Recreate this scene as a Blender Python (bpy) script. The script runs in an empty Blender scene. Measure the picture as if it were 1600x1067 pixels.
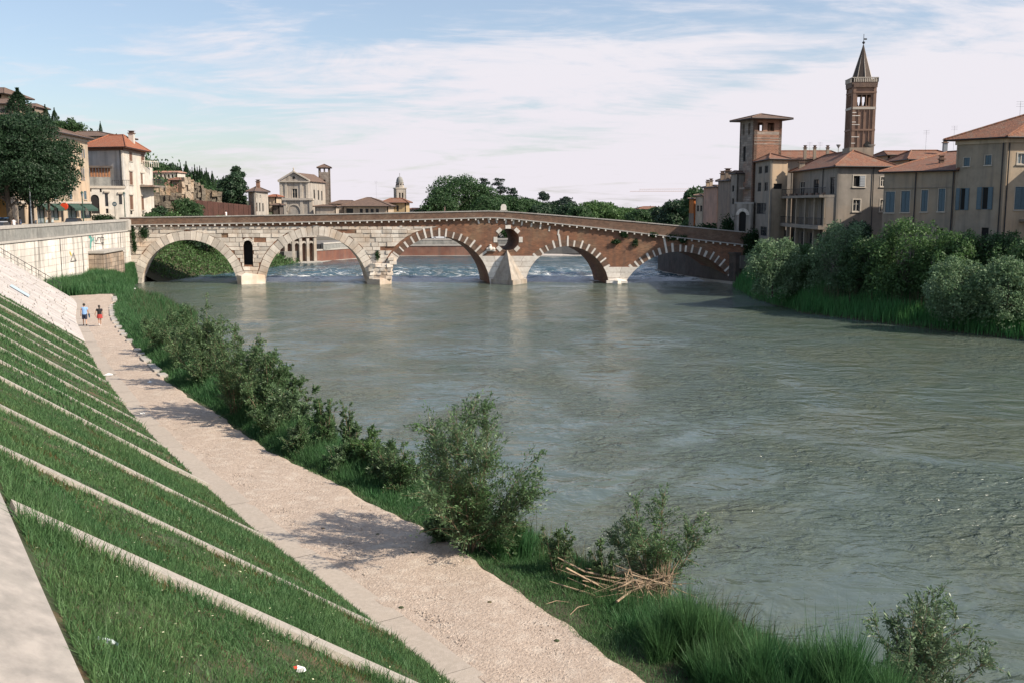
import bpy, math, random
import numpy as np
from mathutils import Vector, Matrix
from mathutils.geometry import tessellate_polygon
R=math.radians
rnd=random.Random(7); nr=np.random.default_rng(7)
scene=bpy.context.scene; C=scene.collection
# ---------------------------------------------------------------- camera
F=1556.0; CZ=12.3; PT=math.atan(213/F)
cam=bpy.data.cameras.new('camera'); co=bpy.data.objects.new('camera',cam); C.objects.link(co)
cam.sensor_width=36; cam.lens=36*F/1600; cam.clip_start=.1; cam.clip_end=6000
co.location=(0,0,CZ); co.rotation_euler=(math.pi/2-PT,0,0); scene.camera=co
# ---------------------------------------------------------------- sun and sky
SUN=Vector((.925,-.38,math.tan(R(38)))).normalized()
sl=bpy.data.lights.new('sun','SUN'); sl.energy=5.0; sl.angle=R(.6); sl.color=(1,.89,.75)
so_=bpy.data.objects.new('sun',sl); C.objects.link(so_); so_.rotation_euler=SUN.to_track_quat('Z','Y').to_euler()
scene.view_settings.view_transform='Standard'; scene.view_settings.look='None'
scene.view_settings.exposure=0.34; scene.view_settings.gamma=1; scene.view_settings.use_curve_mapping=False
w=bpy.data.worlds.new('World'); scene.world=w; w.use_nodes=True
nt=w.node_tree; N=nt.nodes; Lk=nt.links; bg=N['Background']
sky=N.new('ShaderNodeTexSky'); sky.sky_type='NISHITA'; sky.sun_disc=False
sky.sun_elevation=R(38); sky.sun_rotation=math.atan2(SUN.x,SUN.y); sky.altitude=50; sky.air_density=1.0; sky.dust_density=1.2
def wn(t,**k):
    n=N.new(t)
    for a,b in k.items(): setattr(n,a,b)
    return n
def wmath(op,a,b=None,c=None,clamp=False):
    n=wn('ShaderNodeMath',operation=op,use_clamp=clamp)
    for i,v in enumerate((a,b,c)):
        if v is None: continue
        if isinstance(v,(int,float)): n.inputs[i].default_value=v
        else: Lk.new(v,n.inputs[i])
    return n.outputs[0]
tc=wn('ShaderNodeTexCoord'); sp=wn('ShaderNodeSeparateXYZ'); Lk.new(tc.outputs['Generated'],sp.inputs[0])
zz_=wmath('ADD',wmath('MAXIMUM',sp.outputs[2],0.0),.14)
cx=wmath('DIVIDE',sp.outputs[0],zz_); cy=wmath('DIVIDE',sp.outputs[1],zz_)
cb=wn('ShaderNodeCombineXYZ'); Lk.new(cx,cb.inputs[0]); Lk.new(cy,cb.inputs[1])
mp=wn('ShaderNodeMapping'); mp.inputs['Rotation'].default_value=(0,0,R(-38)); mp.inputs['Scale'].default_value=(.55,1.0,1); mp.inputs['Location'].default_value=(3.2,1.35,0)
Lk.new(cb.outputs[0],mp.inputs[0])
def wnoise(scale,det,rough,dist):
    n=wn('ShaderNodeTexNoise'); n.inputs['Scale'].default_value=scale; n.inputs['Detail'].default_value=det
    n.inputs['Roughness'].default_value=rough; n.inputs['Distortion'].default_value=dist
    Lk.new(mp.outputs[0],n.inputs['Vector']); return n.outputs[0]
n1=wnoise(.55,3,.5,.3); n2=wnoise(2.4,10,.62,.7); n3=wnoise(9,8,.6,.5)
# broad veil: large masses + wisps, denser toward the horizon
hz=wmath('SUBTRACT',1.0,wmath('MULTIPLY',sp.outputs[2],2.6),clamp=True)
sv=wmath('SUBTRACT',wmath('MULTIPLY_ADD',sp.outputs[0],-.306,sp.outputs[2]),.098)
diag=wmath('MAXIMUM',wmath('MINIMUM',wmath('MULTIPLY',sv,-3.6),.22),-.40)
bandd=wmath('DIVIDE',wmath('ADD',sv,.048),.022); gap=wmath('MULTIPLY',wmath('POWER',2.718,wmath('MULTIPLY',wmath('MULTIPLY',bandd,bandd),-1.)),-.30)
diag=wmath('ADD',diag,gap)
m=wmath('ADD',wmath('MULTIPLY',n1,1.35),wmath('MULTIPLY',n2,1.75))
m=wmath('ADD',m,wmath('MULTIPLY',n3,.60)); m=wmath('ADD',m,wmath('MULTIPLY',hz,.34)); m=wmath('ADD',m,diag)
mr=wn('ShaderNodeMapRange',interpolation_type='SMOOTHSTEP'); Lk.new(m,mr.inputs[0]); mr.inputs[1].default_value=1.62; mr.inputs[2].default_value=2.24
mr.inputs[3].default_value=.16; mr.inputs[4].default_value=1.0
skb=wn('ShaderNodeMix',data_type='RGBA',blend_type='MULTIPLY'); skb.inputs[0].default_value=1
Lk.new(sky.outputs[0],skb.inputs[6]); skb.inputs[7].default_value=(1.22,1.26,1.32,1)
mx=wn('ShaderNodeMix',data_type='RGBA'); Lk.new(mr.outputs[0],mx.inputs[0]); Lk.new(skb.outputs[2],mx.inputs[6])
cc=wn('ShaderNodeMix',data_type='RGBA'); Lk.new(wmath('MULTIPLY',hz,1.0),cc.inputs[0])
cc.inputs[6].default_value=(7.4,7.5,8.0,1); cc.inputs[7].default_value=(7.4,7.0,7.5,1)
Lk.new(cc.outputs[2],mx.inputs[7]); Lk.new(mx.outputs[2],bg.inputs[0]); bg.inputs[1].default_value=.092
# ---------------------------------------------------------------- projection helpers (real depths in metres)
def ray(x,y):
    a=(x-800)/F; b=-(y-533.5)/F
    return (a,math.cos(PT)+b*math.sin(PT),-math.sin(PT)+b*math.cos(PT))
def gz(x,y,z=0.):
    r=ray(x,y); t=(z-CZ)/r[2]; return Vector((r[0]*t,r[1]*t,z))
def at(x,y,Y):
    r=ray(x,y); t=Y/r[1]; return Vector((r[0]*t,Y,CZ+r[2]*t))
def col(px,Y,py=310): p=at(px,py,Y); return (p.x,p.y)
def zy(py,Y): return at(800,py,Y).z
def cast(px,py,A,B):
    r=ray(px,py); dx,dy=B[0]-A[0],B[1]-A[1]; L=math.hypot(dx,dy); dx/=L; dy/=L
    det=-r[0]*dy+dx*r[1]
    t=(-A[0]*dy+dx*A[1])/det; u=(r[0]*A[1]-r[1]*A[0])/det
    return u,CZ+t*r[2]
# ---------------------------------------------------------------- materials
def mat(name,c1,c2=None,c3=None,sc=3.,rough=.85,bump=.15,bsc=20.,stretch=(1,1,1),streak=0.,obrand=0.,coord='pos',metal=0.,spec=None,detail=7,brick=None,leaf=0.,isl=0.,dist=.05,alpha=None):
    m=bpy.data.materials.new(name); m.use_nodes=True; t=m.node_tree; n=t.nodes; l=t.links
    b=n['Principled BSDF']; b.inputs['Roughness'].default_value=rough; b.inputs['Metallic'].default_value=metal
    if spec is not None: b.inputs['Specular IOR Level'].default_value=spec
    if coord=='pos': g=n.new('ShaderNodeNewGeometry'); vec=g.outputs['Position']
    else: g=n.new('ShaderNodeTexCoord'); vec=g.outputs['Object']
    mp=n.new('ShaderNodeMapping'); mp.inputs['Scale'].default_value=stretch; l.new(vec,mp.inputs[0])
    def noise(s,v,d=detail,r=.6):
        q=n.new('ShaderNodeTexNoise'); q.inputs['Scale'].default_value=s; q.inputs['Detail'].default_value=d; q.inputs['Roughness'].default_value=r
        l.new(v,q.inputs['Vector']); return q.outputs[0]
    def ramp(v,a,b_):
        q=n.new('ShaderNodeMapRange'); l.new(v,q.inputs[0]); q.inputs[1].default_value=a; q.inputs[2].default_value=b_; return q.outputs[0]
    def mix(f,a,b_,bt='MIX'):
        q=n.new('ShaderNodeMix'); q.data_type='RGBA'; q.blend_type=bt
        for i,v in ((0,f),(6,a),(7,b_)):
            if isinstance(v,(int,float)): q.inputs[i].default_value=v
            elif isinstance(v,tuple): q.inputs[i].default_value=(*v,1) if len(v)==3 else v
            else: l.new(v,q.inputs[i])
        return q.outputs[2]
    cur=tuple(c1); last=None
    if c2: cur=mix(ramp(noise(sc,mp.outputs[0]),.35,.65),c1,c2)
    if c3: cur=mix(ramp(noise(sc*.23,mp.outputs[0]),.5,.68),cur,c3)
    hgt=noise(bsc,vec)
    if brick:
        bw,bh,mcol=brick
        s_=n.new('ShaderNodeSeparateXYZ'); l.new(vec,s_.inputs[0]); a_=n.new('ShaderNodeMath'); a_.operation='ADD'
        l.new(s_.outputs[0],a_.inputs[0]); l.new(s_.outputs[1],a_.inputs[1]); cb_=n.new('ShaderNodeCombineXYZ'); l.new(a_.outputs[0],cb_.inputs[0]); l.new(s_.outputs[2],cb_.inputs[1])
        bt=n.new('ShaderNodeTexBrick'); l.new(cb_.outputs[0],bt.inputs['Vector']); bt.inputs['Scale'].default_value=1
        bt.inputs['Brick Width'].default_value=bw; bt.inputs['Row Height'].default_value=bh; bt.inputs['Mortar Size'].default_value=bh*.11
        bt.inputs['Color1'].default_value=(1,1,1,1); bt.inputs['Color2'].default_value=(.62,.62,.62,1); bt.inputs['Mortar'].default_value=(1,1,1,1)
        cur=mix(1.,cur,bt.outputs['Color'],'MULTIPLY'); cur=mix(bt.outputs['Fac'],cur,mcol)
        q=n.new('ShaderNodeMath'); q.operation='MULTIPLY_ADD'; l.new(bt.outputs['Fac'],q.inputs[0]); q.inputs[1].default_value=-.6; l.new(hgt,q.inputs[2]); hgt=q.outputs[0]
    if streak:
        ms=n.new('ShaderNodeMapping'); ms.inputs['Scale'].default_value=(1.3,1.3,.09); l.new(vec,ms.inputs[0])
        sf=ramp(noise(1.,ms.outputs[0],5,.6),.48,.72)
        q=n.new('ShaderNodeMath'); q.operation='MULTIPLY'; l.new(sf,q.inputs[0]); q.inputs[1].default_value=streak
        cur=mix(q.outputs[0],cur,(.10,.092,.08))
    if obrand or isl:
        if isl: o=g if coord=='pos' else n.new('ShaderNodeNewGeometry'); rv=o.outputs['Random Per Island']; am=isl
        else: o=n.new('ShaderNodeObjectInfo'); rv=o.outputs['Random']; am=obrand
        q=n.new('ShaderNodeMapRange'); l.new(rv,q.inputs[0]); q.inputs[3].default_value=1-am; q.inputs[4].default_value=1+am*.6
        hv=n.new('ShaderNodeVectorMath'); hv.operation='SCALE'
        if isinstance(cur,tuple): hv.inputs[0].default_value=cur
        else: l.new(cur,hv.inputs[0])
        l.new(q.outputs[0],hv.inputs['Scale']); cur=hv.outputs[0]
    if isinstance(cur,tuple): b.inputs['Base Color'].default_value=(*cur,1)
    else: l.new(cur,b.inputs['Base Color'])
    if bump:
        bp=n.new('ShaderNodeBump'); bp.inputs['Strength'].default_value=bump; bp.inputs['Distance'].default_value=dist; l.new(hgt,bp.inputs['Height']); l.new(bp.outputs[0],b.inputs['Normal'])
    if leaf:
        tr=n.new('ShaderNodeBsdfTranslucent'); ms=n.new('ShaderNodeMixShader'); ms.inputs[0].default_value=leaf
        if isinstance(cur,tuple): tr.inputs[0].default_value=(*cur,1)
        else: l.new(cur,tr.inputs[0])
        l.new(b.outputs[0],ms.inputs[1]); l.new(tr.outputs[0],ms.inputs[2]); l.new(ms.outputs[0],n['Material Output'].inputs[0])
    return m
M={}
M['quay']=mat('quay_stone',(.74,.69,.62),(.64,.59,.53),(.76,.72,.67),sc=1.4,streak=.75,obrand=.12,bump=.3,bsc=9)
M['quay_top']=mat('parapet_concrete',(.27,.27,.25),(.19,.19,.18),(.35,.34,.31),sc=2,streak=.5,bump=.3,bsc=14)
M['quay_cap']=mat('parapet_cap_stone',(.46,.43,.39),(.36,.34,.31),sc=3,obrand=.12,bump=.2)
M['bstone']=mat('bridge_limestone',(.80,.73,.63),(.64,.56,.47),(.62,.47,.34),sc=.9,obrand=.24,streak=.25,bump=.7,bsc=6,coord='pos')
M['bwhite']=mat('white_voussoir_stone',(.80,.75,.68),(.66,.60,.52),sc=2.5,obrand=.15,bump=.3,bsc=9)
M['mortar']=mat('bridge_core_mortar',(.24,.19,.15),(.15,.12,.09),sc=2,bump=.6,bsc=5)
M['brick']=mat('bridge_brick',(.37,.16,.08),(.20,.088,.05),(.33,.22,.13),sc=1.0,bump=.6,bsc=12,coord='obj',brick=(.5,.15,(.25,.17,.12)),streak=.3)
M['brickw']=mat('embankment_brick',(.20,.085,.055),(.14,.06,.045),(.26,.15,.11),sc=.5,bump=.4,bsc=8,streak=.5)
M['parapet']=mat('bridge_parapet_brick',(.22,.12,.075),(.14,.08,.055),(.25,.17,.12),sc=1.6,bump=.5,bsc=10,coord='obj',brick=(.4,.12,(.2,.15,.11)))
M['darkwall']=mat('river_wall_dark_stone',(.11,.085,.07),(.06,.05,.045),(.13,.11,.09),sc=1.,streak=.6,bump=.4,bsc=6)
M['tbrick']=mat('tower_brick',(.30,.135,.08),(.20,.09,.055),(.36,.21,.14),sc=1.5,bump=.4,bsc=9,brick=(.6,.2,(.32,.22,.16)))
M['bellbrick']=mat('belltower_brick',(.235,.145,.10),(.18,.11,.08),sc=.4,bump=.3,bsc=4)
M['tstone']=mat('tower_stone',(.38,.33,.28),(.24,.20,.17),(.28,.15,.10),sc=1.2,bump=.4,bsc=7,brick=(.9,.35,(.2,.16,.13)))
M['spire']=mat('spire_brick',(.085,.062,.048),(.06,.046,.038),sc=1.,bump=.3)
def plaster(n,c,c2=None,st=.35): 
    c2=c2 or tuple(v*.74 for v in c); return mat(n,c,c2,(c[0]*1.06,c[1]*.95,c[2]*.85),sc=.7,streak=st*1.5,bump=.2,bsc=14,detail=11)
M['pl_cream']=plaster('cream_plaster',(.52,.42,.31)); M['pl_white']=plaster('white_plaster',(.64,.60,.53),st=.22); M['pl_lilac']=plaster('pale_grey_plaster',(.50,.49,.47),st=.3)
M['pl_beige']=plaster('beige_plaster',(.33,.275,.21)); M['pl_grey']=plaster('grey_plaster',(.265,.235,.20)); M['pl_tan']=plaster('tan_plaster',(.45,.36,.26))
M['pl_pink']=plaster('pink_plaster',(.50,.30,.22)); M['pl_brown']=plaster('brown_plaster',(.26,.20,.155)); M['pl_yellow']=plaster('yellow_plaster',(.48,.36,.20)); M['pl_ochre']=plaster('ochre_plaster',(.42,.24,.06))
M['pl_orange']=plaster('orange_panel',(.55,.19,.05)); M['church']=plaster('church_stone',(.44,.40,.35),st=.5); M['trim']=mat('stone_trim',(.50,.45,.38),(.42,.37,.31),sc=3,bump=.1)
def tiles(name,a,b,c): return mat(name,a,b,c,sc=5.,rough=.9,bump=.9,bsc=5,stretch=(1,1,.4),detail=12,isl=0,dist=.15)
M['tile']=tiles('terracotta_tiles',(.30,.13,.07),(.135,.065,.045),(.20,.14,.10)); M['tile_red']=tiles('red_terracotta_tiles',(.36,.125,.06),(.22,.08,.042),(.28,.13,.075))
M['tile_dark']=tiles('weathered_roof_tiles',(.17,.11,.08),(.11,.075,.06),(.20,.13,.09))
M['glass']=mat('window_glass',(.03,.035,.04),rough=.08,bump=0,spec=.7); M['glassl']=mat('pale_window_glass',(.22,.26,.28),rough=.1,bump=0,spec=.7)
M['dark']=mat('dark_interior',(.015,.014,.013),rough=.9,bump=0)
M['sh_brown']=mat('brown_shutter_paint',(.17,.085,.05),rough=.6,bump=0); M['sh_blue']=mat('blue_grey_shutter_paint',(.085,.135,.16),(.07,.11,.135),sc=5,rough=.6,bump=0)
M['sh_grey']=mat('grey_shutter_paint',(.20,.22,.24),rough=.6,bump=0); M['sh_green']=mat('dark_green_paint',(.03,.07,.05),rough=.6,bump=0)
M['metal']=mat('dark_metal',(.03,.03,.032),rough=.5,metal=.3,bump=0); M['wood']=mat('brown_wood',(.33,.15,.07),(.24,.11,.05),sc=6,rough=.7,bump=.1)
M['hoard']=mat('brown_hoarding_sheet',(.13,.06,.045),(.10,.048,.038),sc=.7,rough=.6,bump=.1,obrand=.12)
M['conc']=mat('embankment_concrete',(.44,.40,.35),(.37,.335,.29),(.40,.365,.32),sc=11.,bump=.45,bsc=30,dist=.02,detail=10)
M['rib']=mat('rib_concrete',(.44,.40,.345),(.32,.295,.25),(.38,.345,.295),sc=8.,bump=.5,bsc=25,dist=.02,obrand=.08,detail=10)
M['paved']=mat('slope_paving_stone',(.56,.52,.48),(.44,.40,.37),(.50,.46,.44),sc=1.6,bump=.3,bsc=12,obrand=.13)
M['path']=mat('gravel_path',(.53,.43,.345),(.39,.305,.24),(.56,.475,.39),sc=9.,bump=1.,bsc=16,dist=.05,detail=12)
M['pebble']=mat('path_pebbles',(.50,.42,.35),(.36,.29,.24),sc=3,isl=.35,bump=0)
M['niche_shade']=mat('painted_niche_shade',(.03,.028,.025),bump=.2); M['cut']=mat('weathered_cutwater_stone',(.46,.41,.35),(.30,.27,.235),(.36,.29,.22),sc=1.2,streak=.6,bump=.5,bsc=6)  # first: near-black colour that paints shade into the niche; second: cutwater stone
M['soil']=mat('slope_soil',(.055,.070,.028),(.04,.055,.02),(.15,.095,.05),sc=4,bump=.6,bsc=20)
M['bank']=mat('bank_soil',(.045,.055,.022),(.07,.055,.035),sc=3,bump=.6,bsc=12)
M['street']=mat('street_paving',(.20,.19,.175),(.15,.14,.13),sc=2,bump=.1)
M['hill']=mat('hillside_scrub',(.035,.055,.022),(.07,.075,.035),(.13,.11,.07),sc=.25,bump=1,bsc=.7,dist=.8)
M['ground']=mat('far_ground',(.15,.14,.12),(.11,.105,.09),sc=.02,bump=.2)
def leafm(n,a,b,l=.38,isl=.35,rough=.55): return mat(n,a,b,sc=.6,rough=rough,bump=0,leaf=l,isl=isl,spec=.35)
M['grass']=leafm('grass_blades',(.080,.185,.070),(.125,.225,.085)); M['grass2']=leafm('dry_grass_blades',(.19,.15,.06),(.12,.12,.04)); M['reed']=leafm('reed_blades',(.055,.16,.058),(.09,.19,.07))
M['reed2']=leafm('reed_seed_heads',(.12,.11,.06),(.09,.10,.05))
M['willow']=leafm('willow_leaves',(.10,.19,.07),(.15,.23,.12),isl=.45,rough=.4); M['rreed']=leafm('brightened_reed_blades',(.075,.25,.075),(.10,.26,.08)); M['shrub']=leafm('shrub_leaves',(.095,.175,.072),(.14,.215,.10),isl=.4)  # rreed: right-bank reed copy, colour brightened to offset the tree shade
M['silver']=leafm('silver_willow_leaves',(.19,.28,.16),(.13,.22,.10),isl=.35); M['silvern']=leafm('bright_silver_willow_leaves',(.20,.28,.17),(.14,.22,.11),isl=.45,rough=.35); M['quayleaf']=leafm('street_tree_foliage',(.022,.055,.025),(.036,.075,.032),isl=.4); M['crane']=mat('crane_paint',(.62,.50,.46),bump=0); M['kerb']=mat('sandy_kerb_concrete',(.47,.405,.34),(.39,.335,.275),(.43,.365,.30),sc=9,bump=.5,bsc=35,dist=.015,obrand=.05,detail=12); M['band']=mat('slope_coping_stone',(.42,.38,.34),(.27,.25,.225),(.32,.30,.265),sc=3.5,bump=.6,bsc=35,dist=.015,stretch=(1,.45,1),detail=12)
M['broad']=leafm('broadleaf_foliage',(.045,.10,.038),(.07,.135,.05),isl=.4)
M['broadl']=leafm('light_broadleaf_foliage',(.11,.20,.065),(.08,.16,.055),isl=.4)
M['darkleaf']=leafm('dark_evergreen_foliage',(.024,.058,.026),(.036,.072,.032),l=.15); M['cedar']=leafm('cedar_foliage',(.022,.045,.032),(.03,.055,.035),l=.15)
M['bark']=mat('bark',(.11,.085,.065),(.07,.055,.042),sc=6,bump=.5,bsc=20); M['twig']=mat('willow_stems',(.24,.17,.11),(.17,.12,.08),sc=6,bump=0); M['drift']=mat('bleached_driftwood',(.42,.31,.21),(.27,.19,.12),sc=5,bump=.3,obrand=.3,isl=.3)
M['paperw_']=mat('pale_petals',(.7,.68,.45),bump=0); M['ivy']=leafm('ivy_leaves',(.02,.06,.02),(.03,.075,.022))
# ---------------------------------------------------------------- mesh helpers
def props(o,label=None,cat=None,group=None,kind=None):
    if label: o['label']=label
    if cat: o['category']=cat
    if group: o['group']=group
    if kind: o['kind']=kind
    return o
def thing(name,label,cat,loc=(0,0,0),rz=0,group=None):
    o=bpy.data.objects.new(name,None); C.objects.link(o); o.location=loc; o.rotation_euler=(0,0,rz); o.empty_display_size=.2
    return props(o,label,cat,group)
def link(name,me,parent=None,loc=(0,0,0),rz=0,label=None):
    o=bpy.data.objects.new(name,me); C.objects.link(o); o.location=loc; o.rotation_euler=(0,0,rz)
    if parent: o.parent=parent
    if label: o['label']=label
    return o
def smooth(me): me.polygons.foreach_set('use_smooth',[True]*len(me.polygons))
class MB:
    def __init__(s,off=(0,0,0)): s.v=[]; s.f=[]; s.o=Vector(off)
    def poly(s,pts,flip=False):
        i=len(s.v); s.v+= [tuple(Vector(p)-s.o) for p in pts]; idx=list(range(i,i+len(pts))); s.f.append(idx[::-1] if flip else idx); return s
    def pf(s,pts,faces):
        i=len(s.v); s.v+=[tuple(Vector(p)-s.o) for p in pts]; s.f+=[[j+i for j in f] for f in faces]; return s
    def box(s,c,d,rz=0):
        x,y,z=d[0]/2,d[1]/2,d[2]/2; ca,sa=math.cos(rz),math.sin(rz)
        P=[(c[0]+a*ca-b*sa,c[1]+a*sa+b*ca,c[2]+e) for a,b,e in ((-x,-y,-z),(x,-y,-z),(x,y,-z),(-x,y,-z),(-x,-y,z),(x,-y,z),(x,y,z),(-x,y,z))]
        return s.pf(P,[(3,2,1,0),(4,5,6,7),(0,1,5,4),(1,2,6,5),(2,3,7,6),(3,0,4,7)])
    def prism(s,poly,z0,z1):
        n=len(poly); P=[(p[0],p[1],z0) for p in poly]+[(p[0],p[1],z1) for p in poly]
        return s.pf(P,[tuple(range(n))[::-1],tuple(range(n,2*n))]+[(i,(i+1)%n,(i+1)%n+n,i+n) for i in range(n)])
    def xz(s,poly,y0,y1,sk=0.):   # polygon in (x,z), extruded along y from y0 (front) to y1
        n=len(poly); P=[(p[0]-sk*y0,y0,p[1]) for p in poly]+[(p[0]-sk*y1,y1,p[1]) for p in poly]
        return s.pf(P,[tuple(range(n)),tuple(range(n,2*n))[::-1]]+[((i+1)%n,i,i+n,(i+1)%n+n) for i in range(n)])
    def tube(s,pts,rad,n=6,cap=True):
        pts=[Vector(p) for p in pts]; rad=rad if hasattr(rad,'__len__') else [rad]*len(pts); i0=len(s.v); V=[];Fc=[]
        for k,p in enumerate(pts):
            d=(pts[min(k+1,len(pts)-1)]-pts[max(k-1,0)]); d=d.normalized() if d.length>1e-6 else Vector((0,0,1))
            a=d.cross(Vector((0,0,1)) if abs(d.z)<.9 else Vector((1,0,0))).normalized(); b=d.cross(a)
            for j in range(n):
                t=2*math.pi*j/n; V.append(p+(a*math.cos(t)+b*math.sin(t))*rad[k])
            if k:
                for j in range(n): Fc.append(((k-1)*n+j,k*n+j,k*n+(j+1)%n,(k-1)*n+(j+1)%n))
        if cap: Fc.append(tuple(range(n))[::1]); Fc.append(tuple((len(pts)-1)*n+j for j in range(n))[::-1])
        return s.pf(V,Fc)
    def lathe(s,c,prof,n=12,sq=None):
        V=[];Fc=[]
        for k,(r,z) in enumerate(prof):
            for j in range(n):
                t=2*math.pi*(j+(.5 if sq else 0))/n+(sq or 0); V.append((c[0]+r*math.cos(t),c[1]+r*math.sin(t),c[2]+z))
            if k:
                for j in range(n): Fc.append(((k-1)*n+j,(k-1)*n+(j+1)%n,k*n+(j+1)%n,k*n+j))
        Fc.append(tuple(range(n))[::-1]); Fc.append(tuple((len(prof)-1)*n+j for j in range(n)))
        return s.pf(V,Fc)
    def mesh(s,name,m,sm=False):
        me=bpy.data.meshes.new(name); me.from_pydata(s.v,[],s.f); me.update()
        if m: me.materials.append(M[m] if isinstance(m,str) else m)
        if sm: smooth(me)
        return me
    def build(s,name,m,parent=None,label=None,loc=(0,0,0),rz=0,sm=False): return link(name,s.mesh(name,m,sm),parent,loc,rz,label)
def npmesh(name,V,quads=None,tris=None,m=None,sm=False):
    me=bpy.data.meshes.new(name); V=np.asarray(V,np.float32); me.vertices.add(len(V)); me.vertices.foreach_set('co',V.ravel())
    q=np.zeros((0,4),np.int32) if quads is None else np.asarray(quads,np.int32); t=np.zeros((0,3),np.int32) if tris is None else np.asarray(tris,np.int32)
    lv=np.concatenate([q.ravel(),t.ravel()]); me.loops.add(len(lv)); me.loops.foreach_set('vertex_index',lv)
    st=np.concatenate([np.arange(len(q))*4,len(q)*4+np.arange(len(t))*3]).astype(np.int32); me.polygons.add(len(st)); me.polygons.foreach_set('loop_start',st)
    me.update(calc_edges=True); me.validate()
    if m: me.materials.append(M[m])
    me.polygons.foreach_set('use_smooth',[bool(sm)]*len(me.polygons))
    return me
def grid_mesh(name,P,m,sm=True):   # P: (a,b,3)
    P=np.asarray(P,float); a,b=P.shape[:2]; i=np.arange(a*b).reshape(a,b)
    q=np.stack([i[:-1,:-1],i[1:,:-1],i[1:,1:],i[:-1,1:]],-1).reshape(-1,4); return npmesh(name,P.reshape(-1,3),q,None,m,sm)
def struct(name,me,label=None): o=link(name,me); o['kind']='structure'; return o
def unit(v): return v/np.maximum(np.linalg.norm(v,axis=-1,keepdims=True),1e-9)
def blades(name,P,H,W,m,lean=.35,rng=nr,wind=(0,0)):
    n=len(P); a=rng.uniform(0,2*np.pi,n); s=np.stack([np.cos(a),np.sin(a),np.zeros(n)],1)*(W[:,None]*.5)
    b=rng.uniform(0,2*np.pi,n); ln=(rng.uniform(.15,1,n)*lean*H)[:,None]; d=np.stack([np.cos(b)+wind[0],np.sin(b)+wind[1],np.zeros(n)],1)*ln
    up=np.zeros((n,3)); up[:,2]=H
    v0=P-s; v1=P+s; mid=P+up*.55+d*.35; v2=mid-s*.75; v3=mid+s*.75; tip=P+up*(1-.12*rng.random(n)[:,None])+d
    V=np.stack([v0,v1,v2,v3,tip],1).reshape(-1,3); k=np.arange(n)*5
    return npmesh(name,V,np.stack([k,k+1,k+3,k+2],1),np.stack([k+2,k+3,k+4],1),m)
def leaves(P,D,Nn,L,W):
    """diamond leaves: centre base P, direction D, normal Nn"""
    D=unit(D); S=unit(np.cross(D,Nn))*(W[:,None]*.5); tip=P+D*L[:,None]; mid=P+D*(L[:,None]*.45)
    V=np.stack([P,mid+S,tip,mid-S],1).reshape(-1,3); k=np.arange(len(P))*4
    return V,np.stack([k,k+1,k+2,k+3],1)
def crown(name,clumps,n,size,m,rng,squash=1.):
    c=np.array([q[0] for q in clumps],float); r=np.array([q[1] for q in clumps],float); wt=(r[:,0]*r[:,2]); wt/=wt.sum()
    i=rng.choice(len(c),n,p=wt); d=unit(rng.normal(size=(n,3))); d[:,2]=np.where(rng.random(n)<.6,np.abs(d[:,2]),d[:,2])
    rad=rng.uniform(.55,1.12,n)**.6; P=c[i]+d*r[i]*rad[:,None]
    Nn=unit(d+rng.normal(size=(n,3))*.7); D=np.cross(Nn,rng.normal(size=(n,3))); L=size*rng.uniform(.6,1.5,n)
    V,q=leaves(P,D,Nn,L,L*rng.uniform(.45,.8,n)); return npmesh(name,V,q,None,m)
def tree_mesh(H,Rc,seed,m='broad',n=5000,size=.35,tr=.25,cb=.25,nc=26,cs=1.,flat=1.,trunkm='bark',shape=1.):
    """returns (trunk mesh, crown mesh) in local coords"""
    rng=np.random.default_rng(seed); rr=random.Random(seed); tb=MB(); zc=H*cb
    top=Vector((rr.uniform(-.1,.1)*Rc,rr.uniform(-.1,.1)*Rc,H*.8))
    tb.tube([(0,0,-.3),(0,0,H*.12),(top.x*.4,top.y*.4,H*.42),top],[tr*1.3,tr,tr*.7,tr*.15],7)
    cl=[]
    for k in range(nc):
        a=rr.uniform(0,6.283); f=rr.random(); zt=zc+(H-zc)*(.12+.78*f); e=math.sqrt(max(0,1-(2*abs(f-.42)/1.16)**2))**shape
        q=Rc*e*rr.uniform(.35,.85); c=(q*math.cos(a),q*math.sin(a),zt); s=Rc*rr.uniform(.24,.42)*cs; cl.append((c,(s,s,s*.75*flat)))
        if k<9: tb.tube([(top.x*.3,top.y*.3,H*(.2+.03*k)),(c[0]*.5,c[1]*.5,(H*(.25+.03*k)+c[2])*.5),c],[tr*.4,tr*.25,tr*.08],5,False)
    return tb.mesh('trunk',trunkm),crown('crown',cl,n,size,m,rng)
TC={}
def tree(name,label,loc,H,Rc,seed=1,group=None,rz=0,cat='tree',key=None,**k):
    kk=key or (H,Rc,seed,str(k))
    if kk not in TC: TC[kk]=(tree_mesh(H,Rc,seed,**k),H,Rc)
    (t,c),h0,r0=TC[kk]; o=thing(name,label,cat,loc,rz,group); o.scale=(Rc/r0,Rc/r0,H/h0)
    link('trunk',t,o); link('crown',c,o); return o
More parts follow.
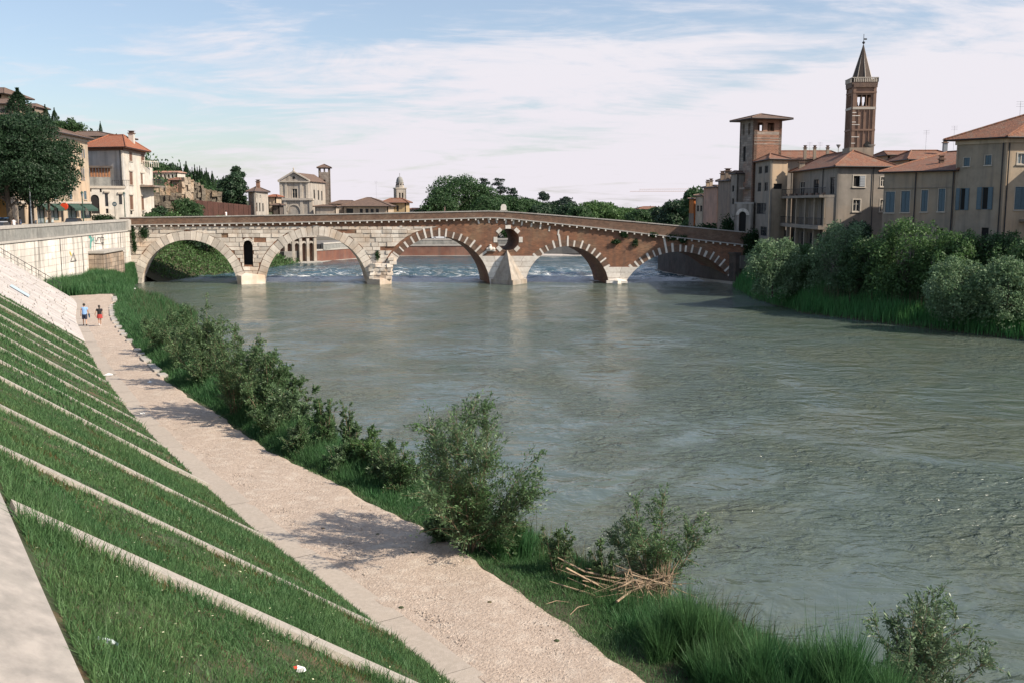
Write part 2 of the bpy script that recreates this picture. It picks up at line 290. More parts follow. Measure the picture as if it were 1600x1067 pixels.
def cypress_mesh(H,Rc,seed,m='darkleaf',n=3800,size=.3):
    rng=np.random.default_rng(seed); z=rng.random(n)**.8; prof=np.sin(np.clip(z*1.05+.05,0,1)**.6*np.pi)**.75*Rc+.02
    a=rng.uniform(0,2*np.pi,n); lump=1+.22*np.sin(a*3+z*9+seed)+.15*rng.normal(size=n); r=prof*lump*rng.uniform(.8,1.0,n)
    P=np.stack([np.cos(a)*r,np.sin(a)*r,z*H*.97+.15],1); D=np.stack([np.cos(a)*.35,np.sin(a)*.35,np.ones(n)],1)+rng.normal(size=(n,3))*.2
    Nn=np.stack([np.cos(a),np.sin(a),np.zeros(n)],1)+rng.normal(size=(n,3))*.5; L=size*rng.uniform(.7,1.6,n)
    V,q=leaves(P,D,Nn,L,L*.5); tb=MB(); tb.tube([(0,0,-.3),(0,0,H*.8)],[.12,.03],5); return tb.mesh('trunk','bark'),npmesh('crown',V,q,None,m)
# ================================================================ EMBANKMENT CURVE
FT=[(8,5),(3,12.7),(-1.3,19.5),(-3.8,23.3),(-7.8,29.1),(-11.8,35.7),(-15.2,41.3),(-18.6,47.3),(-25.8,60.9),(-31.6,72.8),(-37.6,85.2),(-43.5,99.2),(-47.5,106.8)]
_f=np.array(FT,float); _seg=np.linalg.norm(np.diff(_f,axis=0),axis=1); _cum=np.concatenate([[0],np.cumsum(_seg)]); SMAX=_cum[-1]
_ss=np.linspace(-6,SMAX+4,700)
def _lin(s):
    x=np.interp(s,_cum,_f[:,0]); y=np.interp(s,_cum,_f[:,1])
    d0=(_f[1]-_f[0])/_seg[0]; d1=(_f[-1]-_f[-2])/_seg[-1]
    x=np.where(s<0,_f[0,0]+d0[0]*s,x); y=np.where(s<0,_f[0,1]+d0[1]*s,y)
    x=np.where(s>SMAX,_f[-1,0]+d1[0]*(s-SMAX),x); y=np.where(s>SMAX,_f[-1,1]+d1[1]*(s-SMAX),y); return np.stack([x,y],-1)
_ps=sum(_lin(_ss+o) for o in np.linspace(-3,3,13))/13
_tn=unit(np.gradient(_ps,_ss,axis=0)); _nn=np.stack([-_tn[:,1],_tn[:,0]],1)
def FP(s,o,z=None):
    s=np.asarray(s,float); o=np.asarray(o,float); x=np.interp(s,_ss,_ps[:,0]); y=np.interp(s,_ss,_ps[:,1]); nx=np.interp(s,_ss,_nn[:,0]); ny=np.interp(s,_ss,_nn[:,1])
    zz=(2.5+.7*np.maximum(o,0)) if z is None else (np.zeros_like(x)+z)
    return np.stack([x+nx*o,y+ny*o,zz],-1)
def PRo(s): return np.interp(s,[0,15,20,25,33,39,46,56,67,81,103,112,118],[-3.6,-3.6,-4.0,-4.6,-4.2,-3.6,-3.7,-3.1,-3.0,-2.9,-3.1,-4.0,-4.5])
def EO(s): return np.interp(s,[-6,5,15,22,27,35,60,80,100,116],[-13,-13,-12,-11,-10,-9.2,-9,-9,-10,-13])
def bankz(s,o):
    p=PRo(s); e=EO(s); t=np.clip((p-o)/(p-e),0,1.3); return 2.455-.25*np.minimum(t*4,1)-2.7*np.clip((t-.35)/.65,0,1.4)**1.2
# ================================================================ WATER
def water_material():
    m=bpy.data.materials.new('river_water'); m.use_nodes=True; t=m.node_tree; n=t.nodes; l=t.links; b=n['Principled BSDF']
    g=n.new('ShaderNodeNewGeometry'); pos=g.outputs['Position']
    def noise(s,st,d=4,r=.55,dis=0.,rot=0):
        mp=n.new('ShaderNodeMapping'); mp.inputs['Scale'].default_value=st; mp.inputs['Rotation'].default_value=(0,0,rot); l.new(pos,mp.inputs[0])
        q=n.new('ShaderNodeTexNoise'); q.inputs['Scale'].default_value=s; q.inputs['Detail'].default_value=d; q.inputs['Roughness'].default_value=r; q.inputs['Distortion'].default_value=dis; l.new(mp.outputs[0],q.inputs['Vector']); return q.outputs[0]
    def ma(op,a,b_=None,c=None,cl=False):
        q=n.new('ShaderNodeMath'); q.operation=op; q.use_clamp=cl
        for i,v in enumerate((a,b_,c)):
            if v is None: continue
            if isinstance(v,(int,float)): q.inputs[i].default_value=v
            else: l.new(v,q.inputs[i])
        return q.outputs[0]
    def rg(v,a,b_,c=0.,d=1.):
        q=n.new('ShaderNodeMapRange'); q.interpolation_type='SMOOTHSTEP'; l.new(v,q.inputs[0]); q.inputs[1].default_value=a; q.inputs[2].default_value=b_; q.inputs[3].default_value=c; q.inputs[4].default_value=d; return q.outputs[0]
    calm=rg(noise(.06,(1,.75,1),5,.6,1.6,.5),.42,.58,.10,1.15)      # slick and ruffled patches of the current
    big=noise(.35,(1,1.5,1),3,.5,.8); mid=noise(1.1,(.85,1.2,1),3,.55,1.3,.4); fine=noise(3.6,(.9,1.2,1),3,.6,.6)
    h=ma('ADD',ma('MULTIPLY',mid,.62),ma('MULTIPLY',fine,.16)); h=ma('MULTIPLY',ma('SUBTRACT',h,.39),calm); h=ma('ADD',h,ma('MULTIPLY',big,.50))
    bp=n.new('ShaderNodeBump'); bp.inputs['Strength'].default_value=1; bp.inputs['Distance'].default_value=.58; l.new(h,bp.inputs['Height'])
    l.new(bp.outputs[0],b.inputs['Normal']); b.inputs['Roughness'].default_value=.10; b.inputs['IOR'].default_value=1.33
    # silt clouds
    cmix=n.new('ShaderNodeMix'); cmix.data_type='RGBA'; l.new(rg(noise(.06,(1,1,1),6,.6,1.5),.42,.62),cmix.inputs[0]); cmix.inputs[6].default_value=(.092,.120,.100,1); cmix.inputs[7].default_value=(.10,.118,.086,1)
    # foam at the weir under the bridge and a few whitecaps above it
    s=n.new('ShaderNodeSeparateXYZ'); l.new(pos,s.inputs[0])
    yy=ma('ADD',ma('ADD',s.outputs[1],-2.8),ma('MULTIPLY',s.outputs[0],-.01))       # distance across the bridge line
    yw=ma('ADD',yy,ma('MULTIPLY',noise(.12,(1,.3,1),3),7.))
    b1=ma('MULTIPLY',rg(yw,160.5,162.5),rg(yw,165.,171.,1.,0.)); b2=ma('MULTIPLY',rg(yy,160,165),rg(yy,172.,208.,1.,0.))
    f1=rg(noise(1.1,(.55,1.1,1),7,.72,.8),.33,.45); f2=rg(noise(.8,(.6,1.5,1),8,.7,1.),.545,.61)
    foam=ma('ADD',ma('MULTIPLY',b1,f1),ma('MULTIPLY',b2,f2),cl=True)
    side=rg(s.outputs[0],-44,-38,.25,1.); foam=ma('MULTIPLY',foam,side)
    fm=n.new('ShaderNodeMix'); fm.data_type='RGBA'; l.new(foam,fm.inputs[0]); l.new(cmix.outputs[2],fm.inputs[6]); fm.inputs[7].default_value=(.85,.85,.83,1); 
    # upstream of the weir the water is clearer and bluer
    up=n.new('ShaderNodeMix'); up.data_type='RGBA'; l.new(rg(yy,160,166),up.inputs[0]); l.new(cmix.outputs[2],up.inputs[6]); up.inputs[7].default_value=(.040,.082,.095,1); l.new(up.outputs[2],fm.inputs[6])
    l.new(fm.outputs[2],b.inputs['Base Color']); l.new(ma('ADD',ma('MULTIPLY',foam,.6),.10),b.inputs['Roughness'])
    return m
M['water']=water_material()
ys=np.concatenate([np.linspace(-60,20,12),np.linspace(22,155,120),np.linspace(156,205,150),np.linspace(207,262,30)]); xs=np.concatenate([np.linspace(-140,-64,6),np.linspace(-62,40,300),np.linspace(42,140,30)])
X,Y=np.meshgrid(xs,ys); yy=Y-.01*X-2.8
Z=np.zeros_like(X); rap=np.clip((yy-158)/6,0,1)*np.clip((212-yy)/30,0,1)
for k in range(14):
    fx,fy,ph,a=nr.uniform(.15,1.3),nr.uniform(.4,2.2),nr.uniform(0,6),nr.uniform(.02,.06); Z+=a*np.sin(X*fx*nr.choice([-1,1])+Y*fy+ph)*rap
Z+=.42*np.exp(-((yy-161.5-1.2*np.sin(X*.3))/1.3)**2)*(1+.6*np.sin(X*1.7)+.4*np.sin(X*3.1+1))*.5*(np.clip((X+62)/20,0,1)) + .25*np.clip((yy-161)/4,0,1)
for k in range(10):
    fx,fy,ph=nr.uniform(-.9,.9),nr.uniform(.3,1.0),nr.uniform(0,6); Z+=.012*np.sin(X*fx+Y*fy+ph)
struct('river_water',grid_mesh('river_water',np.stack([X,Y,Z],-1),'water'))
# ================================================================ GROUND
gmb=MB(); gmb.poly([(-3500,-800,-2.5),(3500,-800,-2.5),(3500,4500,-2.5),(-3500,4500,-2.5)]); struct('ground',gmb.mesh('ground','ground'))
# left bank: ruled surface from path edge down to the water
S=np.linspace(-5,SMAX+3,260); T=np.concatenate([[-.10],np.linspace(0,1.25,24)]); P=[]
for s in S:
    p,e=float(PRo(s)),float(EO(s)); o=p+(e-p)*T; q=FP(np.full_like(o,s),o,0.); q[:,2]=bankz(s,o)+.10*np.sin(q[:,0]*1.9+q[:,1]*.7)*np.sin(q[:,1]*1.3)*(T>.08); P.append(q)
struct('river_bank',grid_mesh('river_bank',P,'bank'))
# bank between embankment end, quay wall and bridge
def wallx(Y): return -59.9+(156.6-Y)*5.9/48.6
P=[]
for yv in np.linspace(101,168,60):
    xr=np.interp(yv,[101,112,120,132,150,160,168],[-33.5,-38.,-42,-49,-57.5,-60.2,-61]); xl=wallx(yv)-.6; t=np.linspace(0,1.15,16)
    q=np.stack([xl+(xr-xl)*t,np.full(16,yv),2.42-2.9*np.clip((t-.35)/.65,0,1.3)**1.3],1); P.append(q)
struct('bank_flat',grid_mesh('bank_flat',np.array(P)[::-1],'bank'))
# gravel path and the concrete strip at the slope foot
S=np.linspace(-5,SMAX+1.5,500); P=[]
for s in S:
    p=float(PRo(s))+.05*math.sin(s*.9)+.04*math.sin(s*2.3+1)+.03*math.sin(s*5.1); o=np.linspace(-.62,p,22); q=FP(np.full_like(o,s),o,2.5); q[:,2]+=.03*np.sin(np.linspace(0,math.pi,22))+.012*np.sin(s*1.3+o*2.1)+.01*np.sin(s*3.7-o*4); q[-1,2]-=.14; P.append(q)
struct('path',grid_mesh('path',P,'path'))
def ribbon(name,S,o0,o1,z,m,thick=.14,dz=None):
    P=[]
    for s in S:
        a=FP(s,o0,z); b=FP(s,o1,z); a2=a-[0,0,thick]; b2=b-[0,0,thick]; P.append([a2,a,b,b2])
    return grid_mesh(name,P,m,False)
kerbs=struct('path_kerb',ribbon('path_kerb',np.linspace(-5,SMAX+1,300),.02,-.80,2.497,'kerb'))
s=-5.
while s<SMAX+.5:
    s2=min(s+rnd.uniform(2.2,3.4),SMAX+1); zk=2.518+rnd.uniform(-.008,.008); link('kerb_slab',ribbon('kerb_slab',np.linspace(s+.005,s2-.005,5),.02,-.78+rnd.uniform(-.03,.05),zk,'kerb'),kerbs); s=s2
# slope
RIBS=[1.5,8.2,14.7,19.9,27.5,34.5,40.8,45.9,51.5,57.3,62.0,68.0,74.3]
GS=76.5
S=np.linspace(-5,GS,500); O=np.linspace(0,8.15,60)
SS,OO=np.meshgrid(S,O,indexing='ij'); P=FP(SS,OO); P[...,2]+=.035*np.sin(SS*2.3+OO*1.7)*np.sin(OO*2.9+SS)+.02
soil=struct('embankment_slope',grid_mesh('embankment_slope',P,'soil'))
def slope_bar(s0,s1,o0,o1,h,m,name,parent,label=None,nseg=1,below=.15):
    mb=MB(); n=math.sqrt(1+.49); nx=.7/n; nz=1/n
    V=[];Fc=[]
    for k in range(nseg+1):
        o=o0+(o1-o0)*k/nseg
        for s_ in (s0,s1):
            a=FP(s_,o); c=FP(s_,o-h*nx); V+= [tuple(a-np.array([0,0,below])),(c[0],c[1],a[2]+h*nz)]
    for k in range(nseg):
        b=k*4; Fc+=[(b+1,b+3,b+7,b+5),(b,b+1,b+5,b+4),(b+3,b+2,b+6,b+7)]
    b=nseg*4; Fc+=[(0,2,3,1),(b+1,b+3,b+2,b)]
    mb.pf(V,Fc); return mb.build(name,m,parent,label)
for k,s in enumerate(RIBS):
    wd=.50 if s<16 else (.38 if s<50 else .42); s0=s-wd/2
    for j in range(2):      # each rib is cast in two lengths
        a,b_=((-.02,4.06),(4.07,8.13))[j]; slope_bar(s0+.008*j,s0+wd+.008*j,a,b_,.10+.02*((k*7)%3),'rib','concrete_rib',soil,nseg=4)
# coping band along the slope's top
capS=np.linspace(-5,SMAX-2,200); P=[]
for s in capS:
    a=[FP(s,8.14),FP(s,8.14),FP(s,9.2),FP(s,9.92)]; a[0]=a[0]-[0,0,.12]; a[1]=a[1]+[0,0,.10]; a[2]=a[2]+[0,0,.10]; a[3]=a[3]+[0,0,.10]; P.append(a)
struct('slope_top_band',grid_mesh('slope_top_band',P,'band',False))
# paved far end of the slope: stone blocks
PE=SMAX-2.2
P=[FP(np.full(12,s),np.linspace(0,8.15,12))-[0,0,.04] for s in np.linspace(GS-.4,PE,80)]
pav=struct('paved_slope',grid_mesh('paved_slope',P,'mortar'))
nrow=27; ds=(PE-GS)/nrow
for i in range(nrow):
    o=.0; s0=GS+i*ds
    while o<8.1:
        L=rnd.uniform(.75,1.35)*.95; o1=min(o+L,8.13)
        if 8.13-o1<.3: o1=8.13
        slope_bar(s0+.03,s0+ds-.03,o+.03,o1-.03,.05+rnd.uniform(0,.045),'paved','paving_stone',pav); o=o1
# end wall of the embankment and earth behind it
mb=MB(); A=[FP(PE,o) for o in np.linspace(0,9.9,12)]; mb.v=[]; 
for k in range(11): mb.poly([A[k],A[k+1],(A[k+1][0],A[k+1][1],1.5),(A[k][0],A[k][1],1.5)])
struct('embankment_end_wall',mb.mesh('embankment_end_wall','quay'))
# kerb stones along the path's river edge, far stretch
kb=thing('kerb_edging','row of pale kerb stones with gaps along the far river edge of the path','kerb',tuple(FP(70,float(PRo(70)),2.4)))
s=58.
while s<SMAX-1:
    L=rnd.uniform(.8,1.3)
    if rnd.random()<.72:
        o=float(PRo(s)); a,b_=FP(s,o,0),FP(s+L,float(PRo(s+L)),0); c=(a+b_)/2; an=math.atan2(b_[1]-a[1],b_[0]-a[0])
        mb=MB(kb.location); mb.box((c[0],c[1],2.47),(L-.05,.45,.26),an+rnd.uniform(-.06,.06)); mb.build('kerb_stone','quay_cap',kb)
    s+=L+ (rnd.uniform(.4,1.6) if rnd.random()<.4 else 0)
# ================================================================ QUAY WALL (left)
QA=(wallx(108),108.); QB=(-59.9,156.7); QL=math.hypot(QB[0]-QA[0],QB[1]-QA[1]); qdir=((QB[0]-QA[0])/QL,(QB[1]-QA[1])/QL); qn=(qdir[1],-qdir[0]); qang=math.atan2(qdir[1],qdir[0])
quay=thing('quay_wall','long pale stone quay wall with grey parapet rising from the reeds up to the bridge','wall',(QA[0],QA[1],0),qang)
# local frame: x along wall, -y towards the river, z up
def ztop(u): return 10.12+.0035*u
mb=MB(); mb.xz([(-9.,-1),(QL+.0,-1),(QL,8.48),(-9.,8.25)],.0,1.6); mb.build('wall_core','mortar',quay)
z=-.4; row=0
while z<8.2:
    z1=min(z+.78,8.26); x=-9.; hh=z1-z
    while x<QL-.05:
        L=rnd.uniform(1.7,2.9); x1=min(x+L,QL)
        if QL-x1<.7: x1=QL
        if not (z1<1.6):
            b=MB(); b.box(((x+x1)/2,-.08-rnd.uniform(0,.02),(z+z1)/2+.004*(x/QL)),(x1-x-.03,.16,hh-.03)); b.build('wall_stone','quay',quay)
        x=x1
    z=z1; row+=1
b=MB(); b.box((QL/2-4.5,-.0,8.36),(QL+9,.62,.24)); b.build('string_course','quay_cap',quay)
for k in range(14):
    x=-9.+k*(QL+9.)/14; L=(QL+9.)/14
    b=MB(); b.box((x+L/2,.12,9.12),(L-.02,.5,1.24)); b.build('parapet_panel','quay_top',quay)
    b=MB(); b.box((x+L/2,.12,9.93),(L-.03,.72,.34)); b.build('parapet_cap','quay_cap',quay)
b=MB(); b.box((QL-1.0,-.02,9.2),(2.0,.86,1.6)); b.build('end_pier','quay_cap',quay)
for x in (15.2,24.,33.5,43.0): b=MB(); b.box((x,-.2,4.6),(.10,.05,7.2)); b.build('stain_line','metal',quay)  # thin dark bars added to stand for vertical stain lines
# older abutment built against the wall
ua,_=cast(131,400,QA,QB); ub,_=cast(181,400,QA,QB); u0,u1=min(ua,ub)+1.5,max(ua,ub)-3.5
but=thing('old_abutment','squat stained stone abutment with flat slab top against the quay wall','abutment',(QA[0]+qdir[0]*u0,QA[1]+qdir[1]*u0,0),qang)
W_=u1-u0; b=MB(); b.box((W_/2,-1.0,2.9),(W_,1.9,5.8)); b.build('body','mortar',but)
MQ=mat('rust_streaked_stone',(.42,.33,.25),(.28,.22,.17),(.44,.28,.17),sc=1.,streak=.9,bump=.4,bsc=7,obrand=.25)
z=.2
while z<5.6:
    x=0.
    while x<W_-.05:
        L=rnd.uniform(.8,1.7); x1=min(x+L,W_); 
        if W_-x1<.4: x1=W_
        b=MB(); b.box(((x+x1)/2,-2.0,z+.3),(x1-x-.04,.2,.56)); b.build('stone',MQ,but); x=x1
    for q in range(2): b=MB(); b.box((-.08,-.5-q*.95,z+.3),(.2,.9,.56)); b.build('stone',MQ,but)
    z+=.6
b=MB(); b.box((W_/2,-1.05,5.95),(W_+.5,2.4,.3)); b.build('top_slab','quay_cap',but)
# graffiti: thin painted strokes on the wall
gr=thing('graffiti_tag','teal and black spray-painted scrawl on the quay wall above the old abutment','graffiti',quay.location,qang)
M['teal']=mat('teal_paint',(.10,.30,.26),bump=0); M['black']=mat('black_paint',(.02,.02,.02),bump=0); M['ypaint']=mat('yellow_paint',(.55,.42,.05),bump=0)
def stroke(pts,w,m,nm='stroke'):
    mb=MB()
    for (a,b_) in zip(pts,pts[1:]):
        d=Vector((b_[0]-a[0],0,b_[1]-a[1])); n_=Vector((-d.z,0,d.x)).normalized()*w/2; A_,B_=Vector((a[0],-.195,a[1]))-d.normalized()*w*.4,Vector((b_[0],-.195,b_[1]))+d.normalized()*w*.4
        mb.pf([A_-n_,B_-n_,B_+n_,A_+n_]+[p+Vector((0,.02,0)) for p in (A_-n_,B_-n_,B_+n_,A_+n_)],[(0,1,2,3),(7,6,5,4),(0,4,5,1),(2,6,7,3)])
    return mb.build(nm,m,gr)
def W2(px,py): return cast(px,py,QA,QB)
stroke([W2(137,371),W2(139.5,371),W2(139,388)],.35,'teal'); stroke([W2(141,372),W2(140,386)],.3,'teal'); stroke([W2(141,378),W2(144,372),W2(145,380)],.2,'teal')
for L_ in ([(146,371),(148,379),(151,371)],[(151,379),(151,372),(155,372),(155,379)],[(156,371),(156,380),(160,380),(160,372),(156,371)],[(146,381),(160,382)]): stroke([W2(*p) for p in L_],.10,'black')
stroke([W2(108,409),W2(112,396),W2(117,408),W2(108,409)],.10,'black'); stroke([W2(109.5,405),W2(112,399),W2(115,405)],.3,'quay_cap'); stroke([W2(107,395),W2(109,399)],.3,'ypaint')
# quay wall towards the camera, above the slope
S=np.linspace(-5,SMAX-1,150); P=[]
for s in S:
    zt=float(np.interp(s,[-5,20,110],[11.25,11.1,10.15])); a=[FP(s,9.9,8.9),FP(s,9.9,zt),FP(s,10.45,zt),FP(s,10.45,8.9)]; P.append(a)
nearw=struct('near_quay_wall',grid_mesh('near_quay_wall',P,'conc',False))
# stair rail on the embankment end
rail=thing('stair_handrail','thin dark handrail descending the far end of the paved slope','handrail',tuple(FP(PE-.3,4,5.)))
mb=MB(rail.location)
for o in np.arange(1.2,6.5,.62): p=Vector(FP(PE-.25,o)); b=MB(rail.location); b.tube([p,p+Vector((0,0,.95))],.025,5); b.build('post','metal',rail)
a,b_=Vector(FP(PE-.25,1.0))+Vector((0,0,.95)),Vector(FP(PE-.25,6.5))+Vector((0,0,.95)); mb.tube([a,b_],.03,5); mb.tube([a-Vector((0,0,.45)),b_-Vector((0,0,.45))],.018,5); mb.build('rail','metal',rail)
# street behind the quay walls + city terrain
def sheet(name,pts,z,m): b=MB(); b.prism(pts,z-2,z) ; return struct(name,b.mesh(name,m))
near=[tuple(FP(s,10.5,0)[:2]) for s in np.linspace(-5,SMAX-1,30)]
sheet('street',near+[(wallx(112)-.6,112),(-61.6,159.9),(-61.5,172),(-62,190),(-67,235),(-300,235),(-300,-10)],9.05,'street')
sheet('city_ground_near',[(-62,190.1),(-51,214),(-47,240),(-300,240),(-300,190.1)],8.9,'street')
sheet('city_ground_left',[(-47,240.1),(-36,244),(-15,245.5),(20,244.5),(45,244),(60,249),(60,1100),(-900,1100),(-900,240.1)],4.15,'ground')
for nm,pts in (('city_ground_right',[(49,100),(46,112),(43.8,118),(42.2,129),(41.2,150),(40,155.8),(60,163),(60,1200),(900,1200),(900,40),(62,40),(60,80)]),): sheet(nm,pts,3.2,'ground')
# hill on the left: height from skyline control points at Y~300
P=[]
px=np.array([-700,-300,-50,0,60,110,160,200,235,262,290,320,345,380,420,470,560]); py=np.array([120,140,168,180,192,205,222,246,266,276,284,292,301,312,320,322,322])
for Yv,f in ((200,0),(225,.33),(250,.62),(275,.84),(300,.96),(330,.9),(420,.5)):
    row_=[]
    for p_ in np.linspace(-700,425,80):
        yv=np.interp(p_,px,py); q=at(p_,yv,300); x_=q.x*(Yv/300); row_.append((x_,Yv,8.9+(q.z-8.9)*f*(1 if q.z>9 else 0)))
    P.append(row_)
hill=struct('hill',grid_mesh('hill',np.array(P)[:,::-1],'hill'))
# ================================================================ RIGHT BANK
RE=[(75,50),(60,72),(47,90.5),(39.7,102.3),(33.6,113.3),(32,130.5),(33.4,148.5),(35,156)]
def resamp(pl,n):
    a=np.array(pl,float); d=np.concatenate([[0],np.cumsum(np.linalg.norm(np.diff(a,axis=0),axis=1))]); t=np.linspace(0,d[-1],n); p=np.stack([np.interp(t,d,a[:,k]) for k in range(2)],1)
    return p
re_=resamp(RE,120); tg=unit(np.gradient(re_,axis=0)); rn=np.stack([tg[:,1],-tg[:,0]],1)   # away from the river
prof=[(-3,-1.6),(-1,-.6),(0,-.05),(1,.55),(2.2,1.0),(4,1.3),(8,2.0),(12,2.6),(16,3.1)]
P=[[(p[0]+n_[0]*d,p[1]+n_[1]*d,z) for d,z in prof] for p,n_ in zip(re_,rn)]
struct('right_bank',grid_mesh('right_bank',np.array(P),'bank'))
# upstream walls
def wallline(name,pts,z0,z1,m,label,thick=.8,cap=None,cat='wall'):
    o=thing(name,label,cat,(pts[0][0],pts[0][1],z0)); b=MB(o.location); c=MB(o.location)
    for a,d in zip(pts,pts[1:]):
        L=math.hypot(d[0]-a[0],d[1]-a[1]); nx,ny=-(d[1]-a[1])/L*thick,(d[0]-a[0])/L*thick
        b.prism([a,d,(d[0]+nx,d[1]+ny),(a[0]+nx,a[1]+ny)],z0,z1)
        if cap: c.prism([(a[0]-nx*.15,a[1]-ny*.15),(d[0]-nx*.15,d[1]-ny*.15),(d[0]+nx*1.1,d[1]+ny*1.1),(a[0]+nx*1.1,a[1]+ny*1.1)],z1+.003,z1+.3)
    b.build('wall',m,o)
    if cap: c.build('coping',cap,o)
    return o
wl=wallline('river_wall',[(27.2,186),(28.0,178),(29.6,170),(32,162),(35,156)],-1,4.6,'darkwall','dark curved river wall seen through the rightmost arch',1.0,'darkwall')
b=MB(wl.location); 
for a,d in zip([(26.7,186),(27.5,178),(29.1,170),(31.5,162)],[(27.5,178),(29.1,170),(31.5,162),(34.5,156)]): b.prism([a,d,(d[0]+.6,d[1]),(a[0]+.6,a[1])],-1,.35)
b.build('footing','rib',wl)
sheet('upstream_right_ground',[(28.3,186),(29,178),(30.6,170),(33,162),(35.8,156),(60,163),(75,300),(50,300),(33,200)],4.4,'ground')
FB=[(-42.6,212),(-41.6,213.5),(-33,232),(-28,238),(-8,240),(12,239),(30,236),(48,230)]
fw=wallline('far_embankment_wall',[FB[0],FB[1],FB[2],FB[3],FB[4],(6,239.6)],-1,2.55,'brickw','long reddish brick embankment wall across the river seen through the arches',1.,'quay_cap')
b=MB(fw.location)
for a,d in zip(FB[1:5],FB[2:5]+[(6,239.6)]): b.prism([(a[0]+.2,a[1]-.9),(d[0]+.2,d[1]-.9),(d[0],d[1]),(a[0],a[1])],-1,.3)
b.build('footing','quay_cap',fw)
sheet('far_road',[(-47,206),(-42.8,214),(-33.8,233),(-28.3,239),(-8,241),(12,240),(30,237),(48,231),(80,300),(-80,300),(-80,230)],2.7,'street')
fr=wallline('far_road_wall',[(-40.6,215),(-32.6,234.5),(-27.8,240.3),(-8,242.3),(2,242)],2.7,3.9,'quay_top','low grey retaining wall below the parked cars on the far embankment',.6,'quay_cap')
sheet('far_upper_road',[(-41.4,215.6),(-33.4,235.2),(-28.3,241),(-8,243),(2,242.7),(4,300),(-80,300),(-80,232)],3.9,'street')
# pale sloping bank with white stones far right of it
mb=MB(); mb.poly([(6,239,-.3),(48,229,-.3),(60,243,4.0),(8,245,4.0)]); struct('far_sloping_bank',mb.mesh('far_sloping_bank','paved'))
# far left bank beyond arch one
P=[]
for yv in np.linspace(161,214,30):
    xr=np.interp(yv,[161,175,195,214],[-56.5,-50,-46,-43]); t=np.linspace(-.1,1,12); P.append(np.stack([xr-t*16,np.full(12,yv),-.4+9.2*np.clip(t,0,1)**1.1-.6*(t<0)],1))
struct('upstream_left_bank',grid_mesh('upstream_left_bank',P,'bank'))
# ================================================================ BRIDGE
BA=(-59.7,156.5); BB=(37.4,157.5); BL=97.1; bang=math.atan2(1.,97.1)
bridge=thing('stone_bridge','old five-arched bridge, white limestone on the left half and red brick on the right','bridge',(BA[0],BA[1],0),bang)
TOPP=[(-1.5,10.37),(12.3,10.56),(28.66,10.85),(39.44,11.07),(49.37,11.26),(56.4,11.41),(59.44,11.28),(68.61,10.58),(79.77,9.66),(89.4,8.77),(98.6,7.86)]
COR=[(-1.5,9.06),(19.67,9.41),(44.69,9.91),(56.4,10.25),(59.44,10.08),(72.21,8.75),(84.88,7.25),(98.6,5.72)]
def lerp(P,x): return float(np.interp(x,[p[0] for p in P],[p[1] for p in P]))
ARCH=[(1.39,16.46,6.89),(20.87,37.07,7.58),(40.33,56.2,7.38),(61.82,75.0,5.85),(77.54,94.69,5.0)]
def acirc(a): 
    l,r,h=a; hw=(r-l)/2; Rr=(hw*hw+h*h)/(2*h); return (l+r)/2,h-Rr,Rr,hw
def arcpts(a,n=28,ex=0.):
    cx_,cz_,Rr,hw=acirc(a); t0=math.atan2(0-cz_,hw); 
    return [(cx_-(Rr+ex)*math.cos(t0+(math.pi-2*t0)*k/n),cz_+(Rr+ex)*math.sin(t0+(math.pi-2*t0)*k/n)) for k in range(n+1)]
BW=7.2
outer=[(-1.5,-1.5),(1.45,-1.5)]
for i,a in enumerate(ARCH):
    outer+=arcpts(a); nxt=ARCH[i+1][0] if i<4 else 98.6
    outer+=[(a[1],-1.5),(nxt,-1.5)]
outer+=[(98.6,lerp(COR,98.6))]+[(q[0],q[1]) for q in COR[::-1][1:]]
eye=[(59.1+1.72*math.cos(t*math.pi/14),6.88+1.72*math.sin(t*math.pi/14)) for t in range(28)][::-1]
nich=[(17.62,2.95),(17.62,6.1)]+[(18.32-.7*math.cos(t*math.pi/8),6.1+.7*math.sin(t*math.pi/8)) for t in range(1,8)]+[(19.02,6.1),(19.02,2.95)]
def plate(mb,outer,holes,y0,y1,sk=0.):
    loops=[outer]+holes; flat=[p for l_ in loops for p in l_]
    tr=tessellate_polygon([[Vector((p[0],p[1],0)) for p in l_] for l_ in loops]); n=len(flat)
    i0=len(mb.v); mb.v+=[(p[0]-sk*y0,y0,p[1]) for p in flat]+[(p[0]-sk*y1,y1,p[1]) for p in flat]
    for t in tr:
        a,b,c=[Vector((flat[i][0],flat[i][1])) for i in t]; ccw=(b-a).cross(c-a)>0; t=list(t) if ccw else list(t)[::-1]
        mb.f.append([i0+j for j in t]); mb.f.append([i0+n+j for j in t[::-1]])
    k=0
    for l_ in loops:
        m_=len(l_)
        for j in range(m_): a,b=k+j,k+(j+1)%m_; mb.f.append([i0+b,i0+a,i0+n+a,i0+n+b])
        k+=m_
mb=MB(); plate(mb,outer,[eye,nich],0,BW,.24)
core=mb.build('spandrel_wall','brick',bridge,'red brick spandrel wall')
lb=MB()
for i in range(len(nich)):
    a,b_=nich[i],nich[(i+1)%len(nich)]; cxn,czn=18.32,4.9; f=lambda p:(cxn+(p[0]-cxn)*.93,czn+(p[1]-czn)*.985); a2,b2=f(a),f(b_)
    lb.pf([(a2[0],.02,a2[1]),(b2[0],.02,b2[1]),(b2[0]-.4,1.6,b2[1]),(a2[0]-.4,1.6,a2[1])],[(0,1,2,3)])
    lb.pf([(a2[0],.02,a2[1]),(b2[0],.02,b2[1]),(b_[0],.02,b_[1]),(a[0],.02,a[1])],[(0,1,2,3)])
lb.poly([(16.82,1.6,2.8),(19.22,1.6,2.8),(19.22,1.6,7),(16.82,1.6,7)]); lb.build('niche_lining','niche_shade',bridge)  # lining coloured near black so the opening reads as shaded
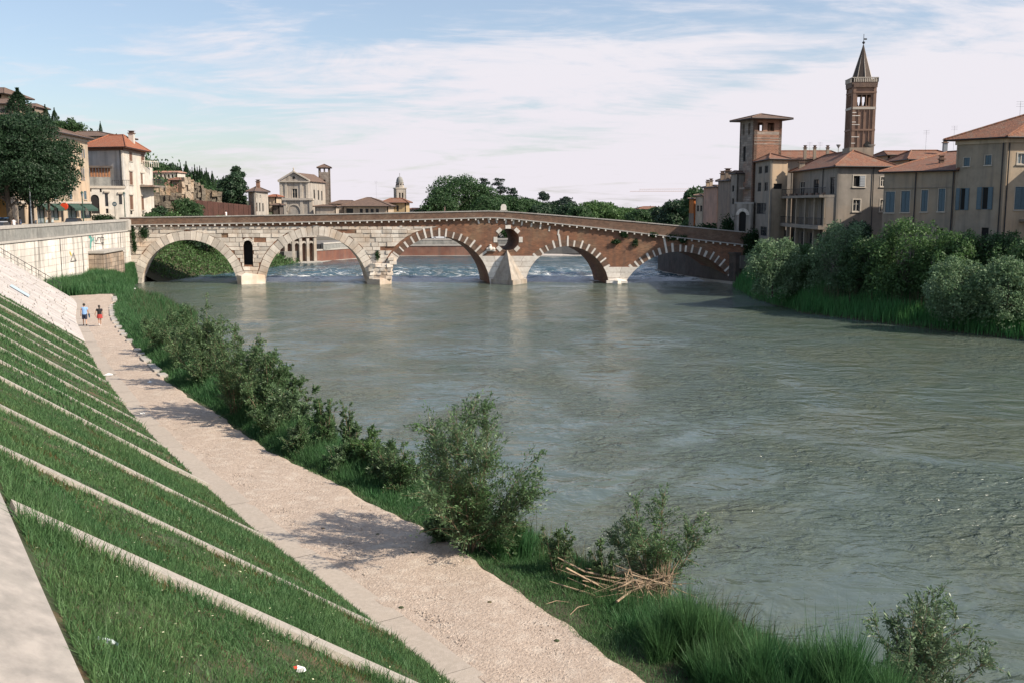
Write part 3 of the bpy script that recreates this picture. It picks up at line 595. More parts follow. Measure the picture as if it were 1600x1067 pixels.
for k in range(7):
    ta,tb=k*math.pi/7+.02,(k+1)*math.pi/7-.02; MB().xz([(18.32+r*math.cos(t),6.1+r*math.sin(t)) for r,t in ((.69,ta),(1.06,ta),(1.06,tb),(.69,tb))],-.13,.05).build('niche_arch_stone','bstone',bridge)
# white-stone zone core skin behind the blocks (left part), 3 cm proud of the brick
def bound(z): return float(np.interp(z,[-2,0,3,4.6,5.6,7.2,7.9,8.3,8.31,9.9],[40.33,40.33,40.28,40.33,41.41,42.01,40.72,40.03,37.07,36.68]))
# stone courses
def ringfree(z0,z1,th,arches):
    """free intervals at height z outside the arch rings (radius + th)"""
    return None
def xcut(a,z,th,side):
    cx_,cz_,Rr,hw=acirc(a); r=Rr+th
    if z-cz_>=r: return None
    w_=math.sqrt(r*r-(z-cz_)**2) if z>cz_ else r
    return cx_+side*w_
TH=1.45
def course(z0,z1,ua,ub_f,rings,lo=.8,hi=1.9,m='bstone',skip=.025):
    """stones between z0..z1 from ua to ub (function of z) clipped by rings"""
    gaps=[]
    for a in rings:
        l0,l1=xcut(a,z0,TH,-1),xcut(a,z1,TH,-1); r0,r1=xcut(a,z0,TH,1),xcut(a,z1,TH,1)
        if l0 is None: continue
        if l1 is None: l1=r1=(l0+r0)/2
        gaps.append((l0,l1,r0,r1))
    segs=[]; cur=(ua,ua)
    for g in sorted(gaps): segs.append((cur,(g[0],g[1]))); cur=(g[2],g[3])
    segs.append((cur,(ub_f(z0),ub_f(z1))))
    for (a0,a1),(b0,b1) in segs:
        if min(b0,b1)-max(a0,a1)<.15 and (b0-a0)<.3 and (b1-a1)<.3: continue
        p0,p1=a0,a1; x=max(a0,a1)
        while True:
            x+=rnd.uniform(lo,hi)
            end=x>min(b0,b1)-.55
            q0,q1=(b0,b1) if end else (x,x)
            if (q0-p0)>.12 or (q1-p1)>.12:
                if rnd.random()>skip:
                    g=.03; pr=-rnd.uniform(.03,.17); zz0,zz1=z0+g,z1-g
                    # niche cut
                    if m=='bstone' and 15<x<25 and z1>2.9 and z0<6.9 and q0>17.57 and p0<19.07:
                        for (c0,c1) in ((p0,17.6),(19.04,q0)):
                            if c1-c0>.15: MB().xz([(c0+g,zz0),(c1-g,zz0),(c1-g,zz1),(c0+g,zz1)],pr,.02).build('stone_block',m,bridge)
                    else:
                        j=lambda: rnd.uniform(-.012,.012)
                        pl=[(p0+g,zz0+j()),(max(q0-g,p0+g+.01),zz0+j()),(max(q1-g,p1+g+.01),zz1+j()),(p1+g,zz1+j())]
                        MB().xz(pl,pr,.02).build('stone_block',m,bridge)
            p0,p1=q0,q1
            if end: break
zs=[-.9]; 
while zs[-1]<8.9: zs.append(zs[-1]+rnd.uniform(.55,.74))
for z0,z1 in zip(zs,zs[1:]):
    cm=lambda z: bound(z)
    z1=min(z1,8.95); ok=z1-z0>.2
    if ok:
        course(z0,z1,-.6,cm,ARCH[:3])
# top course of the white part up to the cornice (right of 38 is brick)
# arch ring stones (1,2 whole, 3 only the left haunch)
def ring(a,n,th,m,i0=0,i1=None,pr=.10,nm='voussoir',dp=.8):
    cx_,cz_,Rr,hw=acirc(a); t0=math.atan2(0-cz_,hw); i1=n if i1 is None else i1
    for k in range(i0,i1):
        ta=t0+(math.pi-2*t0)*k/n+.003; tb=t0+(math.pi-2*t0)*(k+1)/n-.003; rr=Rr+th+rnd.uniform(-.10,.12); p_=pr+rnd.uniform(-.02,.03)
        pl=[(cx_-q*math.cos(t),cz_+q*math.sin(t)) for q,t in ((Rr-.02,ta),(Rr-.02,tb),(rr,tb),(rr,ta))]
        MB().xz(pl[::-1],-p_,dp,.24 if dp>2 else 0).build(nm,m,bridge)
ring(ARCH[0],27,1.4,'bstone',dp=BW-.1); ring(ARCH[1],29,1.4,'bstone',dp=BW-.1); ring(ARCH[2],27,1.35,'bstone',0,5,dp=BW-.1)
# broken springer stones at pier two
for (u,z,w_,h_) in ((40.72,3.9,.9,.5),(41.02,3.3,1.1,.5),(40.23,1.7,1.5,.5)): b=MB(); b.box((u,-.2,z),(w_,.7,h_),.1); b.build('springer_stone','bstone',bridge)
# white stone at pier 3 and pier 4
def blockzone(u0,u1,z0,z1,arL,arR,rows,m='bwhite'):
    dz=(z1-z0)/rows
    for k in range(rows):
        a,b_=z0+k*dz,z0+(k+1)*dz
        L0=xcut(arL,max(a,0),0,1); L1=xcut(arL,max(b_,0),0,1); R0=xcut(arR,max(a,0),0,-1); R1=xcut(arR,max(b_,0),0,-1)
        n_=max(2,int((R0-L0)/1.7)); cuts=[0]+[ (i+ (rnd.uniform(-.2,.2)))/n_ for i in range(1,n_)]+[1]
        for c0,c1 in zip(cuts,cuts[1:]):
            g=.02; f=lambda x0,x1,t: x0+(x1-x0)*t
            MB().xz([(f(L0,R0,c0)+g,a+g),(f(L0,R0,c1)-g,a+g),(f(L1,R1,c1)-g,b_-g),(f(L1,R1,c0)+g,b_-g)],-rnd.uniform(.05,.09),.02).build('stone_block',m,bridge)
blockzone(0,0,-.8,4.35,ARCH[2],ARCH[3],6); blockzone(0,0,-.8,2.6,ARCH[3],ARCH[4],4)
# pale radial stones in the brick arches
def radial(a,n,k0,k1,th0=1.05,wd=.24,seed=1,extra=()):
    cx_,cz_,Rr,hw=acirc(a); t0=math.atan2(0-cz_,hw); q=random.Random(seed)
    for k in range(k0,k1):
        t=t0+(math.pi-2*t0)*(k+.5)/n+q.uniform(-.012,.012); L=th0*q.uniform(.85,1.25); w_=wd*q.uniform(.8,1.3); r0=Rr-.01
        if k in extra: L*=1.75
        d=(-math.cos(t),math.sin(t)); s=(d[1],-d[0])
        pl=[(cx_+d[0]*r+s[0]*e,cz_+d[1]*r+s[1]*e) for r,e in ((r0,-w_/2),(r0,w_/2),(r0+L,w_/2),(r0+L,-w_/2))]
        if pl[1][0]<pl[0][0]: pl=pl[::-1]
        MB().xz(pl,-q.uniform(.03,.06),.2).build('pale_voussoir','bwhite',bridge)
radial(ARCH[2],23,4,22,1.1,.26,3,(9,10)); radial(ARCH[3],19,3,19,1.05,.25,4,(8,9)); radial(ARCH[4],21,0,21,1.15,.30,5,(8,))
# brick ring courses (a slightly proud dark band)
for a,th in ((ARCH[2],1.0),(ARCH[3],.95),(ARCH[4],.95)):
    cx_,cz_,Rr,hw=acirc(a); inn=arcpts(a,36,0.0)[(6 if a is ARCH[2] else 0):]; out=arcpts(a,36,th)[(6 if a is ARCH[2] else 0):]
    b=MB(); 
    for i in range(len(inn)-1): b.xz([inn[i],out[i],out[i+1],inn[i+1]][::-1],-.022,.1)
    b.build('brick_arch_ring','parapet',bridge)
# long thin pale stones hanging below the cornice between arches 3 and 5 (relieving arch pattern)
for px_,y0,y1 in ((747,344,350),(763,342,349),(775,341,349),(791,343,350),(803,344,351),(816,346,353),(831,349,355),(845,350,358),(859,354,362),(873,359,368)):
    (ua,za),(ub,zb)=cast(px_,y0,BA,BB),cast(px_+(-1 if px_>790 else 1.5),y1,BA,BB); MB().xz([(ub-.12,zb),(ub+.12,zb),(ua+.12,za),(ua-.12,za)],-.05,.1).build('pale_stone','bwhite',bridge)
for k in range(8):   # eight pale stones round the oculus
    t=k*math.pi/4+math.pi/2
    if k==4: continue
    d=(math.cos(t),math.sin(t)); s=(-d[1],d[0]); pl=[(59.1+d[0]*r+s[0]*e,6.88+d[1]*r+s[1]*e) for r,e in ((1.70,.42),(1.70,-.42),(2.28,-.42),(2.28,.42))]
    b=MB(); b.xz(pl,-.06,.3); b.build('oculus_stone','bwhite',bridge)
b=MB()
for i in range(28):
    t0_,t1_=i*math.pi/14,(i+1)*math.pi/14; b.xz([(59.1+r*math.cos(t),6.88+r*math.sin(t)) for r,t in ((1.72,t0_),(1.98,t0_),(1.98,t1_),(1.72,t1_))],-.03,.1)
b.build('oculus_brick_ring','parapet',bridge)
for (u,z,w_) in ((42.7,8.6,.7),(43.59,8.45,.5),(44.98,8.8,1.2),(46.28,8.75,.4),(42.3,8.95,.4)): b=MB(); b.box((u,-.03,z),(w_,.08,.18)); b.build('pale_stone','bwhite',bridge)
# carved relief stone
rel=thing('carved_relief','small weathered carved stone relief set in the brick beside the oculus','relief',tuple(bridge.location+Matrix.Rotation(bang,3,'Z')@Vector((56.4,-.1,5.45))),bang)
b=MB(); b.box((0,0,-.28),(1.5,.25,.18)); b.build('ledge','bwhite',rel)
b=MB(); b.lathe((-.1,-.02,-.2),[(.4,0),(.45,.25),(.3,.5),(.2,.62),(.23,.75),(.1,.9)],8); b.lathe((.42,-.02,-.2),[(.2,0),(.28,.2),(.15,.4),(.05,.5)],7); b.lathe((-.55,-.02,-.2),[(.2,0),(.22,.2),(.12,.35),(.05,.4)],7); b.build('carving','bwhite',rel)
# parapet, cornice, corbels, coping
us=list(np.arange(-1.5,98.51,1.25)); 
pb=MB(); pl=[(u,lerp(COR,u)+.12) for u in us]+[(u,lerp(TOPP,u)-.12) for u in us[::-1]]; plate(pb,pl,[],-.12,.35); plate(pb,pl,[],BW-.4,BW+.05); pb.build('parapet','parapet',bridge)
cb_=MB(); pl=[(u,lerp(COR,u)) for u in us]+[(u,lerp(COR,u)+.16) for u in us[::-1]]; plate(cb_,pl,[],-.42,.3); cb_.build('cornice','quay_cap',bridge)
db=MB(); pl=[(u,lerp(COR,u)+.1) for u in us]+[(u,lerp(COR,u)+.3) for u in us[::-1]]; plate(db,pl,[],.31,BW-.41); db.build('roadway','street',bridge)
for k in range(40):
    u0=-1.5+k*100./40; u1=u0+100./40-.03; z0,z1=lerp(TOPP,u0),lerp(TOPP,u1); MB().xz([(u0,z0-.13),(u1,z1-.13),(u1,z1+.02),(u0,z0+.02)],-.2,.43).build('coping_stone','quay_cap',bridge)
cm=MB(); cm.box((0,-.20,-.14),(.21,.40,.27)); cme=cm.mesh('corbel','bwhite')
u=-.2
while u<97.5: 
    link('corbel',cme,bridge,(u,0,lerp(COR,u)),0); u+=1.13
# piers' bases and cutwaters
def cutw(u0,u1,z1,dep,m,nm='cutwater',up=None,z0=-1.5):
    c=(u0+u1)/2 if up is None else up; b=MB()
    b.pf([(u0,.0,z0),(c,-dep,z0),(u1,.0,z0),(u0,.0,z1),(c,-dep*.96,z1),(u1,.0,z1),(c,0,z1+.35)],[(0,1,4,3),(1,2,5,4),(3,4,6),(4,5,6),(0,2,1)]); return b.build(nm,m,bridge)
cutw(16.41,20.92,1.35,2.6,'bstone',up=17.75)
cutw(36.78,40.72,.75,1.6,'bstone',up=39.04); 
for k in range(16):
    z=.75+.62*(k//4); x0=37.22+.9*(k%4)+.2*(k//4%2); b=MB(); b.pf([(x0+q[0]+rnd.uniform(-.06,.06),q[1]-rnd.uniform(0,.35)*(q[1]<-.1),z+q[2]+rnd.uniform(-.05,.05)) for q in ((0,-.45,0),(.85,-.45,0),(.85,.1,0),(0,.1,0),(0,-.4,.58),(.85,-.4,.58),(.85,.1,.58),(0,.1,.58))],[(3,2,1,0),(4,5,6,7),(0,1,5,4),(1,2,6,5),(2,3,7,6),(3,0,4,7)]); b.build('broken_pier_stone','bstone',bridge)
cutw(74.79,77.79,.5,1.3,'bwhite'); b=MB(); b.box((76.24,-.3,.25),(3.3,.9,.35)); b.build('pier_plinth','bwhite',bridge)
b=MB(); ap=(58.93,-.95,5.05)   # tall pyramidal cutwater below the oculus
b.pf([(56.61,.0,.7),(59.64,-3.2,.7),(61.67,-.0,.7),ap,(58.93,.0,5.3)],[(0,1,3),(1,2,3),(0,2,1),(0,3,4),(2,4,3)]); b.build('pyramidal_cutwater','cut',bridge)
cutw(56.3,62.08,.72,3.5,'cut','cutwater_base',up=59.79)
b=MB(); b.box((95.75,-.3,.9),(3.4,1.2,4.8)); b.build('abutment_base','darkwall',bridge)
# stele on top of the parapet
st=thing('parapet_stele','small round-topped pale stone slab standing on the crown of the bridge parapet','stele',tuple(bridge.location+Matrix.Rotation(bang,3,'Z')@Vector((cast(787,328,BA,BB)[0],.1,11.4))),bang)
b=MB(); b.xz([(-.42,0),(.42,0),(.45,.6),(.3,.92),(0,1.02),(-.3,.92),(-.45,.6)],-.15,.15); b.build('slab','bwhite',st); b=MB(); b.box((0,0,.02),(1.2,.5,.14)); b.build('base','quay_cap',st)
# ================================================================ BUILDINGS
WC={}
def window_meshes(style,w_,h_):
    k=(style,round(w_,1),round(h_,1))
    if k in WC: return WC[k]
    w_,h_=max(.2,k[1]),max(.2,k[2]); d=.22; out=[]
    def frame(fw,y0,y1,m,nm,mull=True,sill=False):
        b=MB(); b.xz([(-w_/2,0),(-w_/2+fw,0),(-w_/2+fw,h_),(-w_/2,h_)],y0,y1); b.xz([(w_/2-fw,0),(w_/2,0),(w_/2,h_),(w_/2-fw,h_)],y0,y1)
        b.xz([(-w_/2+fw,0),(w_/2-fw,0),(w_/2-fw,fw),(-w_/2+fw,fw)],y0,y1); b.xz([(-w_/2+fw,h_-fw),(w_/2-fw,h_-fw),(w_/2-fw,h_),(-w_/2+fw,h_)],y0,y1)
        if mull:
            b.xz([(-fw/2,fw),(fw/2,fw),(fw/2,h_-fw),(-fw/2,h_-fw)],y0+.003,y1-.003)
            if h_>1.1: b.xz([(-w_/2+fw,h_*.62),(w_/2-fw,h_*.62),(w_/2-fw,h_*.62+fw*.6),(-w_/2+fw,h_*.62+fw*.6)],y0+.006,y1-.006)
        return nm,b.mesh(nm,m)
    def pane(m='glass'): b=MB(); b.xz([(-w_/2+.01,.01),(w_/2-.01,.01),(w_/2-.01,h_-.01),(-w_/2+.01,h_-.01)],.17,.19); return 'pane',b.mesh('pane',m)
    def shut(x0,x1,y0,m):
        b=MB(); b.xz([(x0,.0),(x1,.0),(x1,h_),(x0,h_)],y0,y0+.05); n_=max(4,int(h_/.22)); e=.07
        for i in range(n_):
            z=e+(h_-2*e)*i/n_; z2=z+(h_-2*e)/n_*.82; b.pf([(x0+e,y0-.004,z2),(x1-e,y0-.004,z2),(x1-e,y0-.045,z),(x0+e,y0-.045,z)],[(3,2,1,0)]); b.pf([(x0+e,y0-.045,z),(x1-e,y0-.045,z),(x1-e,y0-.004,z-.0),(x0+e,y0-.004,z-.0)],[(3,2,1,0)])
        return 'shutter',b.mesh('shutter',m)
    def sur(m='trim',t=.14,top=0):  # raised surround
        b=MB(); y0,y1=-.05,.02; b.xz([(-w_/2-t,-.02),(-w_/2-.005,-.02),(-w_/2-.005,h_+.005),(-w_/2-t,h_+.005)],y0,y1); b.xz([(w_/2+.005,-.02),(w_/2+t,-.02),(w_/2+t,h_+.005),(w_/2+.005,h_+.005)],y0,y1)
        b.xz([(-w_/2-t-(.08 if top else 0),h_+.008),(w_/2+t+(.08 if top else 0),h_+.008),(w_/2+t+(.08 if top else 0),h_+t+top),(-w_/2-t-(.08 if top else 0),h_+t+top)],y0-(.12 if top else 0),y1)
        b.xz([(-w_/2-t-.06,-.14),(w_/2+t+.06,-.14),(w_/2+t+.06,-.025),(-w_/2-t-.06,-.025)],-.14,y1); return 'surround',b.mesh('surround',m)
    G={'w':[frame(.07,.10,.17,'pl_white','frame'),pane()],'ws':[frame(.07,.10,.17,'pl_white','frame'),pane(),sur()],'wl':[frame(.07,.10,.17,'pl_white','frame'),pane('glassl'),sur()],
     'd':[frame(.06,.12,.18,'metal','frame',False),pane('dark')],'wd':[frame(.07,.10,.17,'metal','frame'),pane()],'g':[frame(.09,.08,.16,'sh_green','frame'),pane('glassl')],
     'sb':[frame(.06,.12,.17,'sh_brown','frame',False),pane(),shut(-w_/2+.02,-.01,.03,'sh_brown'),shut(.01,w_/2-.02,.03,'sh_brown'),sur(top=.12)],
     'su':[frame(.06,.12,.17,'sh_blue','frame',False),pane(),shut(-w_/2+.02,-.01,.03,'sh_blue'),shut(.01,w_/2-.02,.03,'sh_blue'),sur(t=.06)],
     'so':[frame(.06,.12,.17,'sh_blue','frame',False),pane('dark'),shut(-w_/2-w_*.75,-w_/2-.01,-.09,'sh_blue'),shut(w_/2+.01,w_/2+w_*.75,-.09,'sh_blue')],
     'sog':[frame(.06,.12,.17,'pl_white','frame'),pane(),shut(-w_/2-w_*.5,-w_/2-.01,-.09,'sh_grey'),shut(w_/2+.01,w_/2+w_*.5,-.09,'sh_grey')],
     'sr':[frame(.06,.12,.17,'pl_white','frame',False),pane('dark'),shut(0.02,w_/2,-.09,'sh_grey'),sur()],
     'ad':[pane('dark')],'open':[]}
    WC[k]=G[style]; return WC[k]
def opening_obj(root,A,ang,u,z,w_,h_,style):
    ms=window_meshes(style,w_,h_)
    if not ms: return
    c,s=math.cos(ang),math.sin(ang); nm={'ad':'door'}.get(style,'window')
    loc=Vector((A[0]+c*u,A[1]+s*u,z))-root.location
    o=link(nm,ms[0][1],root,loc,ang)
    for n_,me in ms[1:]:
        if nm=='door': continue
        link(n_,me,o)
def facade(root,A,B,z0,z1,m,ops,th=.24,top=None,nm='wall'):
    """wall from A to B (left to right seen from outside); ops: (px0,py0,px1,py1,style)"""
    L=math.hypot(B[0]-A[0],B[1]-A[1]); ang=math.atan2(B[1]-A[1],B[0]-A[0]); holes=[]; objs=[]
    for (x0,y0,x1,y1,stl) in ops:
        if stl[0]=='@': u0,u1,za,zb=x0,x1,y1,y0; stl=stl[1:]
        else:
            xm,ym=(x0+x1)/2,(y0+y1)/2; u0=cast(x0,ym,A,B)[0]; u1=cast(x1,ym,A,B)[0]; zb=cast(xm,y0,A,B)[1]; za=cast(xm,y1,A,B)[1]
        if stl in('so',): wq=(u1-u0)*.4; um=(u0+u1)/2; u0,u1=um-wq/2,um+wq/2
        if stl in('sog',): wq=(u1-u0)*.5; um=(u0+u1)/2; u0,u1=um-wq/2,um+wq/2
        um=(u0+u1)/2; w_=max(.2,round(u1-u0,1)); h_=max(.2,round(zb-za,1)); za=max(za,z0+.06); hi=min(za+h_,z1-.08)
        if um-w_/2<.05 or um+w_/2>L-.05 or hi-za<.15: continue
        h_=hi-za
        if stl=='ad': hl=[(um-w_/2,za),(um+w_/2,za)]+[(um+w_/2*math.cos(t*math.pi/8),hi-w_/2+w_/2*math.sin(t*math.pi/8)) for t in range(9)]; hl=hl
        elif stl=='open': hl=[(um-w_/2,za),(um+w_/2,za),(um+w_/2,hi),(um-w_/2,hi)]
        else: hl=[(um-w_/2,za),(um+w_/2,za),(um+w_/2,hi),(um-w_/2,hi)]
        holes.append(hl[::-1]); objs.append((um,za,w_,h_,stl))
    mb=MB(); outer=[(0,z0),(L,z0)]+([(L,z1),(0,z1)] if top is None else top); plate(mb,outer,holes,0,th)
    c,s=math.cos(ang),math.sin(ang)
    mb.v=[(A[0]+x*c-y*s-root.location.x,A[1]+x*s+y*c-root.location.y,z-root.location.z) for x,y,z in mb.v]
    w=mb.build(nm,m,root)
    for o_ in objs: opening_obj(root,A,ang,*o_)
    return w
def roof(root,c,z,ridge,rz,over=.6,m='tile',soff='wood',nm='roof'):
    c=[Vector((p[0],p[1],0)) for p in c]; n=len(c); out=[]
    for i in range(n):
        a,b,d=c[i-1],c[i],c[(i+1)%n]; e1=(b-a).normalized(); e2=(d-b).normalized(); n1=Vector((e1.y,-e1.x,0)); n2=Vector((e2.y,-e2.x,0)); q=(n1+n2); q=q/max(.3,q.dot(n1)); out.append(b+q*over)
    r=[Vector((p[0],p[1],rz)) for p in ridge]; mb=MB(root.location); V=[Vector((p.x,p.y,z)) for p in out]+[Vector((p.x,p.y,z+.16)) for p in out]+r
    if len(r)==1: fc=[(n+i,n+(i+1)%n,2*n) for i in range(n)]
    else: fc=[(4,5,9,8),(5,6,9),(6,7,8,9),(7,4,8)]
    fc+=[(i,(i+1)%n,n+(i+1)%n,n+i) for i in range(n)]+[tuple(range(n))[::-1]]
    mb.pf(V,fc); o=mb.build(nm,m,root)
    # ridge and hip caps
    hb=MB(root.location); up=Vector((0,0,.05))
    if len(r)==1: E=[(V[n+i],r[0]) for i in range(n)]
    else: E=[(r[0],r[1]),(V[4],r[0]),(V[7],r[0]),(V[5],r[1]),(V[6],r[1])]
    for a,b in E:
        if (a-b).length>.3: hb.tube([a+up,b+up],.12,6)
    hb.build('ridge_tiles',m,o)
    # gutter
    g=MB(root.location)
    for i in range(n): g.tube([V[n+i]+Vector((0,0,-.06)),V[n+(i+1)%n]+Vector((0,0,-.06))],.075,5)
    g.build('gutter','metal',o)
    return o
def building(name,label,fp,z0,z1,m,ops={},cat='house',roofp=None,group=None,mats={},plinth=None,cornice=None):
    x=sum(p[0] for p in fp)/len(fp); y=sum(p[1] for p in fp)/len(fp); r=thing(name,label,cat,(x,y,z0),0,group); n=len(fp)
    for i in range(n):
        facade(r,fp[i],fp[(i+1)%n],z0,z1,mats.get(i,m),ops.get(i,[]))
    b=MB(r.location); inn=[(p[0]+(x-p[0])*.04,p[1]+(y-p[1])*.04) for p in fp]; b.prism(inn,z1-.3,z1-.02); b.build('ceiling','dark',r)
    if cornice:
        b=MB(r.location)
        for i in range(n):
            A,B=Vector((*fp[i],0)),Vector((*fp[(i+1)%n],0)); d=(B-A).normalized(); nn=Vector((d.y,-d.x,0)); b.prism([tuple((A+nn*.18-d*.1)[:2]),tuple((B+nn*.18+d*.1)[:2]),tuple((B-nn*.01)[:2]),tuple((A-nn*.01)[:2])],z1-.42,z1-.02)
        b.build('cornice',cornice,r)
    if roofp: roof(r,fp,z1,**roofp)
    return r
def chimney(root,x,y,z0,h,w_=.6,m='pl_beige',cap=True):
    b=MB(root.location); b.box((x,y,z0+h/2),(w_,w_*.8,h)); o=b.build('chimney',m,root)
    if cap: b=MB(root.location); b.box((x,y,z0+h+.08),(w_*1.35,w_*1.15,.14)); b.box((x,y,z0+h+.3),(w_*.8,w_*.7,.25)); b.box((x,y,z0+h+.47),(w_*1.2,w_*1.0,.08)); b.build('chimney_cap','tile_dark',o)
def pipe(root,A,B,px,z0,z1):
    u=cast(px,330,A,B)[0]; L=math.hypot(B[0]-A[0],B[1]-A[1]); d=((B[0]-A[0])/L,(B[1]-A[1])/L); n_=(d[1],-d[0]); p=(A[0]+d[0]*u+n_[0]*.12,A[1]+d[1]*u+n_[1]*.12)
    b=MB(root.location); b.tube([(p[0],p[1],z0),(p[0],p[1],z1)],.065,6); b.build('downpipe','metal',root)
def antenna(root,x,y,z,h=2.2):
    b=MB(root.location); b.tube([(x,y,z),(x,y,z+h)],.014,4); 
    for k in range(3): b.tube([(x-.45,y,z+h-.25*k-.05),(x+.45,y,z+h-.25*k-.05)],.009,4)
    b.build('aerial','metal',root)
def quad(A,B,depth):  # footprint: front A->B, extending backwards
    L=math.hypot(B[0]-A[0],B[1]-A[1]); d=((B[0]-A[0])/L,(B[1]-A[1])/L); n_=(-d[1],d[0]); return [A,B,(B[0]+n_[0]*depth,B[1]+n_[1]*depth),(A[0]+n_[0]*depth,A[1]+n_[1]*depth)]
def mid(*p): return (sum(q[0] for q in p)/len(p),sum(q[1] for q in p)/len(p))
def lin(a,b,t): return (a[0]+(b[0]-a[0])*t,a[1]+(b[1]-a[1])*t)
# ---------- right bank: Q (nearest, hipped roof)
P1=col(1380,118.5); Qc=col(1567,107.); P2=lin(P1,Qc,0.6); 
u=cast(1491,300,P1,Qc)[0]; Lq=math.hypot(Qc[0]-P1[0],Qc[1]-P1[1]); P2=lin(P1,Qc,u/Lq)
dQ=((Qc[0]-P1[0])/Lq,(Qc[1]-P1[1])/Lq)
rdir=(.957,-.29) if False else (.93,.37)
Qr=(Qc[0]+12*rdir[0]*1.0,Qc[1]+12*.18); Qr=(Qc[0]+12.,Qc[1]+1.2)
Qb=(P2[0]+12.6,P2[1]+2.6)
zQ=zy(217,107.)
qo={0:[(1506,247,1515.5,260,'su'),(1539.7,243,1549,258,'su'),(1494,294.7,1514,329,'so'),(1526,292.5,1552,328,'so'),(1533,357,1544,381,'d')],
    1:[(1590,241,1603,257,'wl'),(1585.6,292,1606,328,'su')]}
Q=building('apartment_house','tall beige riverside house with hipped red roof and blue shutters at the right edge',[P2,Qc,Qr,Qb],2.4,zQ,'pl_beige',qo,mats={1:'pl_tan'},cornice='pl_cream',
   roofp=dict(ridge=[lin(mid(P2,Qb),mid(Qc,Qr),.38),lin(mid(P2,Qb),mid(Qc,Qr),.62)],rz=zQ+2.9,over=.75,m='tile'))
pipe(Q,Qc,Qr,1570,2.4,zQ); pipe(Q,P2,Qc,1562,2.4,zQ)
b=MB(Q.location); cq=cast(1585,345,Qc,Qr)[1]; b.box((Qc[0]+6.5,Qc[1]-.4,cq),(9,1.6,.25)); b.build('balcony_slab','pl_grey',Q)
b=MB(Q.location)
for k in range(20): b.tube([(Qc[0]+2.4+k*.42,Qc[1]-1.15,cq),(Qc[0]+2.4+k*.42,Qc[1]-1.15,cq+1.)],.02,4)
b.tube([(Qc[0]+2.4,Qc[1]-1.15,cq+1),(Qc[0]+10.4,Qc[1]-1.15,cq+1)],.03,4); b.build('balcony_railing','metal',Q)
antenna(Q,Qc[0]+3,Qc[1]+3.6,zQ+2.0)
# P (middle, lower)
Pb1=(P1[0]+12.6,P1[1]+10.2); Pb2=(P2[0]+9.6,P2[1]+6.6); zP=zy(270,115.)
po={0:[(1383.6,300,1398,332.4,'su'),(1407.8,299,1421.8,332,'su'),(1439.7,298,1449.4,331,'su'),(1466,296,1477,330.7,'su'),(1388,357,1395,370,'d'),(1463,357,1473,368,'d')]}
Pm=building('riverside_house','low beige house with four closed blue shutters between two taller houses',[P1,(P2[0]-dQ[0]*.1,P2[1]-dQ[1]*.1),(Pb2[0]-dQ[0]*.1,Pb2[1]-dQ[1]*.1),Pb1],2.4,zP,'pl_beige',po,
   roofp=dict(ridge=[lin(Pb1,P1,.12),lin(Pb2,P2,.02)],rz=zP+2.9,over=.5,m='tile'))
pipe(Pm,P1,P2,1429,2.4,zP); pipe(Pm,P1,P2,1487.5,2.4,zP)
b=MB(Pm.location); L0=cast(1381,295,P1,P2); b.prism([P1,P2,(P2[0]-.06,P2[1]-.09),(P1[0]-.06,P1[1]-.09)],cast(1430,294.5,P1,P2)[1],cast(1430,293.5,P1,P2)[1]); b.build('string_course','pl_grey',Pm)
pc=lin(P1,Pb1,.45); chimney(Pm,*lin(lin(P1,P2,.55),lin(Pb1,Pb2,.55),.28),zP+.4,1.1,.5,'tile_dark')
# C: terraced house
C1=col(1307,130.); C0=(42.6,153.); C2=col(1392,131.5); 
zC=zy(262,130.)
Cu=(C1[0]+.0,C1[1]); 
co_={0:[(1231,287,1238,312,'w'),(1249,284,1257,310,'w'),(1271,281,1279,307,'wd'),(1297,278,1304,304,'wd')],
     1:[(1333.7,276,1351,292.5,'sr'),(1332.7,313,1344,331,'ws'),(1376,278,1384,292,'ws'),(1375,313,1383,331,'ws')]}
CC=building('terraced_house','grey plastered house with long balcony and open loggia above the willows',[C0,C1,C2,(C2[0],C0[1]+2)],2.4,zC,'pl_grey',co_,
   roofp=dict(ridge=[lin(mid(C1,C2),mid(C0,(C2[0],C0[1]+2)),.75),lin(mid(C1,C2),mid(C0,(C2[0],C0[1]+2)),.22)],rz=zC+2.4,over=.6,m='tile'))
pipe(CC,C1,C2,1361.6,2.4,zC); pipe(CC,C0,C1,1236,6,zC); pipe(CC,C0,C1,1285,6,zC)
# balcony / loggia projecting to the river
zb1=zy(305,131); zb2=zy(353,131)
b=MB(CC.location); b.prism([(C0[0]-2.2,C0[1]),(C1[0]-2.2,C1[1]+.1),(C1[0]-.02,C1[1]+.1),(C0[0]-.02,C0[1])],zb1-.35,zb1); b.build('balcony_slab','pl_grey',CC)
b=MB(CC.location); b.prism([(C0[0]-2.2,C0[1]),(C1[0]-2.2,C1[1]+.1),(C1[0]-.02,C1[1]+.1),(C0[0]-.02,C0[1])],zb2-.5,zb2); b.build('loggia_floor','pl_grey',CC)
for t in (0.02,.24,.43,.62,.8,.985):
    yv=C0[1]+(C1[1]-C0[1])*t; b=MB(CC.location); b.box((C0[0]-1.95,yv,(2.4+zb1-.35)/2),(.42,.42,zb1-.36-2.4)); b.build('column','pl_beige',CC)
b=MB(CC.location); b.box((C0[0]-1.0,C1[1]+.22,(zb2+zb1)/2),(1.9,.2,zb1-zb2-.4)); b.build('loggia_end_wall','pl_grey',CC)
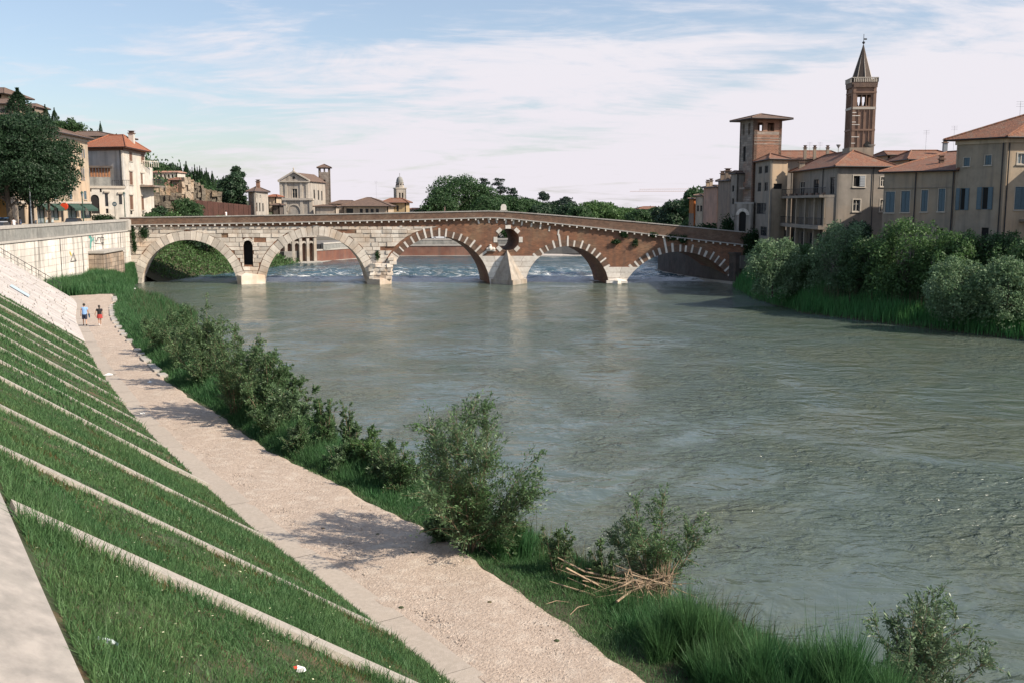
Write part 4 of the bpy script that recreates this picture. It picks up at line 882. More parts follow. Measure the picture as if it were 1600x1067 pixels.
for zf in (zb1,zb2):
    b=MB(CC.location); n_=52
    for k in range(n_): yv=C0[1]+(C1[1]-C0[1])*k/(n_-1); b.tube([(C0[0]-2.1,yv,zf),(C0[0]-2.1,yv,zf+.95)],.02,4)
    b.tube([(C0[0]-2.1,C0[1],zf+.95),(C0[0]-2.1,C1[1]+.1,zf+.95)],.035,4); b.build('balcony_railing','metal',CC)
for t in (.12,.34,.53,.71,.9):
    yv=C0[1]+(C1[1]-C0[1])*t; k=window_meshes('wd',2.6,2.2); o=link('window',k[0][1],CC,Vector((C0[0]-1.6,yv,zb2-3.3))-CC.location,-math.pi/2); link('pane',k[1][1],o)
    k=window_meshes('d',1.1,2.3); o=link('window',k[0][1],CC,Vector((C0[0]-.05,yv,zb2+.05))-CC.location,-math.pi/2); link('pane',k[1][1],o)
for k in range(9): # plants on the balcony
    yv=C0[1]+(C1[1]-C0[1])*(k+.5)/9; b=MB(CC.location); b.box((C0[0]-2.0,yv,zb1+.15),(.3,.9,.28)); b.build('planter','tile_dark',CC)
pxc=lin(C0,(C2[0],C0[1]),.15); chimney(CC,C0[0]+.4,150.,zC-.2,1.6,.8,'pl_beige')
xr,yr=lin(mid(C1,C2),mid(C0,(C2[0],C0[1]+2)),.3); 
b=MB(CC.location); b.box((xr+1.2,yr,zC+2.2),(3.2,3,1.3)); b.build('roof_terrace_box','pl_beige',CC)
for k,(dx,w_) in enumerate(((-1.6,.5),(2.9,.8))):
    b=MB(CC.location); b.lathe((xr+dx,yr-.5,zC+2.3),[(.05,0),(.05,.5),(w_*.6,.9),(w_*.65,1.0)],10); b.build('satellite_dish','quay_cap',CC)
# D: narrow house between gate tower and terraced house
Dp=[col(1179,160.6),col(1203,150.5),col(1229,151.5),(col(1229,151.5)[0]+2.0,167),(col(1179,160.6)[0]+3,168)]
do={0:[(1185.5,261,1190.5,272,'wd'),(1195,260,1200,271,'wd'),(1184,286,1189,300,'wd'),(1194.5,286,1200,299,'wd'),(1182,318,1197,335,'wd'),(1188,355,1198,369,'wd')],1:[(1209,288,1222,296,'d')]}
DD=building('narrow_house','narrow shaded stone house squeezed between the gate tower and the terraced house',Dp,2.4,zy(252,154),'tstone',do,mats={0:'pl_grey',1:'pl_tan'},roofp=dict(ridge=[mid(*Dp)],rz=zy(238,154),over=.5,m='tile'))
Db=quad(col(1183,172),col(1322,172),9)
DE=building('back_house','long house with low brown tiled roof behind the terraced house',Db,2.4,zy(251,172),'pl_grey',{},roofp=dict(ridge=[lin(Db[0],Db[3],.5) and lin(mid(Db[0],Db[3]),mid(Db[1],Db[2]),.12),lin(mid(Db[0],Db[3]),mid(Db[1],Db[2]),.9)],rz=zy(236,175),over=.6,m='tile'))
for px_ in (1255,1270,1290): chimney(DE,*col(px_,171.3),zy(250,171),1.9,.45,'pl_beige')
for px_ in (1262,1278): antenna(DE,*col(px_,174),zy(243,174))
# gate tower
tA=15; Tc=col(1175.5,161.5); ca,sa=math.cos(R(tA)),math.sin(R(tA)); wT=4.87
Tf=[Tc,(Tc[0]+wT*ca,Tc[1]+wT*sa),(Tc[0]+wT*ca-wT*sa,Tc[1]+wT*sa+wT*ca),(Tc[0]-wT*sa,Tc[1]+wT*ca)]
zT=zy(188,162.5); zsh=zy(211,162)
TW=thing('gate_tower','square medieval tower with open belfry and low tiled roof at the right bridgehead','tower',(Tc[0],Tc[1],3))
for i in range(4):
    A,B=Tf[i],Tf[(i+1)%4]; ops=[]
    if i==3: ops=[(1161,230,1165,253,'d'),(1160,271,1164,285,'d')]
    facade(TW,A,B,3,zsh,'tbrick' if i in(0,) else 'tstone',ops,.5)
    if i==0: facade(TW,A,B,zsh+.002,zsh+.5,'tstone',[],.5,nm='belfry_sill')
    z0=zsh+(.5 if i==0 else 0)+.004
    facade(TW,A,B,z0,zT,'tstone' if i==3 else 'tbrick',[(.55 if i==0 else .9,zT-.45,1.55,z0+.08,'@open'),(2.3 if i==0 else 2.8,zT-.45,3.5,z0+.08,'@open')],.5,nm='belfry_wall')
b=MB(TW.location); b.prism([lin(p,mid(*Tf),.15) for p in Tf],zsh-.2,zsh); b.build('belfry_floor','tstone',TW)
for k,zk in enumerate((213,217,222)):
    b=MB(TW.location); nn=(sa,-ca); A,B=Tf[0],Tf[1]; b.prism([(A[0]+nn[0]*.03,A[1]+nn[1]*.03),(B[0]+nn[0]*.03,B[1]+nn[1]*.03),B,A],zy(zk+1.6,158),zy(zk,158)); b.build('stone_band','tstone',TW)
roof(TW,Tf,zT,[mid(*Tf)],zy(174,159),1.25,'tile_dark')
b=MB(TW.location); q=lin(Tf[0],Tf[3],.3); b.box((q[0]-.5,q[1],zy(294,159)),(1.1,1.7,.3),R(tA)); b.build('balcony','tstone',TW)
# gatehouse block with arch at tower foot
Gc=col(1148.5,160.5); Ge=col(1178,159.4); Gq=quad(Gc,Ge,3.5); GH=thing('bridge_gatehouse','pale stone gatehouse with tall arched doorway at the end of the bridge','gatehouse',(Gc[0],Gc[1],3))
zG=zy(319,160)
for i in range(4): facade(GH,Gq[i],Gq[(i+1)%4],3,zG,'church' ,[(1154.5,331,1165.5,362,'ad')] if i==0 else [],.4)
b=MB(GH.location); b.prism(Gq,zG,zG+.25); b.build('coping','quay_cap',GH)
ua,ub=cast(1154.5,345,Gc,Ge)[0],cast(1165.5,345,Gc,Ge)[0]; um=(ua+ub)/2; rw=(ub-ua)/2; zc=cast(1160,331,Gc,Ge)[1]-rw; ang=math.atan2(Ge[1]-Gc[1],Ge[0]-Gc[0])
for k in range(11):
    t0_,t1_=k*math.pi/11+.02,(k+1)*math.pi/11-.02; b=MB(); b.xz([(um+r*math.cos(t),zc-3+r*math.sin(t)) for r,t in ((rw+.03,t0_),(rw+.5,t0_),(rw+.5,t1_),(rw+.03,t1_))],-.06,.05); b.build('arch_stone','bwhite',GH,None,(0,0,0),ang)
# bell tower far behind
Bt=350.; b0=col(1330.5,Bt,200); b1=col(1365,Bt,200); wB=math.hypot(b1[0]-b0[0],b1[1]-b0[1]); aB=R(-5); 
def rot(p,c,a): x,y=p[0]-c[0],p[1]-c[1]; return (c[0]+x*math.cos(a)-y*math.sin(a),c[1]+x*math.sin(a)+y*math.cos(a))
aB=R(-3.5); Bf=[rot(p,b0,-aB*-1) for p in (b0,(b0[0]+wB,b0[1]),(b0[0]+wB,b0[1]+wB),(b0[0],b0[1]+wB))]
BT=thing('bell_tower','very tall slender brick bell tower with octagonal spire rising behind the roofs','bell tower',(b0[0],b0[1],3))
zt0=zy(133,Bt); zbel=zy(170,Bt)
cxy=mid(*Bf)
for i in range(4):
    A,B=Bf[i],Bf[(i+1)%4]; L=wB
    facade(BT,A,B,3,zbel,'bellbrick',[],.6)
    zz0,zz1=zy(166.5,Bt),zy(149,Bt)
    facade(BT,A,B,zbel+.01,zt0,'bellbrick',[(L*.20,zz1,L*.385,zz0,'@open'),(L*.41,zz1,L*.595,zz0,'@open'),(L*.62,zz1,L*.805,zz0,'@open')],.6,nm='belfry_wall')
    d=((B[0]-A[0])/L,(B[1]-A[1])/L); n_=(d[1],-d[0])
    for t in (.0,.26,.5,.74,.9): # pilaster strips
        p=lin(A,B,t); w_=L*(.13 if t in(0,.9) else .035)*(1 if t!=.9 else .77); q=(p[0]+d[0]*w_,p[1]+d[1]*w_); b=MB(BT.location); b.prism([(p[0]+n_[0]*.3,p[1]+n_[1]*.3),(q[0]+n_[0]*.3,q[1]+n_[1]*.3),q,p],3,zy(172 if 0<t<.9 else 137,Bt)); b.build('pilaster','bellbrick',BT)
    for zk,hh,m_ in ((171.5,.8,'trim'),(205,.6,'bellbrick'),(146,.5,'bellbrick'),(137,1.2,'tile_dark')):
        b=MB(BT.location); e=.4 if zk!=137 else .55; b.prism([(A[0]+n_[0]*e-d[0]*.0,A[1]+n_[1]*e),(B[0]+n_[0]*e,B[1]+n_[1]*e),B,A],zy(zk,Bt),zy(zk,Bt)+hh); b.build('cornice_band',m_,BT)
    for zk in ((176,1),(181,2),(191,1),(195,2),(203,1),(214,2),(224,1)): 
        if i==0: b=MB(BT.location); b.prism([(A[0]+n_[0]*.36,A[1]+n_[1]*.36),(A[0]+d[0]*1.3*zk[1]+n_[0]*.36,A[1]+d[1]*1.3*zk[1]+n_[1]*.36),(A[0]+d[0]*1.3*zk[1],A[1]+d[1]*1.3*zk[1]),A],zy(zk[0]+1,Bt),zy(zk[0],Bt)); b.build('quoin_stone','bwhite',BT)
b=MB(BT.location); ex=[lin(cxy,p,1.13) for p in Bf]; b.prism(ex,zt0,zt0+.9); b.build('gallery_floor','tile_dark',BT)
for i in range(4):
    A,B=ex[i],ex[(i+1)%4]; b=MB(BT.location)
    for k in range(15): p=lin(A,B,k/14); b.box((p[0],p[1],zt0+1.6),(.28,.28,1.4))
    m_=mid(A,B); an=math.atan2(B[1]-A[1],B[0]-A[0]); b.box((m_[0],m_[1],zt0+2.35),(math.hypot(B[0]-A[0],B[1]-A[1])+.3,.45,.25),an); b.build('balustrade','trim',BT)
b=MB(BT.location); zs_=zt0+.9; apx=zy(68,Bt); b.lathe((*cxy,zs_),[(wB*.45,0),(wB*.45,1.2),(.15,apx-zs_)],8); b.build('spire','spire',BT)
b=MB(BT.location)
for k in range(8): t=2*math.pi*k/8; b.tube([(cxy[0]+wB*.455*math.cos(t),cxy[1]+wB*.455*math.sin(t),zs_+1.2),(cxy[0],cxy[1],apx)],[.16,.07],4)
b.build('spire_rib','trim',BT)
b=MB(BT.location); b.tube([(*cxy,apx-.5),(*cxy,apx+3.6)],.10,5); b.lathe((*cxy,apx+.2),[(.1,0),(.5,.4),(.5,.7),(.1,1.0)],8); b.box((cxy[0]+.5,cxy[1],apx+1.9),(1.2,.1,.5)); b.build('weather_vane','metal',BT)
for t in (.3,.5,.7):
    p=lin(mid(Bf[0],Bf[3]),mid(Bf[1],Bf[2]),t); b=MB(BT.location); b.lathe((p[0],p[1],zy(165,Bt)),[(.75,0),(.55,.5),(.42,1.3),(.1,1.6)],10); b.build('bell','metal',BT)
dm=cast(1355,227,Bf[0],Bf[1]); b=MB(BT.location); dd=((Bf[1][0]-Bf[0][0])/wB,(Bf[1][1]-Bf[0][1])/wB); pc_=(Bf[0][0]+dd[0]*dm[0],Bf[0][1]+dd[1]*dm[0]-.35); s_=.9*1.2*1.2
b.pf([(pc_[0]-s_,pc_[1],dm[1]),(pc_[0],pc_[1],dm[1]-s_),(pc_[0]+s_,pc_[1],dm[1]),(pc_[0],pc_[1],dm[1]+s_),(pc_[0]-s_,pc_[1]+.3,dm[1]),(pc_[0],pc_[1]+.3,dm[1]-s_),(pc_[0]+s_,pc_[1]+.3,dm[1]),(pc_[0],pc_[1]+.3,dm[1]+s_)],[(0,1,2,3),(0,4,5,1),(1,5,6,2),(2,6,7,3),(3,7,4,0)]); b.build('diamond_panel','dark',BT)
# roofs behind (x 1415-1490)
def lowhouse(name,label,x0,x1,Y,ye,yr,m='pl_beige',rm='tile',dep=10,ops=[],z0=3.,cat='house',over=.5,mats={},inset=.25,ang=0,**k):
    A,B=col(x0,Y),col(x1,Y+ang); q=quad(A,B,dep); ze=zy(ye,Y); return building(name,label,q,z0,ze,m,{0:ops},cat=cat,mats=mats,roofp=dict(ridge=[lin(mid(q[0],q[3]),mid(q[1],q[2]),inset),lin(mid(q[0],q[3]),mid(q[1],q[2]),1-inset)],rz=zy(yr,Y+dep/2),over=over,m=rm),**k)
h=lowhouse('roofed_house','brown tiled roof with chimney and aerials left of the tall beige house',1418,1500,150,251,236,dep=9,rm='tile'); chimney(h,*col(1472,152),zy(238,152),1.3,.6,'sh_grey'); antenna(h,*col(1442,152),zy(238,152),3.2); antenna(h,*col(1485,150),zy(235,150),3.5)
lowhouse('far_roofed_house','low reddish roof just right of the bell tower base',1385,1432,170,244,237,dep=7,inset=.1)
# house further along the right bank, beyond the frame, continuing the row
n0=(Qr[0]+.4,Qr[1]-1.); NB=building('next_riverside_house','beige house standing next in the riverside row beyond the right edge',[(60.4,97),(71,97),(71,106.9),(60.4,106.9)],2.4,20.4,'pl_beige',{},roofp=dict(ridge=[(65,102),(67,102)],rz=22.6,over=.5,m='tile'))
# houses left of the gate tower
H1=building('brown_river_house','tall narrow brown house with sloping roof left of the gate tower',quad(col(1121.5,178),col(1143,170),8),3,zy(284,174),'pl_brown',{},roofp=dict(ridge=[lin(col(1121.5,180),col(1143,175),.6)],rz=zy(277,176),over=.4,m='tile_dark'))
chimney(H1,*col(1128,176),zy(285,176),1.4,.7,'pl_brown'); chimney(H1,*col(1136,174),zy(283,174),1.6,.9,'pl_brown')
H1b=building('slim_house','slim grey house wedged beside the gate tower',quad(col(1141,168),col(1151,164.5),5),3,zy(272,163),'pl_grey',{0:[(1144,290,1147,300,'wd'),(1144,310,1147,320,'wd')]},roofp=dict(ridge=[col(1147,165)],rz=zy(268,165),over=.3,m='tile_dark'))
H2=building('pink_house','plain pink house end with two chimneys right of the orange panel',quad(col(1099,200),col(1121,190),9),3,zy(294,195),'pl_pink',{},roofp=dict(ridge=[lin(col(1099,204),col(1121,196),.7)],rz=zy(290,197),over=.35,m='tile_dark'))
chimney(H2,*col(1105,199),zy(296,199),1.3,.6,'pl_cream'); chimney(H2,*col(1110.5,198),zy(294,198),1.3,.6,'pl_cream')
H3=building('pale_house','small pale house with dark lean-to roof beside the pink house',quad(col(1087,206),col(1099,203),8),3,zy(307,204),'pl_cream',{0:[(1089,322,1092,331,'wd'),(1094,322,1097,331,'wd')]},roofp=dict(ridge=[col(1093,209)],rz=zy(304,209),over=.4,m='tile_dark'))
H4=building('orange_house','small house with bright orange upper wall left of the pale house',quad(col(1077,212),col(1084.5,210),7),3,zy(312,211),'pl_orange',{},roofp=dict(ridge=[col(1080,215)],rz=zy(310,215),over=.3,m='tile_dark'))
b=MB(H4.location); A,B=col(1077,212),col(1084.5,210); b.prism([(A[0],A[1]-.1),(B[0],B[1]-.1),B,A],3.,zy(334,211)); b.build('lower_wall','pl_brown',H4)
# ---------- far centre: church, campanile, roofs, domed tower
Yc=262.; zg=4.1
ca_,cb2=col(438,Yc),col(482,Yc); CH=thing('church','small pale stone church with pedimented front left of a slim campanile','church',(ca_[0],Yc,zg))
La=cb2[0]-ca_[0]; zped=zy(284,Yc); zap=zy(271,Yc); zent=zy(313.5,Yc)
facade(CH,(ca_[0],Yc),(cb2[0],Yc),zent+.5,zped,'church',[(456.5,295.5,464.5,310,'ws')],.4)
facade(CH,(ca_[0]-1.,Yc-.8),(cb2[0]+1.2,Yc-.8),zg,zent,'church',[],.4)
b=MB(CH.location); b.prism([(ca_[0]-1,Yc-.4),(ca_[0]-.6,Yc-.4),(ca_[0]-.6,Yc+6),(ca_[0]-1,Yc+6)],zg,zent); b.prism([(cb2[0]+.8,Yc-.4),(cb2[0]+1.2,Yc-.4),(cb2[0]+1.2,Yc+6),(cb2[0]+.8,Yc+6)],zg,zent); b.build('porch_side_wall','church',CH)
b=MB(CH.location); b.box(((ca_[0]+cb2[0])/2,Yc-.3,zent+.25),(La+2.8,2.0,.45)); b.build('entablature','trim',CH)
facade(CH,(ca_[0],Yc+.01),(cb2[0],Yc+.01),zped+.002,zped+.01,'church',[],.4,top=[(La,zped+.01),(La/2,zap)],nm='pediment')
for s_ in (0,1):
    A=(ca_[0]-.5,zped) if not s_ else ((ca_[0]+cb2[0])/2,zap+.25); B=((ca_[0]+cb2[0])/2,zap+.25) if not s_ else (cb2[0]+.5,zped)
    b=MB(CH.location); b.xz([(A[0],A[1]),(B[0],B[1]),(B[0],B[1]+.35),(A[0],A[1]+.35)],Yc-.45,Yc+.3); b.v=[(x,y,z) for x,y,z in b.v]; b.build('raking_cornice','trim',CH)
b=MB(CH.location); b.box(((ca_[0]+cb2[0])/2,Yc-.1,zped-.05),(La+.8,.8,.32)); b.build('cornice','trim',CH)
for px_ in (439.3,447.5,471,480.3):
    x=col(px_,Yc)[0]; b=MB(CH.location); b.box((x,Yc-.08,(zent+.5+zped-.2)/2),(.65,.22,zped-zent-.75)); b.build('pilaster','trim',CH)
for px_ in (434.5,446.5,472,486.5):
    x=col(px_,Yc)[0]; b=MB(CH.location); b.box((x,Yc-.9,(zg+zent)/2),(.75,.25,zent-zg-.01)); b.build('pilaster','trim',CH)
b=MB(CH.location); xm=(ca_[0]+cb2[0])/2
for k in range(12):
    t0_,t1_=k*math.pi/12,(k+1)*math.pi/12; b.xz([(xm+r*math.cos(t),zy(330,Yc)+r*math.sin(t)) for r,t in ((1.5,t0_),(1.85,t0_),(1.85,t1_),(1.5,t1_))],Yc-1.0,Yc-.79)
b.build('blind_arch','trim',CH)
b=MB(CH.location); b.lathe((xm,Yc+.0,zap+.4),[(.3,0),(.3,.3),(.1,.4),(.2,.7),(.05,1.1)],8); b.build('finial','trim',CH)
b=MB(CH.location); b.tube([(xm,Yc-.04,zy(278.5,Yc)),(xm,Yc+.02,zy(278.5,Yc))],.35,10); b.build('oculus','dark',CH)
sb_=col(507,Yc+19)
facade(CH,(cb2[0],Yc+.4),(sb_[0]+.3,Yc+19),zg,zped,'church',[(490,297,492.3,312,'d'),(496.5,298,498.6,313,'d'),(502,299,504,314,'d')],.4,nm='side_wall')
rr_=[(ca_[0]-.4,Yc+.3),(cb2[0]+.5,Yc+.3),(sb_[0]+.8,Yc+19),(ca_[0]-.4,Yc+19)]
b=MB(CH.location); x2=sb_[0]-La/2; b.pf([(rr_[0][0],rr_[0][1],zped),(rr_[1][0],rr_[1][1],zped),(rr_[2][0],rr_[2][1],zped),(rr_[3][0],rr_[3][1],zped),(xm,Yc+.3,zap+.2),(xm+1.6,Yc+19,zap+.2)],[(1,2,5,4),(0,4,5,3),(0,1,4),(2,3,5),(3,2,1,0)]); b.build('roof','tile_dark',CH)
Yk=285.; k0=col(498.5,Yk); k1=col(517.5,Yk); wk=(k1[0]-k0[0])*.93; zk0=zy(270,Yk); zk1=zy(263.2,Yk)
KP=thing('campanile','slim stone campanile with open top and small pyramid roof behind the church','tower',(k0[0],Yk,zg))
kf=[rot(p,k0,R(8)) for p in (k0,(k0[0]+wk,Yk),(k0[0]+wk,Yk+wk),(k0[0],Yk+wk))]
for i in range(4):
    facade(KP,kf[i],kf[(i+1)%4],zg,zk0,'tstone',[(wk*.4,zk0-2,wk*.6,zk0-4,'@d')] if i in(0,) else [],.35)
    facade(KP,kf[i],kf[(i+1)%4],zk0+.003,zk1,'tstone',[(wk*.17,zk1-.15,wk*.45,zk0+.1,'@open'),(wk*.55,zk1-.15,wk*.83,zk0+.1,'@open')],.35,nm='belfry_wall')
roof(KP,kf,zk1,[mid(*kf)],zy(257,Yk),.45,'tile_dark')
lowhouse('parish_wall_house','low grey annexe with flat top right of the church',492,524,256,324,321,'church','tile_dark',5,z0=zg)
I1=lowhouse('long_roofed_house','long low house with wide brown hipped roof and dark window band',535,606,262,323.5,309.5,'pl_cream','tile_dark',14,[(541,326.5,552,333.5,'wd'),(562,327,567,333.5,'wd'),(571,327,576,333.5,'wd'),(579,327,584,333.5,'wd'),(587,327,592,333.5,'wd')],z0=zg,over=.9,inset=.45)
lowhouse('side_roof_house','low brown roof between the campanile and the long roofed house',517,556,270,320,314,'pl_cream','tile_dark',8,z0=zg)
J=lowhouse('yellow_house','yellow house with shallow brown roof in front of the domed tower',598,634,275,318,310.5,'pl_yellow','tile',10,[(607,321,611,330,'wd'),(619.5,321.5,623,331,'wd')],z0=zg,over=.8)
antenna(J,*col(588,280),zy(312,280),5)
Yd=330.; dc=col(625,Yd); DT=thing('domed_tower','pale stone tower with octagonal lantern and dome behind the yellow house','tower',(dc[0],dc[1],zg)); rD=(col(635,Yd)[0]-col(615,Yd)[0])/2
zz=lambda p:zy(p,Yd)
df=[rot(p,dc,R(20)) for p in ((dc[0]-rD*.8,dc[1]-rD*.8),(dc[0]+rD*.8,dc[1]-rD*.8),(dc[0]+rD*.8,dc[1]+rD*.8),(dc[0]-rD*.8,dc[1]+rD*.8))]
for i in range(4): facade(DT,df[i],df[(i+1)%4],zg,zz(295),'church',[(rD*.45,zz(302),rD*.7,zz(311),'@d'),(rD*.9,zz(302),rD*1.15,zz(311),'@d')],.3)
b=MB(DT.location); b.prism([lin(dc,p,1.12) for p in df],zz(295.5),zz(294)); b.build('cornice','trim',DT)
b=MB(DT.location); b.lathe((*dc,zz(294)),[(rD*.68,0),(rD*.68,.8),(rD*.6,.9),(rD*.58,zz(286.5)-zz(294)),(rD*.66,zz(286.2)-zz(294)),(rD*.66,zz(285.5)-zz(294))],8); b.build('lantern','church',DT)
b=MB(DT.location); hD=zz(276.5)-zz(285.5); b.lathe((*dc,zz(285.5)),[(rD*.56*math.cos(a)**.8 if a<1.5 else .1,hD*math.sin(a)) for a in (0,.3,.6,.9,1.15,1.35,1.56)],14); b.tube([(*dc,zz(277)),(*dc,zz(271))],.08,4); b.build('dome','quay_top',DT,sm=False)
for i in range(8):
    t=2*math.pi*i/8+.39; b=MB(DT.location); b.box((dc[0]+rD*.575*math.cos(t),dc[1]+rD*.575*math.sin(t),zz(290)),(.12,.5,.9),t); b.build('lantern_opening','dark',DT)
lowhouse('white_low_house','tiny white house with chimneys at the edge of the trees',637,657,300,328.5,326,'pl_white','tile',6,z0=zg)
lowhouse('reddish_far_house','reddish tiled house half hidden behind trees right of centre',1000,1036,330,328,323.5,'pl_ochre','tile',12,z0=3)
# crane far away
cr=thing('tower_crane','faint distant tower crane with long horizontal jib above the trees','crane',(*col(1083,640),9)); zj=zy(299.5,640)
xm_=col(1083,640)[0]; xl=col(984,640)[0]; b=MB(cr.location); b.tube([(xm_,640,9),(xm_,640,zj+3)],.35,4); b.build('mast','crane',cr)
b=MB(cr.location); b.tube([(xl,640,zj),(xm_+18,640,zj)],.16,4); b.tube([(xl+6,640,zj+1.3),(xm_,640,zj+1.6)],.11,4)
for k in range(24): x=xl+6+(xm_-xl-6)*k/24; b.tube([(x,640,zj),(x+.9,640,zj+1.4)],.08,3)
b.build('jib','crane',cr)
# ---------- left: hoarding, small houses, villa etc.
h0,h1=col(302,200),col(391,215); HO=thing('site_hoarding','long brown sheet-metal hoarding along the bridge approach','hoarding',(h0[0],h0[1],8.9)); n_=22; an=math.atan2(h1[1]-h0[1],h1[0]-h0[0]); Lh=math.hypot(h1[0]-h0[0],h1[1]-h0[1])
for k in range(n_):
    L=Lh/n_; b=MB(); zt_=zy(313+8.5*(k+.5)/n_,200+15*(k+.5)/n_)-8.9; b.box((L*(k+.5),-.04*(k%2),zt_/2),(L-.06,.08,zt_)); 
    for j in range(3): b.box((L*(k+.2+.3*j),-.08-.04*(k%2),zt_/2),(.09,.06,zt_-.1))
    b.build('hoarding_panel','hoard',HO,None,(0,0,0),an)
G1=building('stone_end_house','small stone house with tiled roof and tall chimney between dark tree and church',[col(388,222),col(398.5,216),col(419,226),(col(408,240)[0],240)],8.9,zy(301,220),'tstone',{1:[(400.5,317,402.5,331,'d'),(405,317,407,331,'d'),(410,318,412,331,'d'),(400.5,304,402,311,'w'),(406,305,408,311,'w')]},mats={1:'church'},roofp=dict(ridge=[col(402,230)],rz=zy(292,230),over=.5,m='tile_dark'))
chimney(G1,*col(404,228),zy(298,228),1.9,.8,'tbrick')
lowhouse('peach_house','small peach house with red roof left of the church',419,431,240,309,305,'pl_cream','tile_red',6,[(424,316,426,321,'wd')],z0=4.1)
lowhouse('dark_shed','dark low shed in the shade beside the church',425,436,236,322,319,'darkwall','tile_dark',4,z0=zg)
# villa
Va=col(195,174.); Vb=col(229.5,189.); Vl=col(136.5,176.); zV=zy(231.5,174)
vo={1:[(201.7,237.7,206.4,252.2,'sb'),(220.2,240.7,225.2,254.8,'sb'),(202.2,268.7,207.2,289.2,'sb'),(220,272,227.5,288,'sb'),(202.7,306,207.8,328,'sb'),(221,307.7,226,328.7,'sb'),(203.7,330.5,207.5,335.5,'d'),(222.5,331,226,335.5,'d')]}
V=building('villa','white three-storey villa with orange-red hipped roof and brown shutters near the bridge','' or [Vl,Va,Vb,(Vb[0]-14,Vb[1]+9),(Vl[0]-3,Vl[1]+18)],9.05,zV,'pl_white',vo,mats={0:'pl_lilac'},cornice='sh_brown')
vr=[Vl,Va,Vb,(Vl[0]-1,Vl[1]+15)]
roof(V,vr,zV,[lin(mid(Vl,vr[3]),mid(Va,Vb),.3),lin(mid(Vl,vr[3]),mid(Va,Vb),.72)],zV+2.7,1.0,'tile_red')
chimney(V,*col(210.5,183),zV+.8,2.2,.9,'pl_white'); pipe(V,Vl,Va,192.5,15,zV)
# corner terrace wing + balcony at the river side of the villa
b=MB(V.location); q0=cast(226,255,Va,Vb)
W2_=building('villa_wing','white lower wing with roof terrace at the river end of the villa',[ (Vb[0]+.05,Vb[1]-2.4),(col(236,190)[0],190.),(col(235,194)[0],195.),(Vb[0]+.0,Vb[1]+3)],9.05,zy(262,190),'pl_white',{})
b=MB(W2_.location); zw=zy(262,190)
for k in range(8): b.box((Vb[0]+.3+k*.28,Vb[1]-2.2+k*.38,zw+.5),(.12,.12,1.)); 
b.box((Vb[0]+1.2,Vb[1]-.9,zw+1.05),(3.2,.2,.12),math.atan2(3.,2.3)); b.build('balustrade','pl_white',W2_)
zb_=zy(290,186); b=MB(V.location); ub=cast(218,285,Va,Vb)[0]; dv=unit(np.array([Vb[0]-Va[0],Vb[1]-Va[1]])); nv=np.array([dv[1],-dv[0]]); p0=np.array(Va)+dv*ub; p1=np.array(Va)+dv*(ub+9); b.prism([tuple(p0+nv*2.4),tuple(p1+nv*2.4),tuple(p1),tuple(p0)],zb_-.3,zb_); b.build('balcony_slab','tstone',V)
b=MB(V.location)
for k in range(14): p=p0+dv*k*.68+nv*2.3; b.tube([(p[0],p[1],zb_),(p[0],p[1],zb_+1.1)],.035,4)
b.tube([(*(p0+nv*2.3),zb_+1.1),(*(p1+nv*2.3),zb_+1.1)],.05,4); b.build('balcony_railing','metal',V)
# low front wing with arched door, veranda on top
Fa=col(137,170.); Fb=col(195.5,172.5); Fq=[Fa,Fb,(Va[0]-.02,Va[1]-.05),(Vl[0],Vl[1]-.05)]; zF=zy(291,171)
FW=building('villa_front_wing','single-storey white street wing with arched doorway below a glazed veranda',Fq,9.05,zF,'pl_white',{0:[(142.5,305,155,334.5,'ad'),(164,303,169,323,'wd'),(186,305,190.5,320,'wd'),(140.5,291,143,300,'ad'),(156,291.5,158.5,301,'ad'),(165.5,327,169.5,334,'d')]},cornice='trim')
for (x0,x1,yy_) in ((162.5,171.5,300),(184,193,302)):
    u0_,z_=cast(x0,yy_,Fa,Fb); u1_=cast(x1,yy_,Fa,Fb)[0]; an=math.atan2(Fb[1]-Fa[1],Fb[0]-Fa[0]); b=MB(); b.box(((u0_+u1_)/2,-.12,z_-9.05),(u1_-u0_,.35,.3)); b.build('window_hood','trim',FW,None,(Fa[0]-FW.location.x,Fa[1]-FW.location.y,0),an)
VR=thing('glazed_veranda','long orange-brown glazed veranda on the terrace of the villa wing','veranda',(Fa[0],Fa[1]+1.2,zF)); an=math.atan2(Fb[1]-Fa[1],Fb[0]-Fa[0]); n_=7; Lv=3.9/ (F/171)*0+ (col(172,171)[0]-col(138,170)[0]); zv0,zv1=zy(277,171)-zF,zy(263,171)-zF
for k in range(n_):
    L=Lv/n_; b=MB(); b.box((L*(k+.5)+.1,0,(zv0+zv1)/2),(L-.12,.1,zv1-zv0)); b.build('glazing_panel','wood',VR,None,(0,0,0),an)
b=MB(); b.box((Lv/2,.35,zv0/2),(Lv,1.2,zv0)); b.build('parapet','quay_top',VR,None,(0,0,0),an); b=MB(); b.box((Lv/2,.5,zv1+.2),(Lv+.8,2.6,.35)); b.build('roof','darkwall',VR,None,(0,0,0),an)
b=MB(); 
for k in range(9): b.box((Lv+.3+k*.33,-.2,.5),(.05,.05,1.0))
b.box((Lv+1.7,-.2,1.0),(2.9,.07,.07)); b.build('terrace_railing','metal',VR,None,(0,0,0),an)
